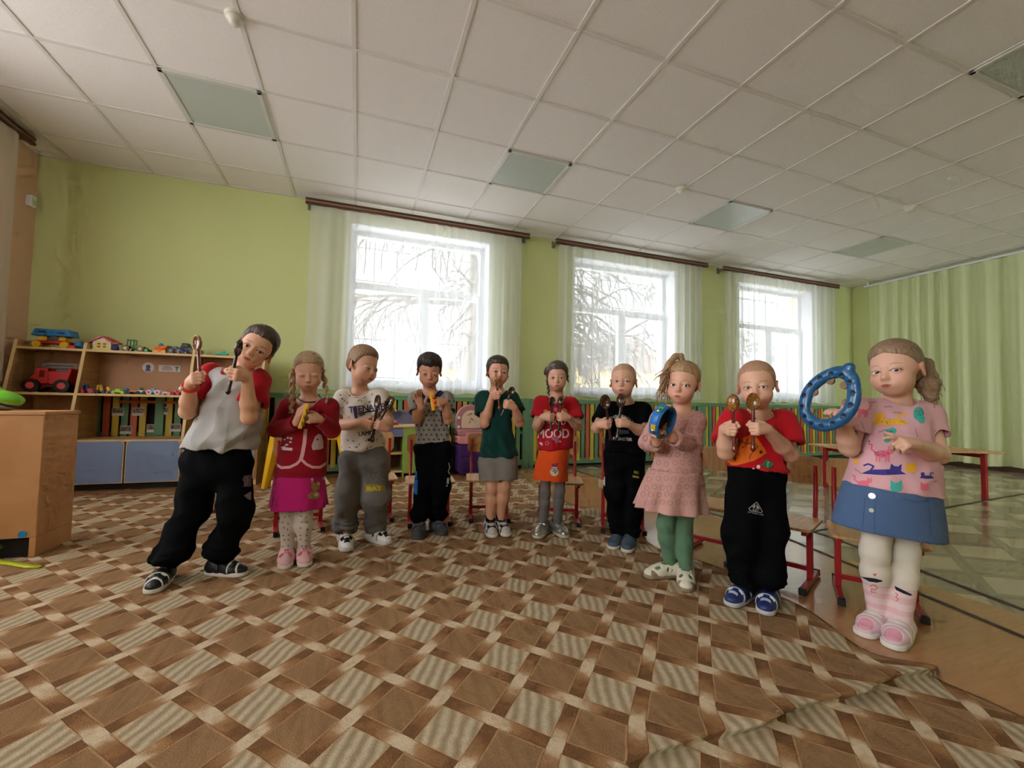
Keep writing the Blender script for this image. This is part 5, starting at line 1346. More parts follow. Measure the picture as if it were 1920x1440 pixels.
def hair(k, m, th=.006, top=.004, line=HL_SHORT, fringe=0.0, rough=(.0022, 260), seed=1, extra=None, label=None, h=.0022, name='hair', edge=.035):
    C, R, s = k.C, k.R, k.hs
    def fn(Pp):
        L = ((Pp-C)@R)/s; x, y, z = L[..., 0], L[..., 1], L[..., 2]
        def el(cx, rx):
            qv = L-np.array(cx); k0 = np.linalg.norm(qv/rx, axis=-1); k1 = np.linalg.norm(qv/(np.array(rx)**2), axis=-1)+1e-9; return k0*(k0-1)/k1
        ph = np.arctan2(np.abs(x), -(y-.01)); zl = np.interp(ph, *line)
        zl = zl - fringe*np.clip(1-ph/1.0, 0, 1)**.6*(1+.22*np.sin(x*170+1)+.14*np.sin(x*520))
        zl = zl+.0012*np.sin(x*520+z*80)+.0012*np.sin(y*610)
        g = (zl-z)*.75
        thin = np.clip((z-zl)/edge, 0, 1); thin = 1-(1-thin)**2
        d = np.minimum(el((0, .012, .027), (.0745+.0012, .0885+.0012, .080+.0012)), el((0, .03, .0), (.068+.001, .072+.001, .07+.001)))
        d = d-(th+top*np.clip((z-.03)/.06, 0, 1))*thin
        return np.maximum(d, g)*s
    sd = Sdf().fn(fn, C-.135*s, C+.135*s, 0)
    # keep the inside of the head free
    if extra: extra(sd, k)
    o = soft(name, sd, h, m, k.root, label, wr=(rough[0]*.5, rough[1]*1.3, seed, None, (1, 1, .25))); return o
def braid(sd, P0, P1, r, n=9, k=.003, bow=(0, 0, 0)):
    P0, P1 = np.asarray(P0), np.asarray(P1); d = nrm(P1-P0); sx = nrm(np.cross(d, [0.3, 1, 0]))
    for i in range(n):
        t = i/(n-1); c = P0+(P1-P0)*t+np.array(bow)*math.sin(PI*t)+sx*r*.42*(1 if i % 2 else -1); rr = r*(1-.35*t)
        sd.ell(c, (rr*.9, rr*.8, rr*1.75), k=k)
def strands(name, m, parent, curves, r=.0016):
    b = MB()
    for pts in curves: b.tube([tuple(p) for p in pts], [r*(1-.6*i/(len(pts)-1)) for i in range(len(pts))], 5, caps=False)
    return b.build(name, m, parent)

# ---- things held in the hands
def spoon_meshes():
    b = Sdf().ell((0, 0, .150), (.0235, .0135, .033), k=.0).ell((0, -.0075, .151), (.0200, .0115, .0285), k=.001, kind='d')
    h = Sdf().cap((0, .001, -.018), (0, .0, .040), .0072, .0058, .003).cap((0, 0, .04), (0, .002, .122), .0058, .0062, .003).ell((0, .001, -.020), (.0085, .0085, .011), k=.004)
    r = []
    for sd in (b, h):
        V, F = sd.mesh(.0019); r.append((V, F))
    return r
SPB, SPH = spoon_meshes()
def spoon_mat(name, dark, gold, red):
    m = bpy.data.materials.new(name); m.use_nodes = True; nt = m.node_tree; b = nt.nodes['Principled BSDF']; L = nt.links.new
    b.inputs['Roughness'].default_value = .22; b.inputs['Coat Weight'].default_value = .5
    tc = nt.nodes.new('ShaderNodeTexCoord'); n = nt.nodes.new('ShaderNodeTexVoronoi'); n.inputs['Scale'].default_value = 70; L(tc.outputs['Object'], n.inputs['Vector'])
    r = nt.nodes.new('ShaderNodeValToRGB'); e = r.color_ramp.elements; r.color_ramp.interpolation = 'CONSTANT'
    e[0].color = (*lin(red), 1); e[1].position = .26; e[1].color = (*lin(gold), 1); z = e.new(.44); z.color = (*lin(dark), 1)
    L(n.outputs['Distance'], r.inputs[0]); L(r.outputs[0], b.inputs['Base Color']); return m
M_SPG = spoon_mat('lacquer_gold', (120, 76, 30), (168, 116, 40), (120, 40, 24)); M_SPD = spoon_mat('lacquer_dark', (50, 28, 20), (110, 76, 36), (92, 30, 22)); M_SPH = mat('lacquer_handle', (110, 36, 24), .25, coat=.5); M_SPHD = mat('lacquer_handle_dark', (50, 28, 22), .25, coat=.5)
SPM = {}
def spoon(G, ax, face, label, dark=False, L=1.0, at=.0):
    """G: grip point, ax: towards the bowl, face: where the hollow looks"""
    Z = nrm(ax); Y = -np.asarray(face, float); Y = nrm(Y-Z*(Y@Z)); Xv = np.cross(Y, Z)
    key = dark
    if key not in SPM:
        mb = raw_mesh('bowl', *SPB); mb.materials.append(M_SPD if dark else M_SPG); mh = raw_mesh('handle', *SPH); mh.materials.append(M_SPHD if dark else M_SPH); SPM[key] = (mb, mh)
    t = thing('wooden_spoon', label, 'spoon')
    A = np.stack([Xv, Y, Z], 1)*L; o = G-Z*at
    t.matrix_world = Matrix(((A[0][0], A[0][1], A[0][2], o[0]), (A[1][0], A[1][1], A[1][2], o[1]), (A[2][0], A[2][1], A[2][2], o[2]), (0, 0, 0, 1)))
    link('bowl', SPM[key][0], None, t); link('handle', SPM[key][1], None, t); return t
KIDS = {}
wl_ = mat('white_rubber_trim', (220, 218, 210), .5)
wht_sole = mat('white_sole', (222, 218, 208), .5)
sock = lambda n, c: cloth('sock_'+n, c, .9, 500, .2)
FW_ = lambda k: -k.Yk                                   # towards the viewer
# ---- 1: boy leaning, grey shirt with red sleeves
q = dict(label='person in a grey shirt with red sleeves, leaning sideways', s=1.0, hs=.865, toeL=(284, 1113), toeR=(458, 1079), anL=(322, 1048), anR=(434, 1046), back=.10,
  head=(481, 652), head_off=.03, roll=27, yaw=-4, pitch=2, neck=(446, 698), shL=(397, 706), shR=(484, 716), elL=(352, 772), elR=(467, 782), arm_off=(.06, .06), arm=1.12, hand=1.04,
  handL=('grip', (375, 710), .17, (370, 645), .15), handR=('grip', (436, 702), .17, (447, 655), .17), hipL=(377, 868), hipR=(438, 868), knL=(362, 955), knR=(443, 955), eye=.0058, iris=(92, 70, 50), skin=(222, 170, 140), brow=(90, 66, 48), smile=.6)
k = person(q); KIDS[1] = k
g = cloth('grey_jersey', (178, 176, 176)); rd = cloth('red_jersey', (176, 22, 34))
shirt(k, q, g, sleeve=.62, hemL=(347, 838), hemR=(470, 842), rad=(.052, .060), cw=1.12, wr=(.014, 48), sleeve_m=rd, sleeve_sep=True, seed=4, dep=1.25)
collar(k, rd, k.top)
b0 = bvh(k.top)
decal('shirt_print', b0, [oval(464, 718, 8, 9), oval(461, 724, 5, 5)], mat('print_blue_green', (40, 84, 130), .7), k.top)
decal('shirt_print', b0, [oval(473, 722, 2.6, 7, .2), oval(468, 732, 3, 2)], mat('print_yellow', (214, 186, 60), .7), k.top, .002)
bl = cloth('black_track_fabric', (13, 14, 16), .9)
trousers(k, q, bl, rad=(.069, .064, .050), wr=(.013, 52), hipw=.064)
bt = bvh(k.low); gy = mat('print_grey', (130, 118, 120), .7)
decal('trouser_print', bt, [poly((457, 892), (471, 890), (471, 912), (457, 913))], mat('print_dull_pink', (92, 72, 74), .7), k.low)
decal('trouser_print', bt, stroke([(458, 893), (455, 900), (459, 903), (457, 912)], 1.2)+stroke([(462, 893), (464, 901), (461, 910)], 1)+[poly((457, 929), (470, 921), (470, 938), (463, 935))], gy, k.low, .002)
shoes(k, 'sandal', (wht_sole, mat('black_leather', (30, 32, 36), .4), mat('black_leather', (30, 32, 36), .4), sock('slate', (62, 64, 70))), ((.064, .1, .0028, .0102, .05), (.090, .5, .003, .0088, .05), (-.026, -.4, .003, .0088, .05), (.004, .35, .008, .0118, .011)), wl_)
hair(k, hair_mat('hair_dark_brown', (44, 32, 26), (84, 64, 50)), th=.007, top=.010, fringe=.006, seed=3)
bw_ = MB(); w0 = k.wr[0]+(k.eL-k.wr[0])*.16; d_ = nrm(k.eL-k.wr[0]); a_ = nrm(np.cross(d_, k.Xk)); b_ = np.cross(d_, a_)
bw_.tube([tuple(w0+(a_*math.cos(t)+b_*math.sin(t))*.0265) for t in [2*PI*i/24 for i in range(24)]], .006, 8, closed=True); o = bw_.build('wristband', mat('red_silicone', (206, 36, 34), .4), k.root)
cdir = nrm(-k.Xk*.8-k.Yk*.6+0); MB().ball(tuple(w0+nrm(cdir-d_*(cdir@d_))*.030), .0085).build('clasp', wht, o)
spoon(k.held[0][0], k.held[0][1], -k.Xk*.8+FW_(k)*.6, 'golden wooden spoon held up in the higher hand of the leaning child')
spoon(k.held[1][0], k.held[1][1], k.Xk*.9-k.Yk*.3, 'dark wooden spoon held in front of the cheek of the leaning child', True, 1.05, .05)
# ---- 2: girl in the red cardigan
q = dict(label='person with blonde braids in a dark red cardigan and magenta skirt', s=.94, hs=.825, toeL=(534, 1067), toeR=(572, 1063), anL=(538, 1035), anR=(571, 1033),
  head=(579, 696), head_off=.03, roll=-1, yaw=-2, pitch=14, neck=(580, 750), shL=(540, 764), shR=(617, 764), elL=(518, 805), elR=(622, 806), arm_off=(.04, .04), arm=1.0,
  handL=('flat', (556, 792), .13, (571, 752), .15, (-.9, .3, 0), (12, 18, 12), 0, 'side'), leg=.95, handR=('grip', (577, 784), .15, (581, 757), .15, (.05, -.03, -.025)), hipL=(545, 880), hipR=(578, 880), knL=(541, 965), knR=(571, 965), eye=.0018, iris=(90, 100, 110), skin=(216, 164, 138), brow=(170, 134, 104), brow_w=.5, smile=1)
k = person(q); KIDS[2] = k
rc = cloth('dark_red_knit', (150, 14, 32), .9, 300, .4)
shirt(k, q, rc, 'cardigan', hemL=(513, 890), hemR=(610, 890), long=True, rad=(.05, .052), cw=1.02, neck=.062, seed=7, wr=(.004, 40), dep=1.3)
b0 = bvh(k.top); pk = mat('pink_trim', (214, 160, 160), .8)
tr = stroke([(573, 806), (571, 830), (567, 852), (564, 862)], 7)+stroke([(564, 862), (556, 870), (543, 876), (528, 877), (514, 868)], 5)+stroke([(566, 862), (574, 870), (586, 876), (600, 876), (612, 868)], 5)
decal('trim', b0, tr, pk, k.top)
decal('applique', b0, [poly((584, 836), (588, 828), (591, 818), (598, 813), (603, 816), (606, 828), (606, 840), (600, 843), (586, 844), (590, 838))], mat('applique_grey_pink', (190, 160, 160), .8), k.top)
decal('applique', b0, [oval(595, 824, 1.6, 2)], mat('dark_thread', (60, 30, 34), .8), k.top, .002)
decal('applique', b0, [oval(534, 824, 2.4, 2), oval(540, 821, 2.4, 2), oval(546, 822, 2.4, 2.4), oval(545, 829, 2.6, 1.8), oval(538, 834, 3.4, 1.8), poly((527, 838), (549, 840), (548, 845), (530, 844)), poly((528, 838), (536, 836), (533, 843))], mat('applique_white', (216, 198, 198), .8), k.top)
skirt(k, cloth('magenta_fabric', (186, 26, 108), .8), (509, 950), (611, 950), pleat=(.05, 7), dep=1.2)
bt = bvh(k.low)
decal('skirt_print', bt, [oval(591, 913, 8, 7), oval(590, 928, 10, 8), oval(582, 930, 5, 6), oval(586, 906, 3, 4), oval(596, 906, 3, 4)], mat('print_olive', (150, 124, 60), .8), k.low)
decal('skirt_print', bt, [oval(592, 927, 5, 4), oval(585, 899, 3, 3), oval(597, 907, 2.6, 2.6), oval(606, 897, 2.4, 3)], mat('print_pale_pink', (206, 160, 170), .8), k.low, .002)
tights(k, cloth('white_tights', (220, 208, 198), .9))
bt = bvh([c for c in k.root.children if c.name.startswith('tights')][-1]); rg = random.Random(5)
decal('tights_print', bt, [oval(x+rg.uniform(-2, 2), y+rg.uniform(-2, 2), 1.6, 1.2) for y in range(958, 1040, 11) for x in (532, 541, 565, 574)], mat('print_grey_red', (124, 92, 94), .8), k.root)
pks = mat('pink_leather', (222, 172, 172), .5)
shoes(k, 'sandal', (mat('pink_white_sole', (224, 206, 200), .5), pks, mat('pale_pink_strap', (234, 200, 198), .5), sock('rose_sock', (196, 140, 146))), ((.064, .1, .0025, .0100, .05), (.048, .25, .005, .0108, .012)), mat('rose_patch', (206, 96, 120), .5))
hb = hair_mat('hair_blonde', (150, 120, 88), (196, 168, 130))
hair(k, hb, th=.004, top=.004, line=HL_SLICK, rough=(.0016, 300), seed=2)
sd = Sdf(); braid(sd, k.T(-.082, .0, -.035), k.P((547, 772), .07), .0125, 10); soft('braid', sd, .0026, hb, k.root)
sd = Sdf(); braid(sd, k.T(.080, .01, -.035), k.P((614, 752), .05), .011, 7); soft('braid', sd, .0026, hb, k.root); p = k.P((547, 773), .07)
MB().tube([tuple(p+k.Xk*.009*math.cos(t)+k.Yk*.009*math.sin(t)) for t in [2*PI*i/14 for i in range(14)]], .0045, 6, closed=True).build('hair_tie', mat('green_grey_tie', (150, 156, 130), .6), k.root)
nk = MB(); nd = nrm(k.T(0, .01, -.06)-k.N); nk.tube([tuple(k.N+nd*.012+k.Xk*math.cos(t)*.050+k.Yk*math.sin(t)*.048+k.up*.022*math.sin(t)) for t in [2*PI*i/30 for i in range(30)]], .0028, 6, closed=True)
nk.build('necklace', mat('dark_beads', (74, 24, 30), .4), k.root)
# yellow rattle
def bar_toy(nm, label, p0, p1, w, th, nrm_, m, m2):
    c = (p0+p1)/2; Z = nrm(p1-p0); Y = nrm(np.asarray(nrm_)-Z*(np.asarray(nrm_)@Z)); X = np.cross(Y, Z); L = np.linalg.norm(p1-p0)
    t = thing(nm, label, 'toy rattle'); t.matrix_world = Matrix(((X[0], Y[0], Z[0], c[0]), (X[1], Y[1], Z[1], c[1]), (X[2], Y[2], Z[2], c[2]), (0, 0, 0, 1)))
    MB().bb((-w/2, -th/2, -L/2), (w/2, th/2, L/2)).build('frame', m, t, bevel=.004)
    b = MB(); 
    for i in range(3): z = -L*.30+L*.25*i; b.cyl((w*.1, -th*.8, z), (w*.75, -th*.8, z+.004), .010, n=12).cyl((w*.1, th*.8, z), (w*.75, th*.8, z+.004), .010, n=12)
    b.build('clapper', m2, t); return t
bar_toy('toy_rattle', 'yellow plastic bar rattle in the hands of the child in the red cardigan', k.P((562, 804), .17), k.P((578, 757), .17), .017, .010, k.Yk, M_YEL, mat('dark_brass', (120, 84, 40), .35))
# ---- 3: boy in grey trousers looking aside
q = dict(label='person in a white printed shirt and grey trousers looking aside', s=1.02, hs=.915, toeL=(651, 1034), toeR=(730, 1021), anL=(646, 990), anR=(719, 983),
  head=(681, 684), head_off=.02, roll=6, yaw=44, pitch=12, neck=(676, 733), shL=(645, 749), shR=(711, 747), elL=(634, 798), elR=(728, 791), arm_off=(.02, .03), arm=1.05,
  handL=('grip', (697, 795), .13, (704, 772), .145, (-.05, -.02, -.008)), handR=('grip', (707, 796), .135, (717, 776), .13, (.05, -.02, -.004)), hipL=(665, 862), hipR=(700, 860), knL=(655, 930), knR=(706, 928), eye=.0050, iris=(96, 104, 110), look=False, skin=(214, 162, 136), brow=(150, 114, 84), brow_w=.5)
k = person(q); KIDS[3] = k
shirt(k, q, cloth('white_printed_jersey', (214, 202, 190)), hemL=(639, 846), hemR=(722, 838), rad=(.052, .060), sleeve=.60, cw=1.05, seed=9, dep=1.3); collar(k, MATS['white_printed_jersey'], k.top)
b0 = bvh(k.top); rg = random.Random(8); dk = mat('print_charcoal', (70, 60, 58), .8); st = []
for i in range(70):
    x, y = rg.uniform(630, 735), rg.uniform(738, 842); a = rg.uniform(0, PI); st += stroke([(x, y), (x+4*math.cos(a), y+4*math.sin(a))], 1.1)+stroke([(x+2, y), (x+2+2.4*math.cos(a+1.3), y+2.4*math.sin(a+1.3))], 1.0)
st = [s_ for s_ in st if not (656 < s_[0][0][0] < 712 and 754 < s_[0][0][1] < 822)]
decal('shirt_print', b0, st, dk, k.top)
decal('shirt_print', b0, [words('TEENAGE', 688, 771, 17, -.10, .35, .92)]+[poly((662, 764), (669, 763), (671, 786), (666, 788))], mat('print_violet', (58, 40, 92), .8), k.top, .0016)
decal('shirt_print', b0, stroke([(672, 776), (690, 772), (706, 770)], 2.5)+stroke([(674, 780), (684, 776)], 2)+[words('LAMES', 688, 816, 11, -.10, .3, 1.0)], mat('print_black', (30, 26, 30), .8), k.top, .0018, maxe=9)
gt = cloth('grey_sweat_fabric', (112, 108, 104), .85)
trousers(k, q, gt, rad=(.076, .070, .046), wr=(.013, 50), hipw=.070, cut=.0)
bt = bvh(k.low)
decal('trouser_print', bt, [poly((684, 907), (700, 911), (722, 909), (722, 919), (702, 921), (684, 923))], mat('print_mustard', (150, 132, 40), .8), k.low)
decal('trouser_print', bt, [words('BAT', 702, 920, 12, 0.0, .5, 1.3)], mat('print_yellow_bright', (196, 178, 60), .8), k.low, .002)
decal('trouser_print', bt, stroke([(697, 903), (699, 888), (704, 899), (708, 888), (712, 896), (722, 901)], 1.6)+stroke([(700, 906), (706, 898), (714, 906), (721, 906)], 1.6), gy, k.low, .002)
wl = mat('white_leather', (224, 220, 214), .4); bkp = mat('black_patent', (30, 26, 26), .25)
shoes(k, 'sandal', (mat('light_sole', (206, 200, 196), .5), wl, mat('pale_grey_strap', (204, 200, 196), .45), sock('dark_patch', (46, 38, 36))), ((.090, .4, .011, .0082, .014), (.062, .1, .002, .0100, .05), (.024, .35, .003, .0092, .02)), bkp)
hair(k, hair_mat('hair_light_brown', (112, 84, 60), (160, 126, 92)), th=.005, top=.008, rough=(.0018, 280), seed=5)
spoon(k.P((702, 795), .14), k.P((707, 766), .14)-k.P((700, 818), .13), FW_(k)*.4-k.Xk, 'dark wooden spoon in the nearer hand of the child looking aside', True, 1.15, .06)
spoon(k.P((708, 795), .13), nrm(k.P((724, 766), .12)-k.P((708, 795), .13)), -k.Xk*.6-k.Yk*.5+k.up*.3, 'brown wooden spoon in the farther hand of the child looking aside', True, 1.2, .06)
# ---- 4: boy in polo shirt clapping
q = dict(label='person in a grey polo shirt with navy collar, squinting and clapping', s=1.0, hs=.85, toeL=(783, 1012), toeR=(833, 1004), anL=(787, 975), anR=(827, 972),
  head=(805, 695), head_off=.03, roll=1, yaw=3, pitch=14, neck=(807, 737), shL=(780, 750), shR=(836, 750), elL=(783, 786), elR=(841, 787), arm_off=(.05, .05), arm=1.0,
  handL=('flat', (790, 764), .14, (779, 731), .15, (-.5, -.6, 0), (10, 14, 10), .25, 'side'), handR=('grip', (818, 757), .15, (813, 733), .15, (.045, -.03, -.03)), hipL=(797, 842), hipR=(830, 842), knL=(795, 912), knR=(829, 912), eye=.0034, iris=(60, 44, 34), skin=(206, 150, 122), brow=(70, 50, 40), smile=.9)
k = person(q); KIDS[4] = k
shirt(k, q, cloth('grey_polo_jersey', (150, 144, 138)), hemL=(782, 833), hemR=(845, 826), rad=(.046, .050), sleeve=.60, cw=1.08, seed=12, dep=1.3)
nv = cloth('navy_rib', (34, 40, 62), .9); o = collar(k, nv, k.top, r=.052, th=.0115)
b0 = bvh(k.top)
decal('collar_tip', b0, [poly((786, 731), (799, 729), (806, 741), (799, 748)), poly((813, 734), (826, 731), (832, 737), (824, 746))], nv, k.top, .004)
st = []; rg = random.Random(3)
for j in range(9):
    for i in range(9):
        x, y = 776+i*9.4+(j % 2)*4.7, 752+j*9; st += stroke([(x-1.6, y), (x+1.6, y+.6)], 1.6)+stroke([(x, y-1.8), (x+.4, y+1.8)], 1.4)
decal('shirt_print', b0, [s_ for s_ in st if s_[0][0][1] > 745], mat('print_dark', (52, 46, 46), .8), k.top)
trousers(k, q, cloth('black_jersey', (10, 10, 13), .85), rad=(.056, .052, .042), wr=(.012, 52), hipw=.054, cut=.0)
bt = bvh(k.low)
decal('pocket_flap', bt, [poly((772, 881), (783, 884), (782, 898), (772, 893)), poly((774, 899), (784, 899), (783, 927), (776, 925))], cloth('bright_blue', (30, 110, 190), .8), k.low, .004)
decal('trouser_print', bt, [poly((838, 896), (842, 896), (841, 907), (837, 907)), poly((836, 910), (839, 909), (839, 912), (836, 912))]+stroke([(841, 868), (843, 876), (840, 884), (843, 889)], 1.4), mat('print_white', (190, 190, 190), .8), k.low, .002)
ds = mat('dark_grey_suede', (66, 68, 72), .8)
shoes(k, 'sandal', (mat('grey_sole', (74, 72, 74), .6), ds, mat('grey_strap', (94, 96, 104), .8), sock('grey', (96, 98, 106))), ((.064, .1, .003, .0100, .05), (.004, .35, .004, .0118, .03)), mat('near_black_trim', (36, 36, 40), .6))
hair(k, hair_mat('hair_near_black', (24, 18, 18), (58, 42, 36)), th=.008, top=.012, fringe=.022, seed=6, rough=(.0026, 220))
t = bar_toy('toy_rattle', 'yellow and orange plastic bar rattle in the hands of the child in the polo shirt', k.P((813, 770), .165), k.P((808, 734), .165), .020, .012, k.Yk, M_YEL, org)
# ---- 5: boy in dark green
q = dict(label='person in a dark green shirt and grey shorts', s=1.0, hs=.805, toeL=(924, 1008), toeR=(951, 1006), anL=(920, 972), anR=(943, 970),
  head=(933, 697), head_off=.02, roll=3, yaw=14, pitch=-3, neck=(932, 733), shL=(907, 749), shR=(958, 749), elL=(909, 794), elR=(974, 792), arm_off=(.05, .04), arm=.98,
  handL=('grip', (934, 741), .13, (931, 715), .13, (-.012, -.05, -.05)), handR=('grip', (949, 758), .13, (955, 743), .13, (.05, -.02, -.02)), hipL=(920, 868), hipR=(948, 868), knL=(922, 915), knR=(946, 913), eye=.0052, iris=(60, 44, 34), skin=(214, 158, 130), brow=(66, 48, 40))
k = person(q); KIDS[5] = k
shirt(k, q, cloth('dark_green_jersey', (14, 62, 56)), hemL=(899, 856), hemR=(970, 854), rad=(.048, .056), sleeve=.60, cw=1.05, seed=15, dep=1.3); collar(k, MATS['dark_green_jersey'], k.top)
trousers(k, q, cloth('grey_melange', (132, 126, 120), .9), rad=(.072, .072, .05), short=.68, hipw=.066, wr=(.005, 60))
shoes(k, 'sandal', (wht_sole, mat('grey_white_leather', (196, 190, 186), .5), mat('indigo_strap', (58, 54, 84), .6), sock('black', (28, 28, 30))), ((.084, .3, .004, .0086, .05), (.024, .3, .003, .0092, .05)), mat('near_black_trim', (36, 36, 40), .6))
s2 = Sdf()
for (a_, d_) in k.feet: s2.cap(a_+k.up*.03, a_+k.up*.098*k.S, .026, .0275, .01)
soft('sock_cuff', s2, .004, sock('black', (28, 28, 30)), k.root)
hair(k, hair_mat('hair_dark', (34, 26, 24), (70, 54, 46)), th=.007, top=.010, fringe=.012, seed=8)
spoon(k.held[0][0], k.held[0][1], k.Xk, 'brown wooden spoon held before the mouth of the child in dark green', False, .95, .055)
spoon(k.held[1][0], k.held[1][1], FW_(k), 'dark wooden spoon in front of the chest of the child in dark green', True, .85, .05)
# ---- 6: girl in red shirt and orange shorts
q = dict(label='person in a red printed shirt, orange shorts and grey tights', s=.98, hs=.80, toeL=(1006, 1010), toeR=(1061, 1009), anL=(1017, 980), anR=(1050, 980),
  head=(1045, 706), head_off=.02, roll=0, yaw=-1, pitch=2, neck=(1044, 745), shL=(1015, 758), shR=(1070, 760), elL=(1007, 799), elR=(1084, 799), arm_off=(.04, .04), arm=1.0,
  leg=.80, handL=('grip', (1034, 783), .13, (1035, 757), .13, (-.055, -.025, -.012)), handR=('grip', (1049, 782), .13, (1051, 757), .13, (.055, -.025, -.012)), hipL=(1025, 860), hipR=(1052, 860), knL=(1022, 925), knR=(1049, 922), eye=.0064, iris=(54, 40, 34), skin=(210, 158, 132), brow=(84, 64, 52))
k = person(q); KIDS[6] = k
shirt(k, q, cloth('red_cotton', (178, 18, 34)), hemL=(1007, 844), hemR=(1074, 840), rad=(.048, .056), sleeve=.66, cw=1.05, seed=18, dep=1.3); collar(k, MATS['red_cotton'], k.top)
b0 = bvh(k.top); pw = mat('print_pinkish_white', (222, 200, 200), .8)
decal('shirt_print', b0, [words('MOOD', 1037, 821, 24, .0, .5, .80)]+[words('GOOD', 1040, 796, 17, 0, .5, .8)]+[oval(1014, 831, 2.4, 2.0), oval(1016, 833, 1.8, 2.4), oval(1050, 828, 1.6, 1.6)], pw, k.top, maxe=9)
decal('shirt_print', b0, [oval(1041, 822, 7, 4), oval(1044, 826, 4, 5), oval(1042, 768, 4, 4)], mat('print_rose', (186, 96, 120), .8), k.top, .002)
decal('shirt_print', b0, [oval(1023, 771, 4, 3.6), oval(1058, 771, 6, 5), oval(1061, 776, 4, 5)], mat('print_orange', (214, 140, 50), .8), k.top)
decal('shirt_print', b0, [oval(1026+3.2*math.cos(a), 831+3*math.sin(a), 1.3, 1.3) for a in [PI*2*i/5 for i in range(5)]], mat('print_sage', (150, 150, 130), .8), k.top)
skirt(k, cloth('orange_cotton', (226, 82, 24), .8), (999, 897), (1063, 901), 'shorts', pleat=(.05, 5), dep=1.15, wr=(.004, 40))
bt = bvh(k.low)
decal('shorts_print', bt, [oval(1039.5, 884, 8.2, 9)], mat('print_cream', (214, 200, 188), .8), k.low)
decal('shorts_print', bt, [oval(1037, 881, 3, 3), oval(1044, 881, 3, 3)]+stroke([(1032, 878), (1041, 886), (1047, 878)], 1)+[oval(1041, 886, 1.4, 1.2)], mat('print_dark', (52, 46, 46), .8), k.low, .002)
decal('shorts_print', bt, [oval(1036.5, 881, 2, 2), oval(1044, 881, 2, 2)], mat('print_cream', (214, 200, 188), .8), k.low, .0028)
decal('shorts_print', bt, [oval(1038, 872, 4, 3), oval(1044, 871, 3, 3), oval(1040, 873, 3, 3)], mat('print_purple_pink', (150, 50, 90), .8), k.low, .002)
tights(k, cloth('grey_tights', (116, 110, 108), .9))
sil = mat('silver_leather', (176, 174, 166), .28, metal=.75)
shoes(k, 'ballet', (mat('cream_sole', (196, 186, 160), .5), sil, sil, cloth('grey_tights', (116, 110, 108), .9)))
hd = hair_mat('hair_brown', (48, 36, 32), (92, 74, 62))
hair(k, hd, th=.005, top=.006, line=([0, .4, .8, 1.05, 1.3, 1.5, 1.75, 2.1, 3.15], [.050, .050, .034, .002, -.030, -.030, .0, -.04, -.07]), seed=9, rough=(.002, 220))
sd = Sdf(); sd.ell(k.T(-.070, .02, .045), (.022, .022, .022), k=.01); sd.ell(k.T(-.080, .02, .028), (.016, .016, .018), k=.01); braid(sd, k.T(-.068, .03, -.05), k.P((1029, 741), .0), .0085, 6)
soft('side_bun', sd, .0026, hd, k.root, wr=(.002, 240, 3))
stn = MB(); c_ = k.T(-.028, -.066, .076); nn = nrm(c_-k.C); ux = nrm(np.cross(k.up, nn)); uy = np.cross(nn, ux)
stn.tube([tuple(c_+nn*.006+(ux*math.sin(a)+uy*math.cos(a))*(.0125 if i % 2 == 0 else .0055)) for i, a in enumerate([PI*i/5 for i in range(10)])], .0016, 6, closed=True); stn.build('star_clip', mat('silver_pink', (220, 190, 200), .3, metal=.5), k.root)
spoon(k.held[0][0], k.held[0][1], FW_(k)*.8+k.Xk*.5, 'dark wooden spoon on the left in the hands of the child in orange shorts', True, .92, .05)
spoon(k.held[1][0], k.held[1][1], FW_(k)*.8-k.Xk*.7, 'dark wooden spoon on the right in the hands of the child in orange shorts', True, .92, .05)
# ---- 7: boy in black
q = dict(label='person with cropped fair hair in a black printed shirt and black trousers', s=.97, hs=.865, toeL=(1147, 1030), toeR=(1175, 1036), anL=(1156, 995), anR=(1181, 998),
  head=(1169, 714), head_off=.02, roll=0, yaw=-8, pitch=-4, neck=(1172, 752), shL=(1136, 770), shR=(1205, 772), elL=(1119, 803), elR=(1206, 811), arm_off=(.05, .05), arm=1.05,
  handL=('grip', (1141, 795), .13, (1137, 768), .14, (-.05, -.03, -.012)), handR=('grip', (1160, 793), .13, (1163, 765), .13, (.055, -.03, -.012)), hipL=(1155, 855), hipR=(1187, 855), knL=(1153, 925), knR=(1187, 927), eye=.0052, iris=(70, 66, 64), skin=(216, 166, 140), brow=(150, 116, 92), brow_w=.55)
k = person(q); KIDS[7] = k
shirt(k, q, cloth('black_cotton', (10, 11, 15), .85), hemL=(1132, 846), hemR=(1208, 848), rad=(.050, .056), sleeve=.66, cw=1.05, seed=21, dep=1.25); collar(k, MATS['black_cotton'], k.top)
b0 = bvh(k.top); pw2 = mat('print_white', (190, 190, 190), .8)
decal('shirt_print', b0, [words('DANGEROUS', 1166, 784, 8.5, .20, .25, 1.0, arc=.030)], pw2, k.top, .0016, maxe=9)
decal('shirt_print', b0, [words('MONSTER', 1167, 826, 8.2, .06, .25, .95)], pw2, k.top, .0022, maxe=9)
decal('shirt_print', b0, [poly((1153, 813), (1160, 805), (1164, 811), (1178, 807), (1180, 813), (1166, 814))]+[oval(1159, 795, 3, 4)], mat('print_slate', (84, 88, 100), .8), k.top)
trousers(k, q, cloth('black_sweat_fabric', (10, 10, 12), .85), rad=(.065, .060, .048), wr=(.012, 52), hipw=.062)
bt = bvh(k.low)
decal('trouser_print', bt, [words('BE', 1193, 888, 7, .15, .2, 1.4)]+[poly((1186, 891), (1198, 893), (1198, 897), (1186, 895))], mat('print_mustard', (150, 132, 40), .8), k.low)
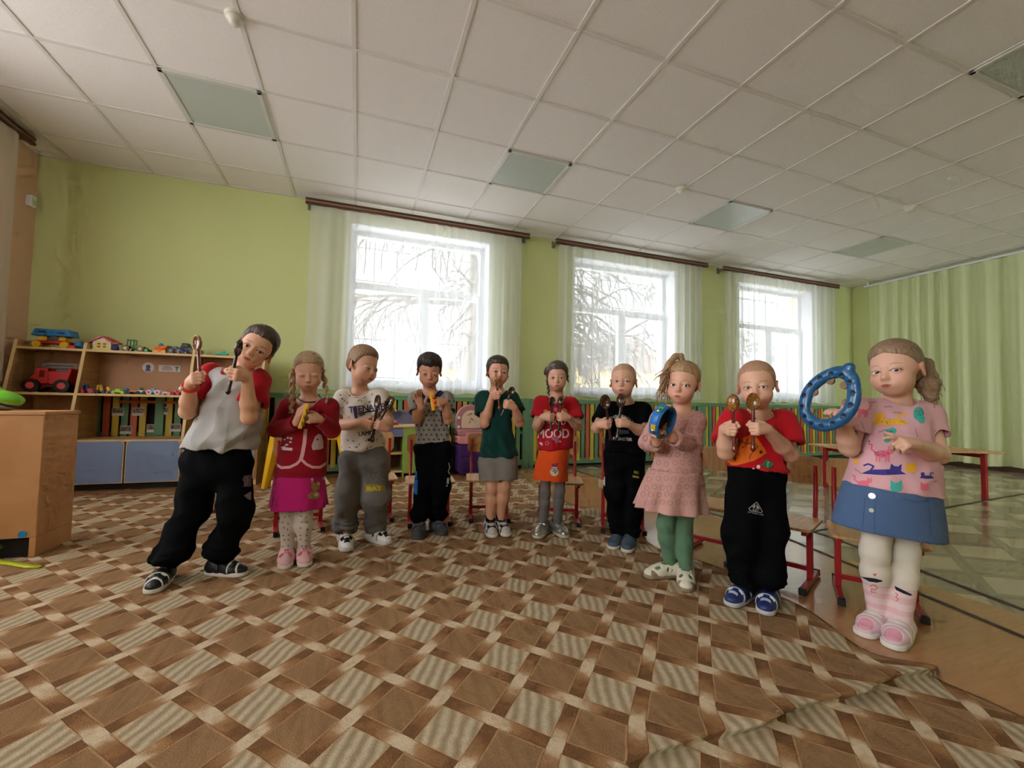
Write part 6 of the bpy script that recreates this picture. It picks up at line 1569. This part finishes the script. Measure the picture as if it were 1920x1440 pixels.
decal('side_stripe', bt, [poly((1131, 888), (1135, 888), (1135, 912), (1132, 908))], mat('print_white', (190, 190, 190), .8), k.low, .002)
db = mat('denim_blue_canvas', (72, 88, 102), .85)
shoes(k, 'sneaker', (mat('cream_sole2', (206, 198, 182), .5), db, mat('denim_strap', (84, 100, 114), .85), sock('dark', (40, 40, 46))))
hair(k, hair_mat('hair_fair_crop', (174, 132, 104), (200, 156, 128)), edge=.06, th=.0014, top=.002, rough=(.0006, 500), seed=10)
spoon(k.held[0][0], k.held[0][1], FW_(k), 'dark wooden spoon on the left in the hands of the child in black', True, 1.15, .055)
spoon(k.held[1][0], k.held[1][1], FW_(k)*.8-k.Xk*.5, 'dark wooden spoon on the right in the hands of the child in black', True, 1.15, .055)
# ---- 8: girl in pink dress with tambourine
q = dict(label='person in a dusty pink dress and green tights with a curly side ponytail', s=.97, hs=.86, toeL=(1212, 1083), toeR=(1286, 1110), anL=(1243, 1052), anR=(1286, 1072),
  head=(1281, 718), head_off=.03, roll=4, yaw=-14, pitch=2, neck=(1277, 766), shL=(1239, 787), shR=(1304, 790), elL=(1213, 829), elR=(1302, 836), arm_off=(.03, .05), arm=1.0,
  handL=('flat', (1231, 830), .14, (1226, 805), .18, (-.3, -.75, -.3), (30, 40, 25), 0, 'up'), handR=('flat', (1262, 822), .13, (1238, 794), .15, (.7, .6, 0), (15, 22, 15), .2, 'up'), hipL=(1262, 900), hipR=(1294, 902), knL=(1248, 985), knR=(1280, 995), eye=.0064, iris=(70, 76, 86), skin=(220, 168, 142), brow=(160, 126, 100), brow_w=.45, lip=(190, 96, 92))
k = person(q); KIDS[8] = k
dp = cloth('dusty_pink_cotton', (204, 156, 148), .9)
shirt(k, q, dp, 'dress', hemL=(1220, 880), hemR=(1318, 884), long=True, rad=(.05, .058), cw=1.0, seed=24, dep=1.12, wr=(.005, 40)); collar(k, dp, k.top, .052, .005)
skirt(k, dp, (1194, 950), (1322, 958), 'skirt_tier', top=k.Hc+k.up*.02, wt=k.w2*.93, pleat=(.09, 11), dep=1.1, seed=5, curve=.8)
bD = [bvh(k.top), bvh(k.low)]; st = []; rg = random.Random(6)
for j in range(12):
    for i in range(9):
        x, y = 1204+i*15+(j % 2)*7+rg.uniform(-2, 2), 778+j*15+rg.uniform(-2, 2); r = 4.6
        st += stroke([(x+r*math.cos(a), y+r*math.sin(a)) for a in [2*PI*n_/8 for n_ in range(9)]], .9)+[oval(x-1.5, y-.8, .6, .6, n=6), oval(x+1.5, y-.8, .6, .6, n=6)]
decal('dress_print', bD, st, mat('print_old_rose', (172, 118, 114), .9), k.top, .0014)
tights(k, cloth('sage_tights', (96, 128, 100), .9))
cr = mat('cream_leather', (224, 216, 194), .5); tp = mat('taupe_rubber', (150, 130, 108), .6)
shoes(k, 'tbar', (tp, cr, cr, cloth('sage_tights', (96, 128, 100), .9)))
s2 = Sdf()
for (a_, d_) in k.feet: s2.cap(a_+np.array([0, 0, .022])-d_*.025, a_+d_*.085+np.array([0, 0, .020]), .033*k.S, .034*k.S, .01, flat=((0, 0, 1), 1.5))
s2.half((0, 0, k.feet[0][0][2]+.002), (0, 0, -1)); soft('rubber_rim', s2, .0035, tp, k.root)
hl = hair_mat('hair_honey', (128, 96, 66), (190, 152, 112))
hair(k, hl, th=.005, top=.005, line=HL_SLICK, seed=11, rough=(.0016, 300))
rg = random.Random(12); cv = []
root_ = k.P((1272, 678), .02)
for i in range(46):
    e = k.P((1243+rg.uniform(-14, 12), 722+rg.uniform(-22, 40)), .03+rg.uniform(-.03, .03)); m_ = k.P((1253+rg.uniform(-8, 6), 688+rg.uniform(-8, 10)), .02+rg.uniform(-.02, .02)); pts = []; ph = rg.uniform(0, 6)
    for n_ in range(16):
        t_ = n_/15; p = root_*(1-t_)**2+m_*2*t_*(1-t_)+e*t_*t_; w_ = .010*t_; pts.append(p+k.Xk*w_*math.sin(9*t_+ph)+k.Yk*w_*math.cos(9*t_+ph))
    cv.append(pts)
strands('ponytail', hl, k.root, cv, .0042)
sd = Sdf(); pts = [(1280, 678), (1276, 668), (1266, 668), (1256, 680), (1249, 696)]
for a_, b_ in zip(pts[:-1], pts[1:]): sd.cap(k.P(a_, .02), k.P(b_, .02), .0135, .0125, .008)
pts = [(1249, 696), (1245, 712), (1241, 730)]
for a_, b_ in zip(pts[:-1], pts[1:]): sd.cap(k.P(a_, .02), k.P(b_, .03), .016, .012, .008)
soft('ponytail_base', sd, .003, hl, k.root, wr=(.003, 180, 2))
# blue tambourine
def tambourine():
    c = k.P((1243, 790), .19); Zp = nrm(k.Xk*.84-k.Yk*.42-k.up*.28); Zp = nrm(Zp); U = nrm(k.up*.9-Zp*(k.up@Zp)*.9); W_ = np.cross(Zp, U)
    t = thing('tambourine', 'blue tambourine with green and yellow marks held by the child in the pink dress', 'tambourine')
    t.matrix_world = Matrix(((U[0], W_[0], Zp[0], c[0]), (U[1], W_[1], Zp[1], c[1]), (U[2], W_[2], Zp[2], c[2]), (0, 0, 0, 1)))
    r, h = .067, .020
    MB().lathe([(r-.005, -h), (r, -h), (r+.001, 0), (r, h), (r-.005, h), (r-.006, 0), (r-.005, -h)], 44).build('rim', mat('tambourine_blue', (36, 116, 196), .35), t)
    MB().lathe([(.0001, -h+.002), (r-.004, -h+.002), (r-.004, -h+.005), (.0001, -h+.005)], 44).build('skin', mat('dark_drum_skin', (64, 40, 34), .5), t)
    for a, mk in ((.15, 0), (1.6, 0), (-1.2, 1), (2.8, 1), (-2.4, 0)):
        Tm = Matrix.Rotation(a+PI, 4, 'Z')
        MB().box((r+.001, 0, 0), (.004, .026, .020), T=Tm).build('mark', mat('tambourine_yellow', (226, 180, 40), .4) if mk else mat('tambourine_green', (60, 170, 80), .4), t)
    j = MB()
    for a in (.85, -.5, 2.2, -1.8, 3.5): Tm = Matrix.Rotation(a, 4, 'Z'); j.cyl((r-.002, 0, -.004), (r-.002, 0, .004), .012, n=14, T=Tm)
    j.build('jingles', mat('steel', (170, 168, 160), .3, metal=.9), t)
tambourine()
# ---- 9: boy in red with two spoons before the face
q = dict(label='person with cropped hair in a red shirt and black trousers', s=.97, hs=.86, toeL=(1369, 1137), toeR=(1434, 1153), anL=(1388, 1092), anR=(1444, 1106),
  head=(1419, 721), head_off=.02, roll=-4, yaw=-5, pitch=3, neck=(1423, 777), shL=(1377, 790), shR=(1468, 793), elL=(1361, 848), elR=(1481, 852), arm_off=(.05, .05), arm=1.1,
  handL=('grip', (1376, 806), .15, (1375, 780), .15, (-.02, -.05, -.04)), handR=('grip', (1412, 804), .16, (1412, 780), .16, (.04, -.045, -.02)), hipL=(1400, 892), hipR=(1435, 894), knL=(1390, 1000), knR=(1440, 1004), eye=.0054, iris=(84, 92, 96), skin=(222, 172, 146), brow=(150, 116, 92), brow_w=.6)
k = person(q); KIDS[9] = k
shirt(k, q, cloth('scarlet_cotton', (190, 18, 32)), hemL=(1362, 874), hemR=(1472, 882), rad=(.054, .062), sleeve=.68, cw=1.08, seed=27, dep=1.25, wr=(.010, 50)); collar(k, MATS['scarlet_cotton'], k.top)
b0 = bvh(k.top)
decal('shirt_print', b0, [poly((1376, 838), (1384, 826), (1398, 818), (1412, 814), (1420, 822), (1422, 836), (1434, 842), (1437, 850), (1428, 856), (1414, 864), (1402, 865), (1390, 860), (1384, 872), (1372, 872), (1361, 864), (1362, 858), (1370, 852))], mat('print_bright_orange', (236, 112, 20), .8), k.top)
decal('shirt_print', b0, stroke([(1400, 824), (1398, 832), (1406, 832), (1410, 826)], 1.2)+stroke([(1412, 828), (1420, 838), (1408, 852), (1406, 860)], 1.2)+stroke([(1372, 850), (1378, 862)], 1.2)+stroke([(1378, 850), (1380, 864)], 1.2)+stroke([(1392, 822), (1390, 830)], 1.2)+[oval(1411, 824, 3, 4), oval(1426, 848, 3, 3), oval(1394, 838, 1.4, 1.4)], mat('print_dark', (52, 46, 46), .8), k.top, .0022)
decal('badge', b0, [poly((1438, 861), (1451, 870), (1441, 880), (1427, 872))], mat('print_green', (20, 120, 72), .8), k.top, .002)
decal('badge_lettering', b0, [words('song', 1440, 871, 6, -1.45, .1)], mat('print_white', (190, 190, 190), .8), k.top, .0034)
decal('shirt_print', b0, [oval(1413, 880, 4, 3), oval(1422, 875, 3.4, 3.6), oval(1447, 818, 5, 2.6, .4)], mat('print_offwhite', (216, 196, 186), .8), k.top, .002)
trousers(k, q, cloth('black_fleece', (10, 10, 12), .9), rad=(.070, .066, .056), wr=(.012, 52), hipw=.066)
bt = bvh(k.low); wt = mat('print_white', (190, 190, 190), .8)
decal('trouser_print', bt, stroke([(1417, 942), (1404, 953), (1406, 957), (1427, 961), (1429, 959), (1419, 942), (1417, 942)], 1.2)+[poly((1415.5, 945), (1415.5, 952), (1410, 951)), poly((1418, 945), (1418, 953), (1424, 954))], wt, k.low, .0016, maxe=4)
decal('trouser_print', bt, [words('CAT', 1416, 957.2, 4.6, .16, .08, 1.3), words('CAT WHEEL CARE', 1416, 963.4, 3.2, .20, .05, 1.15)], wt, k.low, .0022, maxe=4)
nb_ = mat('navy_blue_leather', (36, 50, 104), .45)
shoes(k, 'sandal', (mat('pale_grey_sole', (186, 186, 190), .5), nb_, mat('dark_navy_strap', (30, 36, 66), .4), sock('navy', (36, 40, 60))), ((.066, .4, .004, .0100, .05), (.090, .2, .005, .0085, .018), (.012, .35, .003, .0118, .05)), mat('silver_blue_trim', (168, 172, 184), .35))
hair(k, hair_mat('hair_sandy_crop', (160, 120, 94), (188, 148, 120)), edge=.06, th=.0018, top=.003, rough=(.0008, 500), seed=13)
spoon(k.held[0][0], k.held[0][1], -FW_(k)*.9+k.Xk*.3, 'golden wooden spoon with its round back showing, held by the child in the red shirt', False, 1.0, .052)
spoon(k.held[1][0], k.held[1][1], FW_(k)*.9+k.up*.25, 'golden wooden spoon with its hollow showing before the mouth of the child in red', False, 1.0, .052)
# ---- 10: girl in the pink cat shirt
q = dict(label='person in a pink cat shirt and denim skirt raising a blue ring', s=1.0, hs=.90, toeL=(1617, 1194), toeR=(1672, 1217), anL=(1636, 1142), anR=(1698, 1160), ground=.0, back=.075,
  head=(1678, 691), head_off=.02, roll=-6, yaw=-22, pitch=2, neck=(1681, 752), shL=(1611, 772), shR=(1735, 780), elL=(1592, 840), elR=(1760, 853), arm_off=(.0, .06), arm=1.06,
  leg=1.08, handL=('flat', (1582, 792), .05, (1556, 752), .08, (.45, -.75, .3), (25, 35, 25), .05, 'up'), handR=('flat', (1713, 833), .17, (1668, 824), .20, (.1, .7, .7), (8, 10, 8), .1, 'side', ((8, 12, 8), (50, 70, 40), (60, 75, 45), (62, 75, 45))), hipL=(1655, 925), hipR=(1706, 930), knL=(1640, 1035), knR=(1696, 1040), eye=.0056, iris=(84, 74, 62), skin=(224, 176, 152), brow=(140, 108, 84), brow_w=.55, smile=.4)
k = person(q); KIDS[10] = k
pj = cloth('pink_jersey', (228, 176, 184))
shirt(k, q, pj, hemL=(1588, 906), hemR=(1754, 930), rad=(.046, .052), sleeve=.52, cw=1.06, seed=30, dep=1.3, wr=(.007, 50)); collar(k, pj, k.top, .052, .0045)
b0 = bvh(k.top)
def cat_lying(x, y, L, h, s=1):
    return [poly((x-L/2, y+h*.3), (x-L*.3, y-h*.25), (x+L*.3, y-h*.3), (x+L/2, y+h*.35), (x, y+h*.5)), poly((x-s*L*.38, y+h*.1), (x-s*L*.40, y-h*1.0), (x-s*L*.32, y-h*.65), (x-s*L*.24, y-h*.7), (x-s*L*.16, y-h*1.05), (x-s*L*.12, y+h*.1))]+stroke([(x+s*L*.3, y-h*.1), (x+s*L*.22, y-h*.7), (x+s*L*.34, y-h*1.0), (x+s*L*.44, y-h*.8)], h*.22)
def cat_walk(x, y, w, s=1):
    return [oval(x, y, w*.42, w*.2), oval(x+s*w*.42, y-w*.16, w*.2, w*.17), poly((x+s*w*.28, y-w*.22), (x+s*w*.28, y-w*.48), (x+s*w*.40, y-w*.30)), poly((x+s*w*.46, y-w*.30), (x+s*w*.58, y-w*.48), (x+s*w*.58, y-w*.2))]+[poly((x+d, y), (x+d+w*.1, y), (x+d+w*.08, y+w*.44), (x+d, y+w*.44)) for d in (-w*.38, -w*.22, w*.12, w*.28)]+stroke([(x-s*w*.38, y-w*.08), (x-s*w*.62, y-w*.25), (x-s*w*.58, y-w*.5), (x-s*w*.76, y-w*.55)], w*.09)
def cat_face(x, y, r):
    return [oval(x, y, r, r*.85), poly((x-r*.95, y-r*.2), (x-r*.95, y-r*1.3), (x-r*.2, y-r*.75)), poly((x+r*.95, y-r*.2), (x+r*.95, y-r*1.3), (x+r*.2, y-r*.75))]
CT = {'print_cat_yellow': ((240, 180, 50), cat_lying(1668, 790, 72, 15)+cat_face(1708, 878, 10)+cat_face(1606, 865, 5)), 'print_cat_teal': ((70, 178, 168), [oval(1668, 814, 10, 10), oval(1663, 822, 7, 8), oval(1673, 808, 8, 6)]+[oval(1690, 833, 9, 7)]+[oval(1722, 776, 10, 13), oval(1727, 786, 7, 8)]+cat_face(1680, 914, 11)),
      'print_cat_coral': ((232, 112, 138), cat_walk(1655, 851, 34)+cat_walk(1619, 906, 26)+cat_walk(1617, 772, 24, -1)+cat_face(1733, 914, 8)), 'print_cat_navy': ((60, 54, 140), cat_lying(1657, 884, 84, 14, -1)+cat_lying(1737, 894, 28, 8))}
for i, (n_, (c_, sh_)) in enumerate(CT.items()): decal('shirt_print', b0, sh_, mat(n_, c_, .8), k.top, .0014)
rg = random.Random(14)
decal('shirt_print', b0, [oval(1650+rg.uniform(-12, 16), 851+rg.uniform(-4, 4), .9, .9, n=6) for _ in range(16)]+[oval(1668+rg.uniform(-8, 8), 816+rg.uniform(-8, 8), .9, .9, n=6) for _ in range(14)]+[oval(1722+rg.uniform(-7, 7), 778+rg.uniform(-8, 8), .9, .9, n=6) for _ in range(12)]+[oval(1672+rg.uniform(-20, 24), 792+rg.uniform(-3, 3), .8, .8, n=6) for _ in range(12)], mat('print_dark', (52, 46, 46), .8), k.top, .0026)
st = []
for x, y, a in ((1682, 774, .05), (1665, 763, 0), (1655, 808, -.3), (1700, 850, .3), (1612, 850, -.4), (1618, 800, 1.2), (1610, 884, .6), (1635, 755, -.1), (1712, 758, -.3), (1692, 850, -.2), (1718, 812, 1.3)):
    p = [(x-8*math.cos(a)+n_*2*math.cos(a), y-8*math.sin(a)+n_*2*math.sin(a)+(1.4 if n_ % 2 else -1.4)) for n_ in range(9)]; st += stroke(p, .8)
decal('shirt_print', b0, st+[oval(1630, 828, 2, 2)], mat('print_grey_violet', (128, 110, 134), .8), k.top, .0014)
dn = cloth('blue_denim', (84, 110, 150), .85, 300, .4)
skirt(k, dn, (1571, 982), (1757, 1010), wt=k.w2*.93, pleat=(.02, 4), dep=1.35, wr=(.003, 30), seed=8)
bt = bvh(k.low)
decal('stitching', bt, stroke([(1622, 935), (1620, 960), (1617, 992)], 1.2)+stroke([(1641, 938), (1640, 962), (1640, 1000)], 1.2)+stroke([(1690, 934), (1720, 942), (1740, 938)], 1.4)+stroke([(1738, 930), (1742, 960), (1744, 1000)], 1.2), mat('denim_stitch', (60, 82, 116), .9), k.low, .0015)
for (px_, py_), c_, n_ in (((1635, 930), (214, 212, 206), 'button'), ((1634, 957), (120, 116, 104), 'button')):
    d_ = ray(px_, py_); h_ = bt.ray_cast(Vector(CAM), Vector(d_/np.linalg.norm(d_)))
    if h_[0] is not None:
        a_ = np.array(h_[0]); nn = np.array(h_[1]); MB().cyl(tuple(a_-nn*.002), tuple(a_+nn*.004), .0095 if c_[0] > 200 else .007, n=18).build(n_, mat('metal_%d' % c_[0], c_, .3, metal=.3), k.low, bevel=.001)
zk = [(k.knL+k.anL)/2, (k.knR+k.anR)/2]
def tcol(V):
    out = np.tile(np.array(lin((222, 212, 196))), (len(V), 1))
    L_ = ((V-k.N)@k.X) < ((zk[0]+zk[1])/2-k.N)@k.X
    z = V[:, 2]; zb = np.where(L_, k.anL[2]+.098, k.anR[2]+.098)
    low = z < zb; pkc = np.array(lin((226, 182, 186))); pk2 = np.array(lin((232, 204, 202))); s_ = (np.sin(z*160) > .1)
    out[low & s_] = pkc; out[low & ~s_] = pk2; return out
tights(k, tone_mat('pink_stripe_tights', .9, (420, .25)), colour=tcol)
bt = bvh([c for c in k.root.children if c.name.startswith('tights')][-1])
decal('tights_print', bt, [poly((1614, 1081), (1628, 1084), (1640, 1084), (1654, 1088), (1654, 1090), (1644, 1092), (1630, 1090)), poly((1677, 1098), (1690, 1106), (1711, 1115), (1706, 1117), (1694, 1113), (1680, 1106))], mat('print_navy_dark', (32, 26, 48), .9), k.root, .0014)
decal('tights_print', bt, stroke([(1632, 1099), (1636, 1096), (1642, 1097), (1645, 1102), (1640, 1106), (1634, 1104), (1634, 1110), (1643, 1110)], 1.4)+stroke([(1679, 1112), (1684, 1115), (1680, 1120), (1685, 1124), (1680, 1127)], 1.4)+[poly((1636, 1076), (1644, 1075), (1641, 1081))], mat('print_red_pink', (200, 92, 108), .9), k.root, .0014)
shoes(k, 'open', (wht_sole, mat('pink_glitter', (222, 188, 196), .45), mat('white_pink_strap', (230, 220, 214), .5), cloth('sock_rose', (226, 160, 176), .9)))
ha = hair_mat('hair_ash_blonde', (112, 88, 66), (164, 134, 104))
hair(k, ha, th=.005, top=.006, line=([0, .35, .7, 1.0, 1.3, 1.55, 1.8, 2.3, 3.15], [.060, .052, .044, .030, .012, .006, -.01, -.05, -.065]), seed=17, rough=(.0018, 220))
sd = Sdf(); pp = [k.T(.015, .098, .04), k.T(.035, .125, .005), k.T(.045, .122, -.06), k.T(.050, .110, -.12)]
for (a_, b_, r1, r2) in zip(pp[:-1], pp[1:], (.022, .030, .032), (.030, .032, .018)): sd.cap(a_, b_, r1, r2, .02)
soft('ponytail', sd, .003, ha, k.root, wr=(.0035, 170, 4, None, (1, 1, .25)))
MB().tube([tuple(k.T(.015+.021*math.cos(t), .096, .042+.021*math.sin(t))) for t in [2*PI*i/16 for i in range(16)]], .005, 8, closed=True).build('hair_tie', mat('dark_tie', (60, 44, 50), .7), k.root)
rg = random.Random(3); cv = []
for i in range(40):
    s0 = pp[0]+(k.R@np.array([rg.uniform(-.01, .01), .015, rg.uniform(-.01, .01)])); e = pp[3]+(k.R@np.array([rg.uniform(-.03, .035), rg.uniform(-.02, .03), rg.uniform(-.05, .02)])); m_ = pp[1]+(k.R@np.array([rg.uniform(-.03, .05), .03, rg.uniform(-.02, .03)]))
    cv.append([s0*(1-t)**2+m_*2*t*(1-t)+e*t*t+k.Xk*.004*math.sin(8*t+i) for t in [n_/11 for n_ in range(12)]])
strands('ponytail_strand', ha, k.root, cv, .0022)
# ring tambourine
def ring_tambourine():
    c = k.P((1553, 751), .10); U0 = k.Xk; Zp = nrm(-k.Yk*.86-k.Xk*.42+k.up*.12); Up = nrm(k.up*.82+k.Xk*.50); Up = nrm(Up-Zp*(Up@Zp)); Sx = np.cross(Up, Zp)
    t = thing('ring_tambourine', 'blue plastic ring tambourine raised by the child in the pink cat shirt', 'tambourine')
    t.matrix_world = Matrix(((Sx[0], Up[0], Zp[0], c[0]), (Sx[1], Up[1], Zp[1], c[1]), (Sx[2], Up[2], Zp[2], c[2]), (0, 0, 0, 1)))
    sd = Sdf(); n = 40; P_ = []
    for i in range(n):
        a = 2*PI*i/n; ry = .086+.016*max(0, math.sin(a))**3; P_.append(np.array([.072*math.cos(a), ry*math.sin(a), 0]))
    for i in range(n): sd.cap(P_[i], P_[(i+1) % n], .0195, .0195, .002, flat=((0, 0, 1), 1.35))
    sd.cap((0, .098, 0), (0, .124, 0), .014, .012, .012); sd.ell((0, .124, 0), (.016, .010, .014), k=.006)
    for i in range(14):
        a = 2*PI*(i+.5)/14; p = np.array([.074*math.cos(a), .090*math.sin(a), 0]); sd.ell(p, (.0075, .0075, .03), k=.002, kind='d')
    V, F = sd.mesh(.0024); link('frame', raw_mesh('frame', V, F), mat('ring_blue', (22, 88, 136), .3, coat=.3), t)
    j = MB()
    for a in (.3, 1.25, 2.1, 3.1, 4.1, 5.3): x, y = .054*math.cos(a), .069*math.sin(a); j.cyl((x, y, -.0035), (x, y, -.0008), .0125, n=16).cyl((x, y, .0008), (x, y, .0035), .0125, n=16)
    j.build('jingles', mat('dark_brass', (120, 84, 40), .35), t)
ring_tambourine()
# green bag on the cabinet
bm_ = tone_mat('bag_foil', .35)
sd = Sdf(); bc = np.array([1.035, -2.13, zt+.0255]); sd.ell(bc+np.array([-.03, 0, .05]), (.13, .10, .055), k=.03).ell(bc+np.array([.06, 0, .045]), (.09, .085, .045), k=.03).cap(bc+np.array([-.12, .0, .095]), bc+np.array([.03, .01, .098]), .018, .012, .04).half(bc, (0, 0, -1))
def bagc(V):
    z = V[:, 2]-bc[2]; x = V[:, 0]-bc[0]; out = np.tile(np.array(lin((112, 190, 44))), (len(V), 1)); w = z+.10*x
    out[w < .052] = lin((214, 220, 200)); out[(w < .052) & (np.sin(x*46+z*60) > .1)] = lin((150, 196, 70)); st = np.abs(z-.078+.45*np.maximum(x-.0, 0)) < .007; out[st & (x > -.02)] = lin((36, 66, 130)); return out
o = soft('packet', sd, .0035, bm_, None, wr=(.006, 50, 3), colour=bagc); tag(o, 'shiny green and white plastic bag lying on top of the tan cabinet', 'bag')
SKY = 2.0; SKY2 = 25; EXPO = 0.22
# ================================================================== LIGHT
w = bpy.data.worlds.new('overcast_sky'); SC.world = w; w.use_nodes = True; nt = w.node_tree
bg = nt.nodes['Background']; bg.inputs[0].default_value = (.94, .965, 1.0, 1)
# overcast sky: brighter overhead and on the side behind the viewer, shaped to light the room
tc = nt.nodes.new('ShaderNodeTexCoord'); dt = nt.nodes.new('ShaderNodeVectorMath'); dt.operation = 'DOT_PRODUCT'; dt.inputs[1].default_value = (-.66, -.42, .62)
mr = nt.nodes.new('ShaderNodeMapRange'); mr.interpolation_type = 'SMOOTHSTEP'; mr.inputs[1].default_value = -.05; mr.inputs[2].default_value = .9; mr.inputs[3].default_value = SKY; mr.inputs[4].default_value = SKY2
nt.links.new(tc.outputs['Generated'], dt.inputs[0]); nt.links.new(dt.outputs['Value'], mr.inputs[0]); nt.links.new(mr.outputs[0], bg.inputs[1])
for (a, b) in OPEN:
    l = bpy.data.lights.new('window_portal', 'AREA'); l.shape = 'RECTANGLE'; l.size = b-a; l.size_y = Z1-Z0; l.cycles.is_portal = True
    o = bpy.data.objects.new('window_portal', l); COL.objects.link(o); o.location = ((a+b)/2, .36, (Z0+Z1)/2); o.rotation_euler = (-PI/2, 0, 0)
for (a, b) in LOPEN:
    l = bpy.data.lights.new('window_portal', 'AREA'); l.shape = 'RECTANGLE'; l.size = b-a; l.size_y = Z1-Z0; l.cycles.is_portal = True
    o = bpy.data.objects.new('window_portal', l); COL.objects.link(o); o.location = (-.36, (a+b)/2, (Z0+Z1)/2); o.rotation_euler = (PI/2, 0, -PI/2)
for (a, b) in ADDED_OPEN:
    l = bpy.data.lights.new('window_portal', 'AREA'); l.shape = 'RECTANGLE'; l.size = b-a; l.size_y = Z1-Z0; l.cycles.is_portal = True
    o = bpy.data.objects.new('window_portal', l); COL.objects.link(o); o.location = ((a+b)/2, YB-.36, (Z0+Z1)/2); o.rotation_euler = (PI/2, 0, 0)
c = SC.cycles; c.max_bounces = 9; c.diffuse_bounces = 4; c.glossy_bounces = 3; c.transmission_bounces = 4; c.transparent_max_bounces = 12
c.sample_clamp_indirect = 6; c.use_denoising = True; c.use_adaptive_sampling = True; c.adaptive_threshold = .09; c.time_limit = 1050; c.adaptive_min_samples = 12; c.caustics_reflective = False; c.caustics_refractive = False
v = SC.view_settings; v.view_transform = 'Standard'; v.look = 'None'; v.gamma = 1; v.use_curve_mapping = False; v.exposure = EXPO
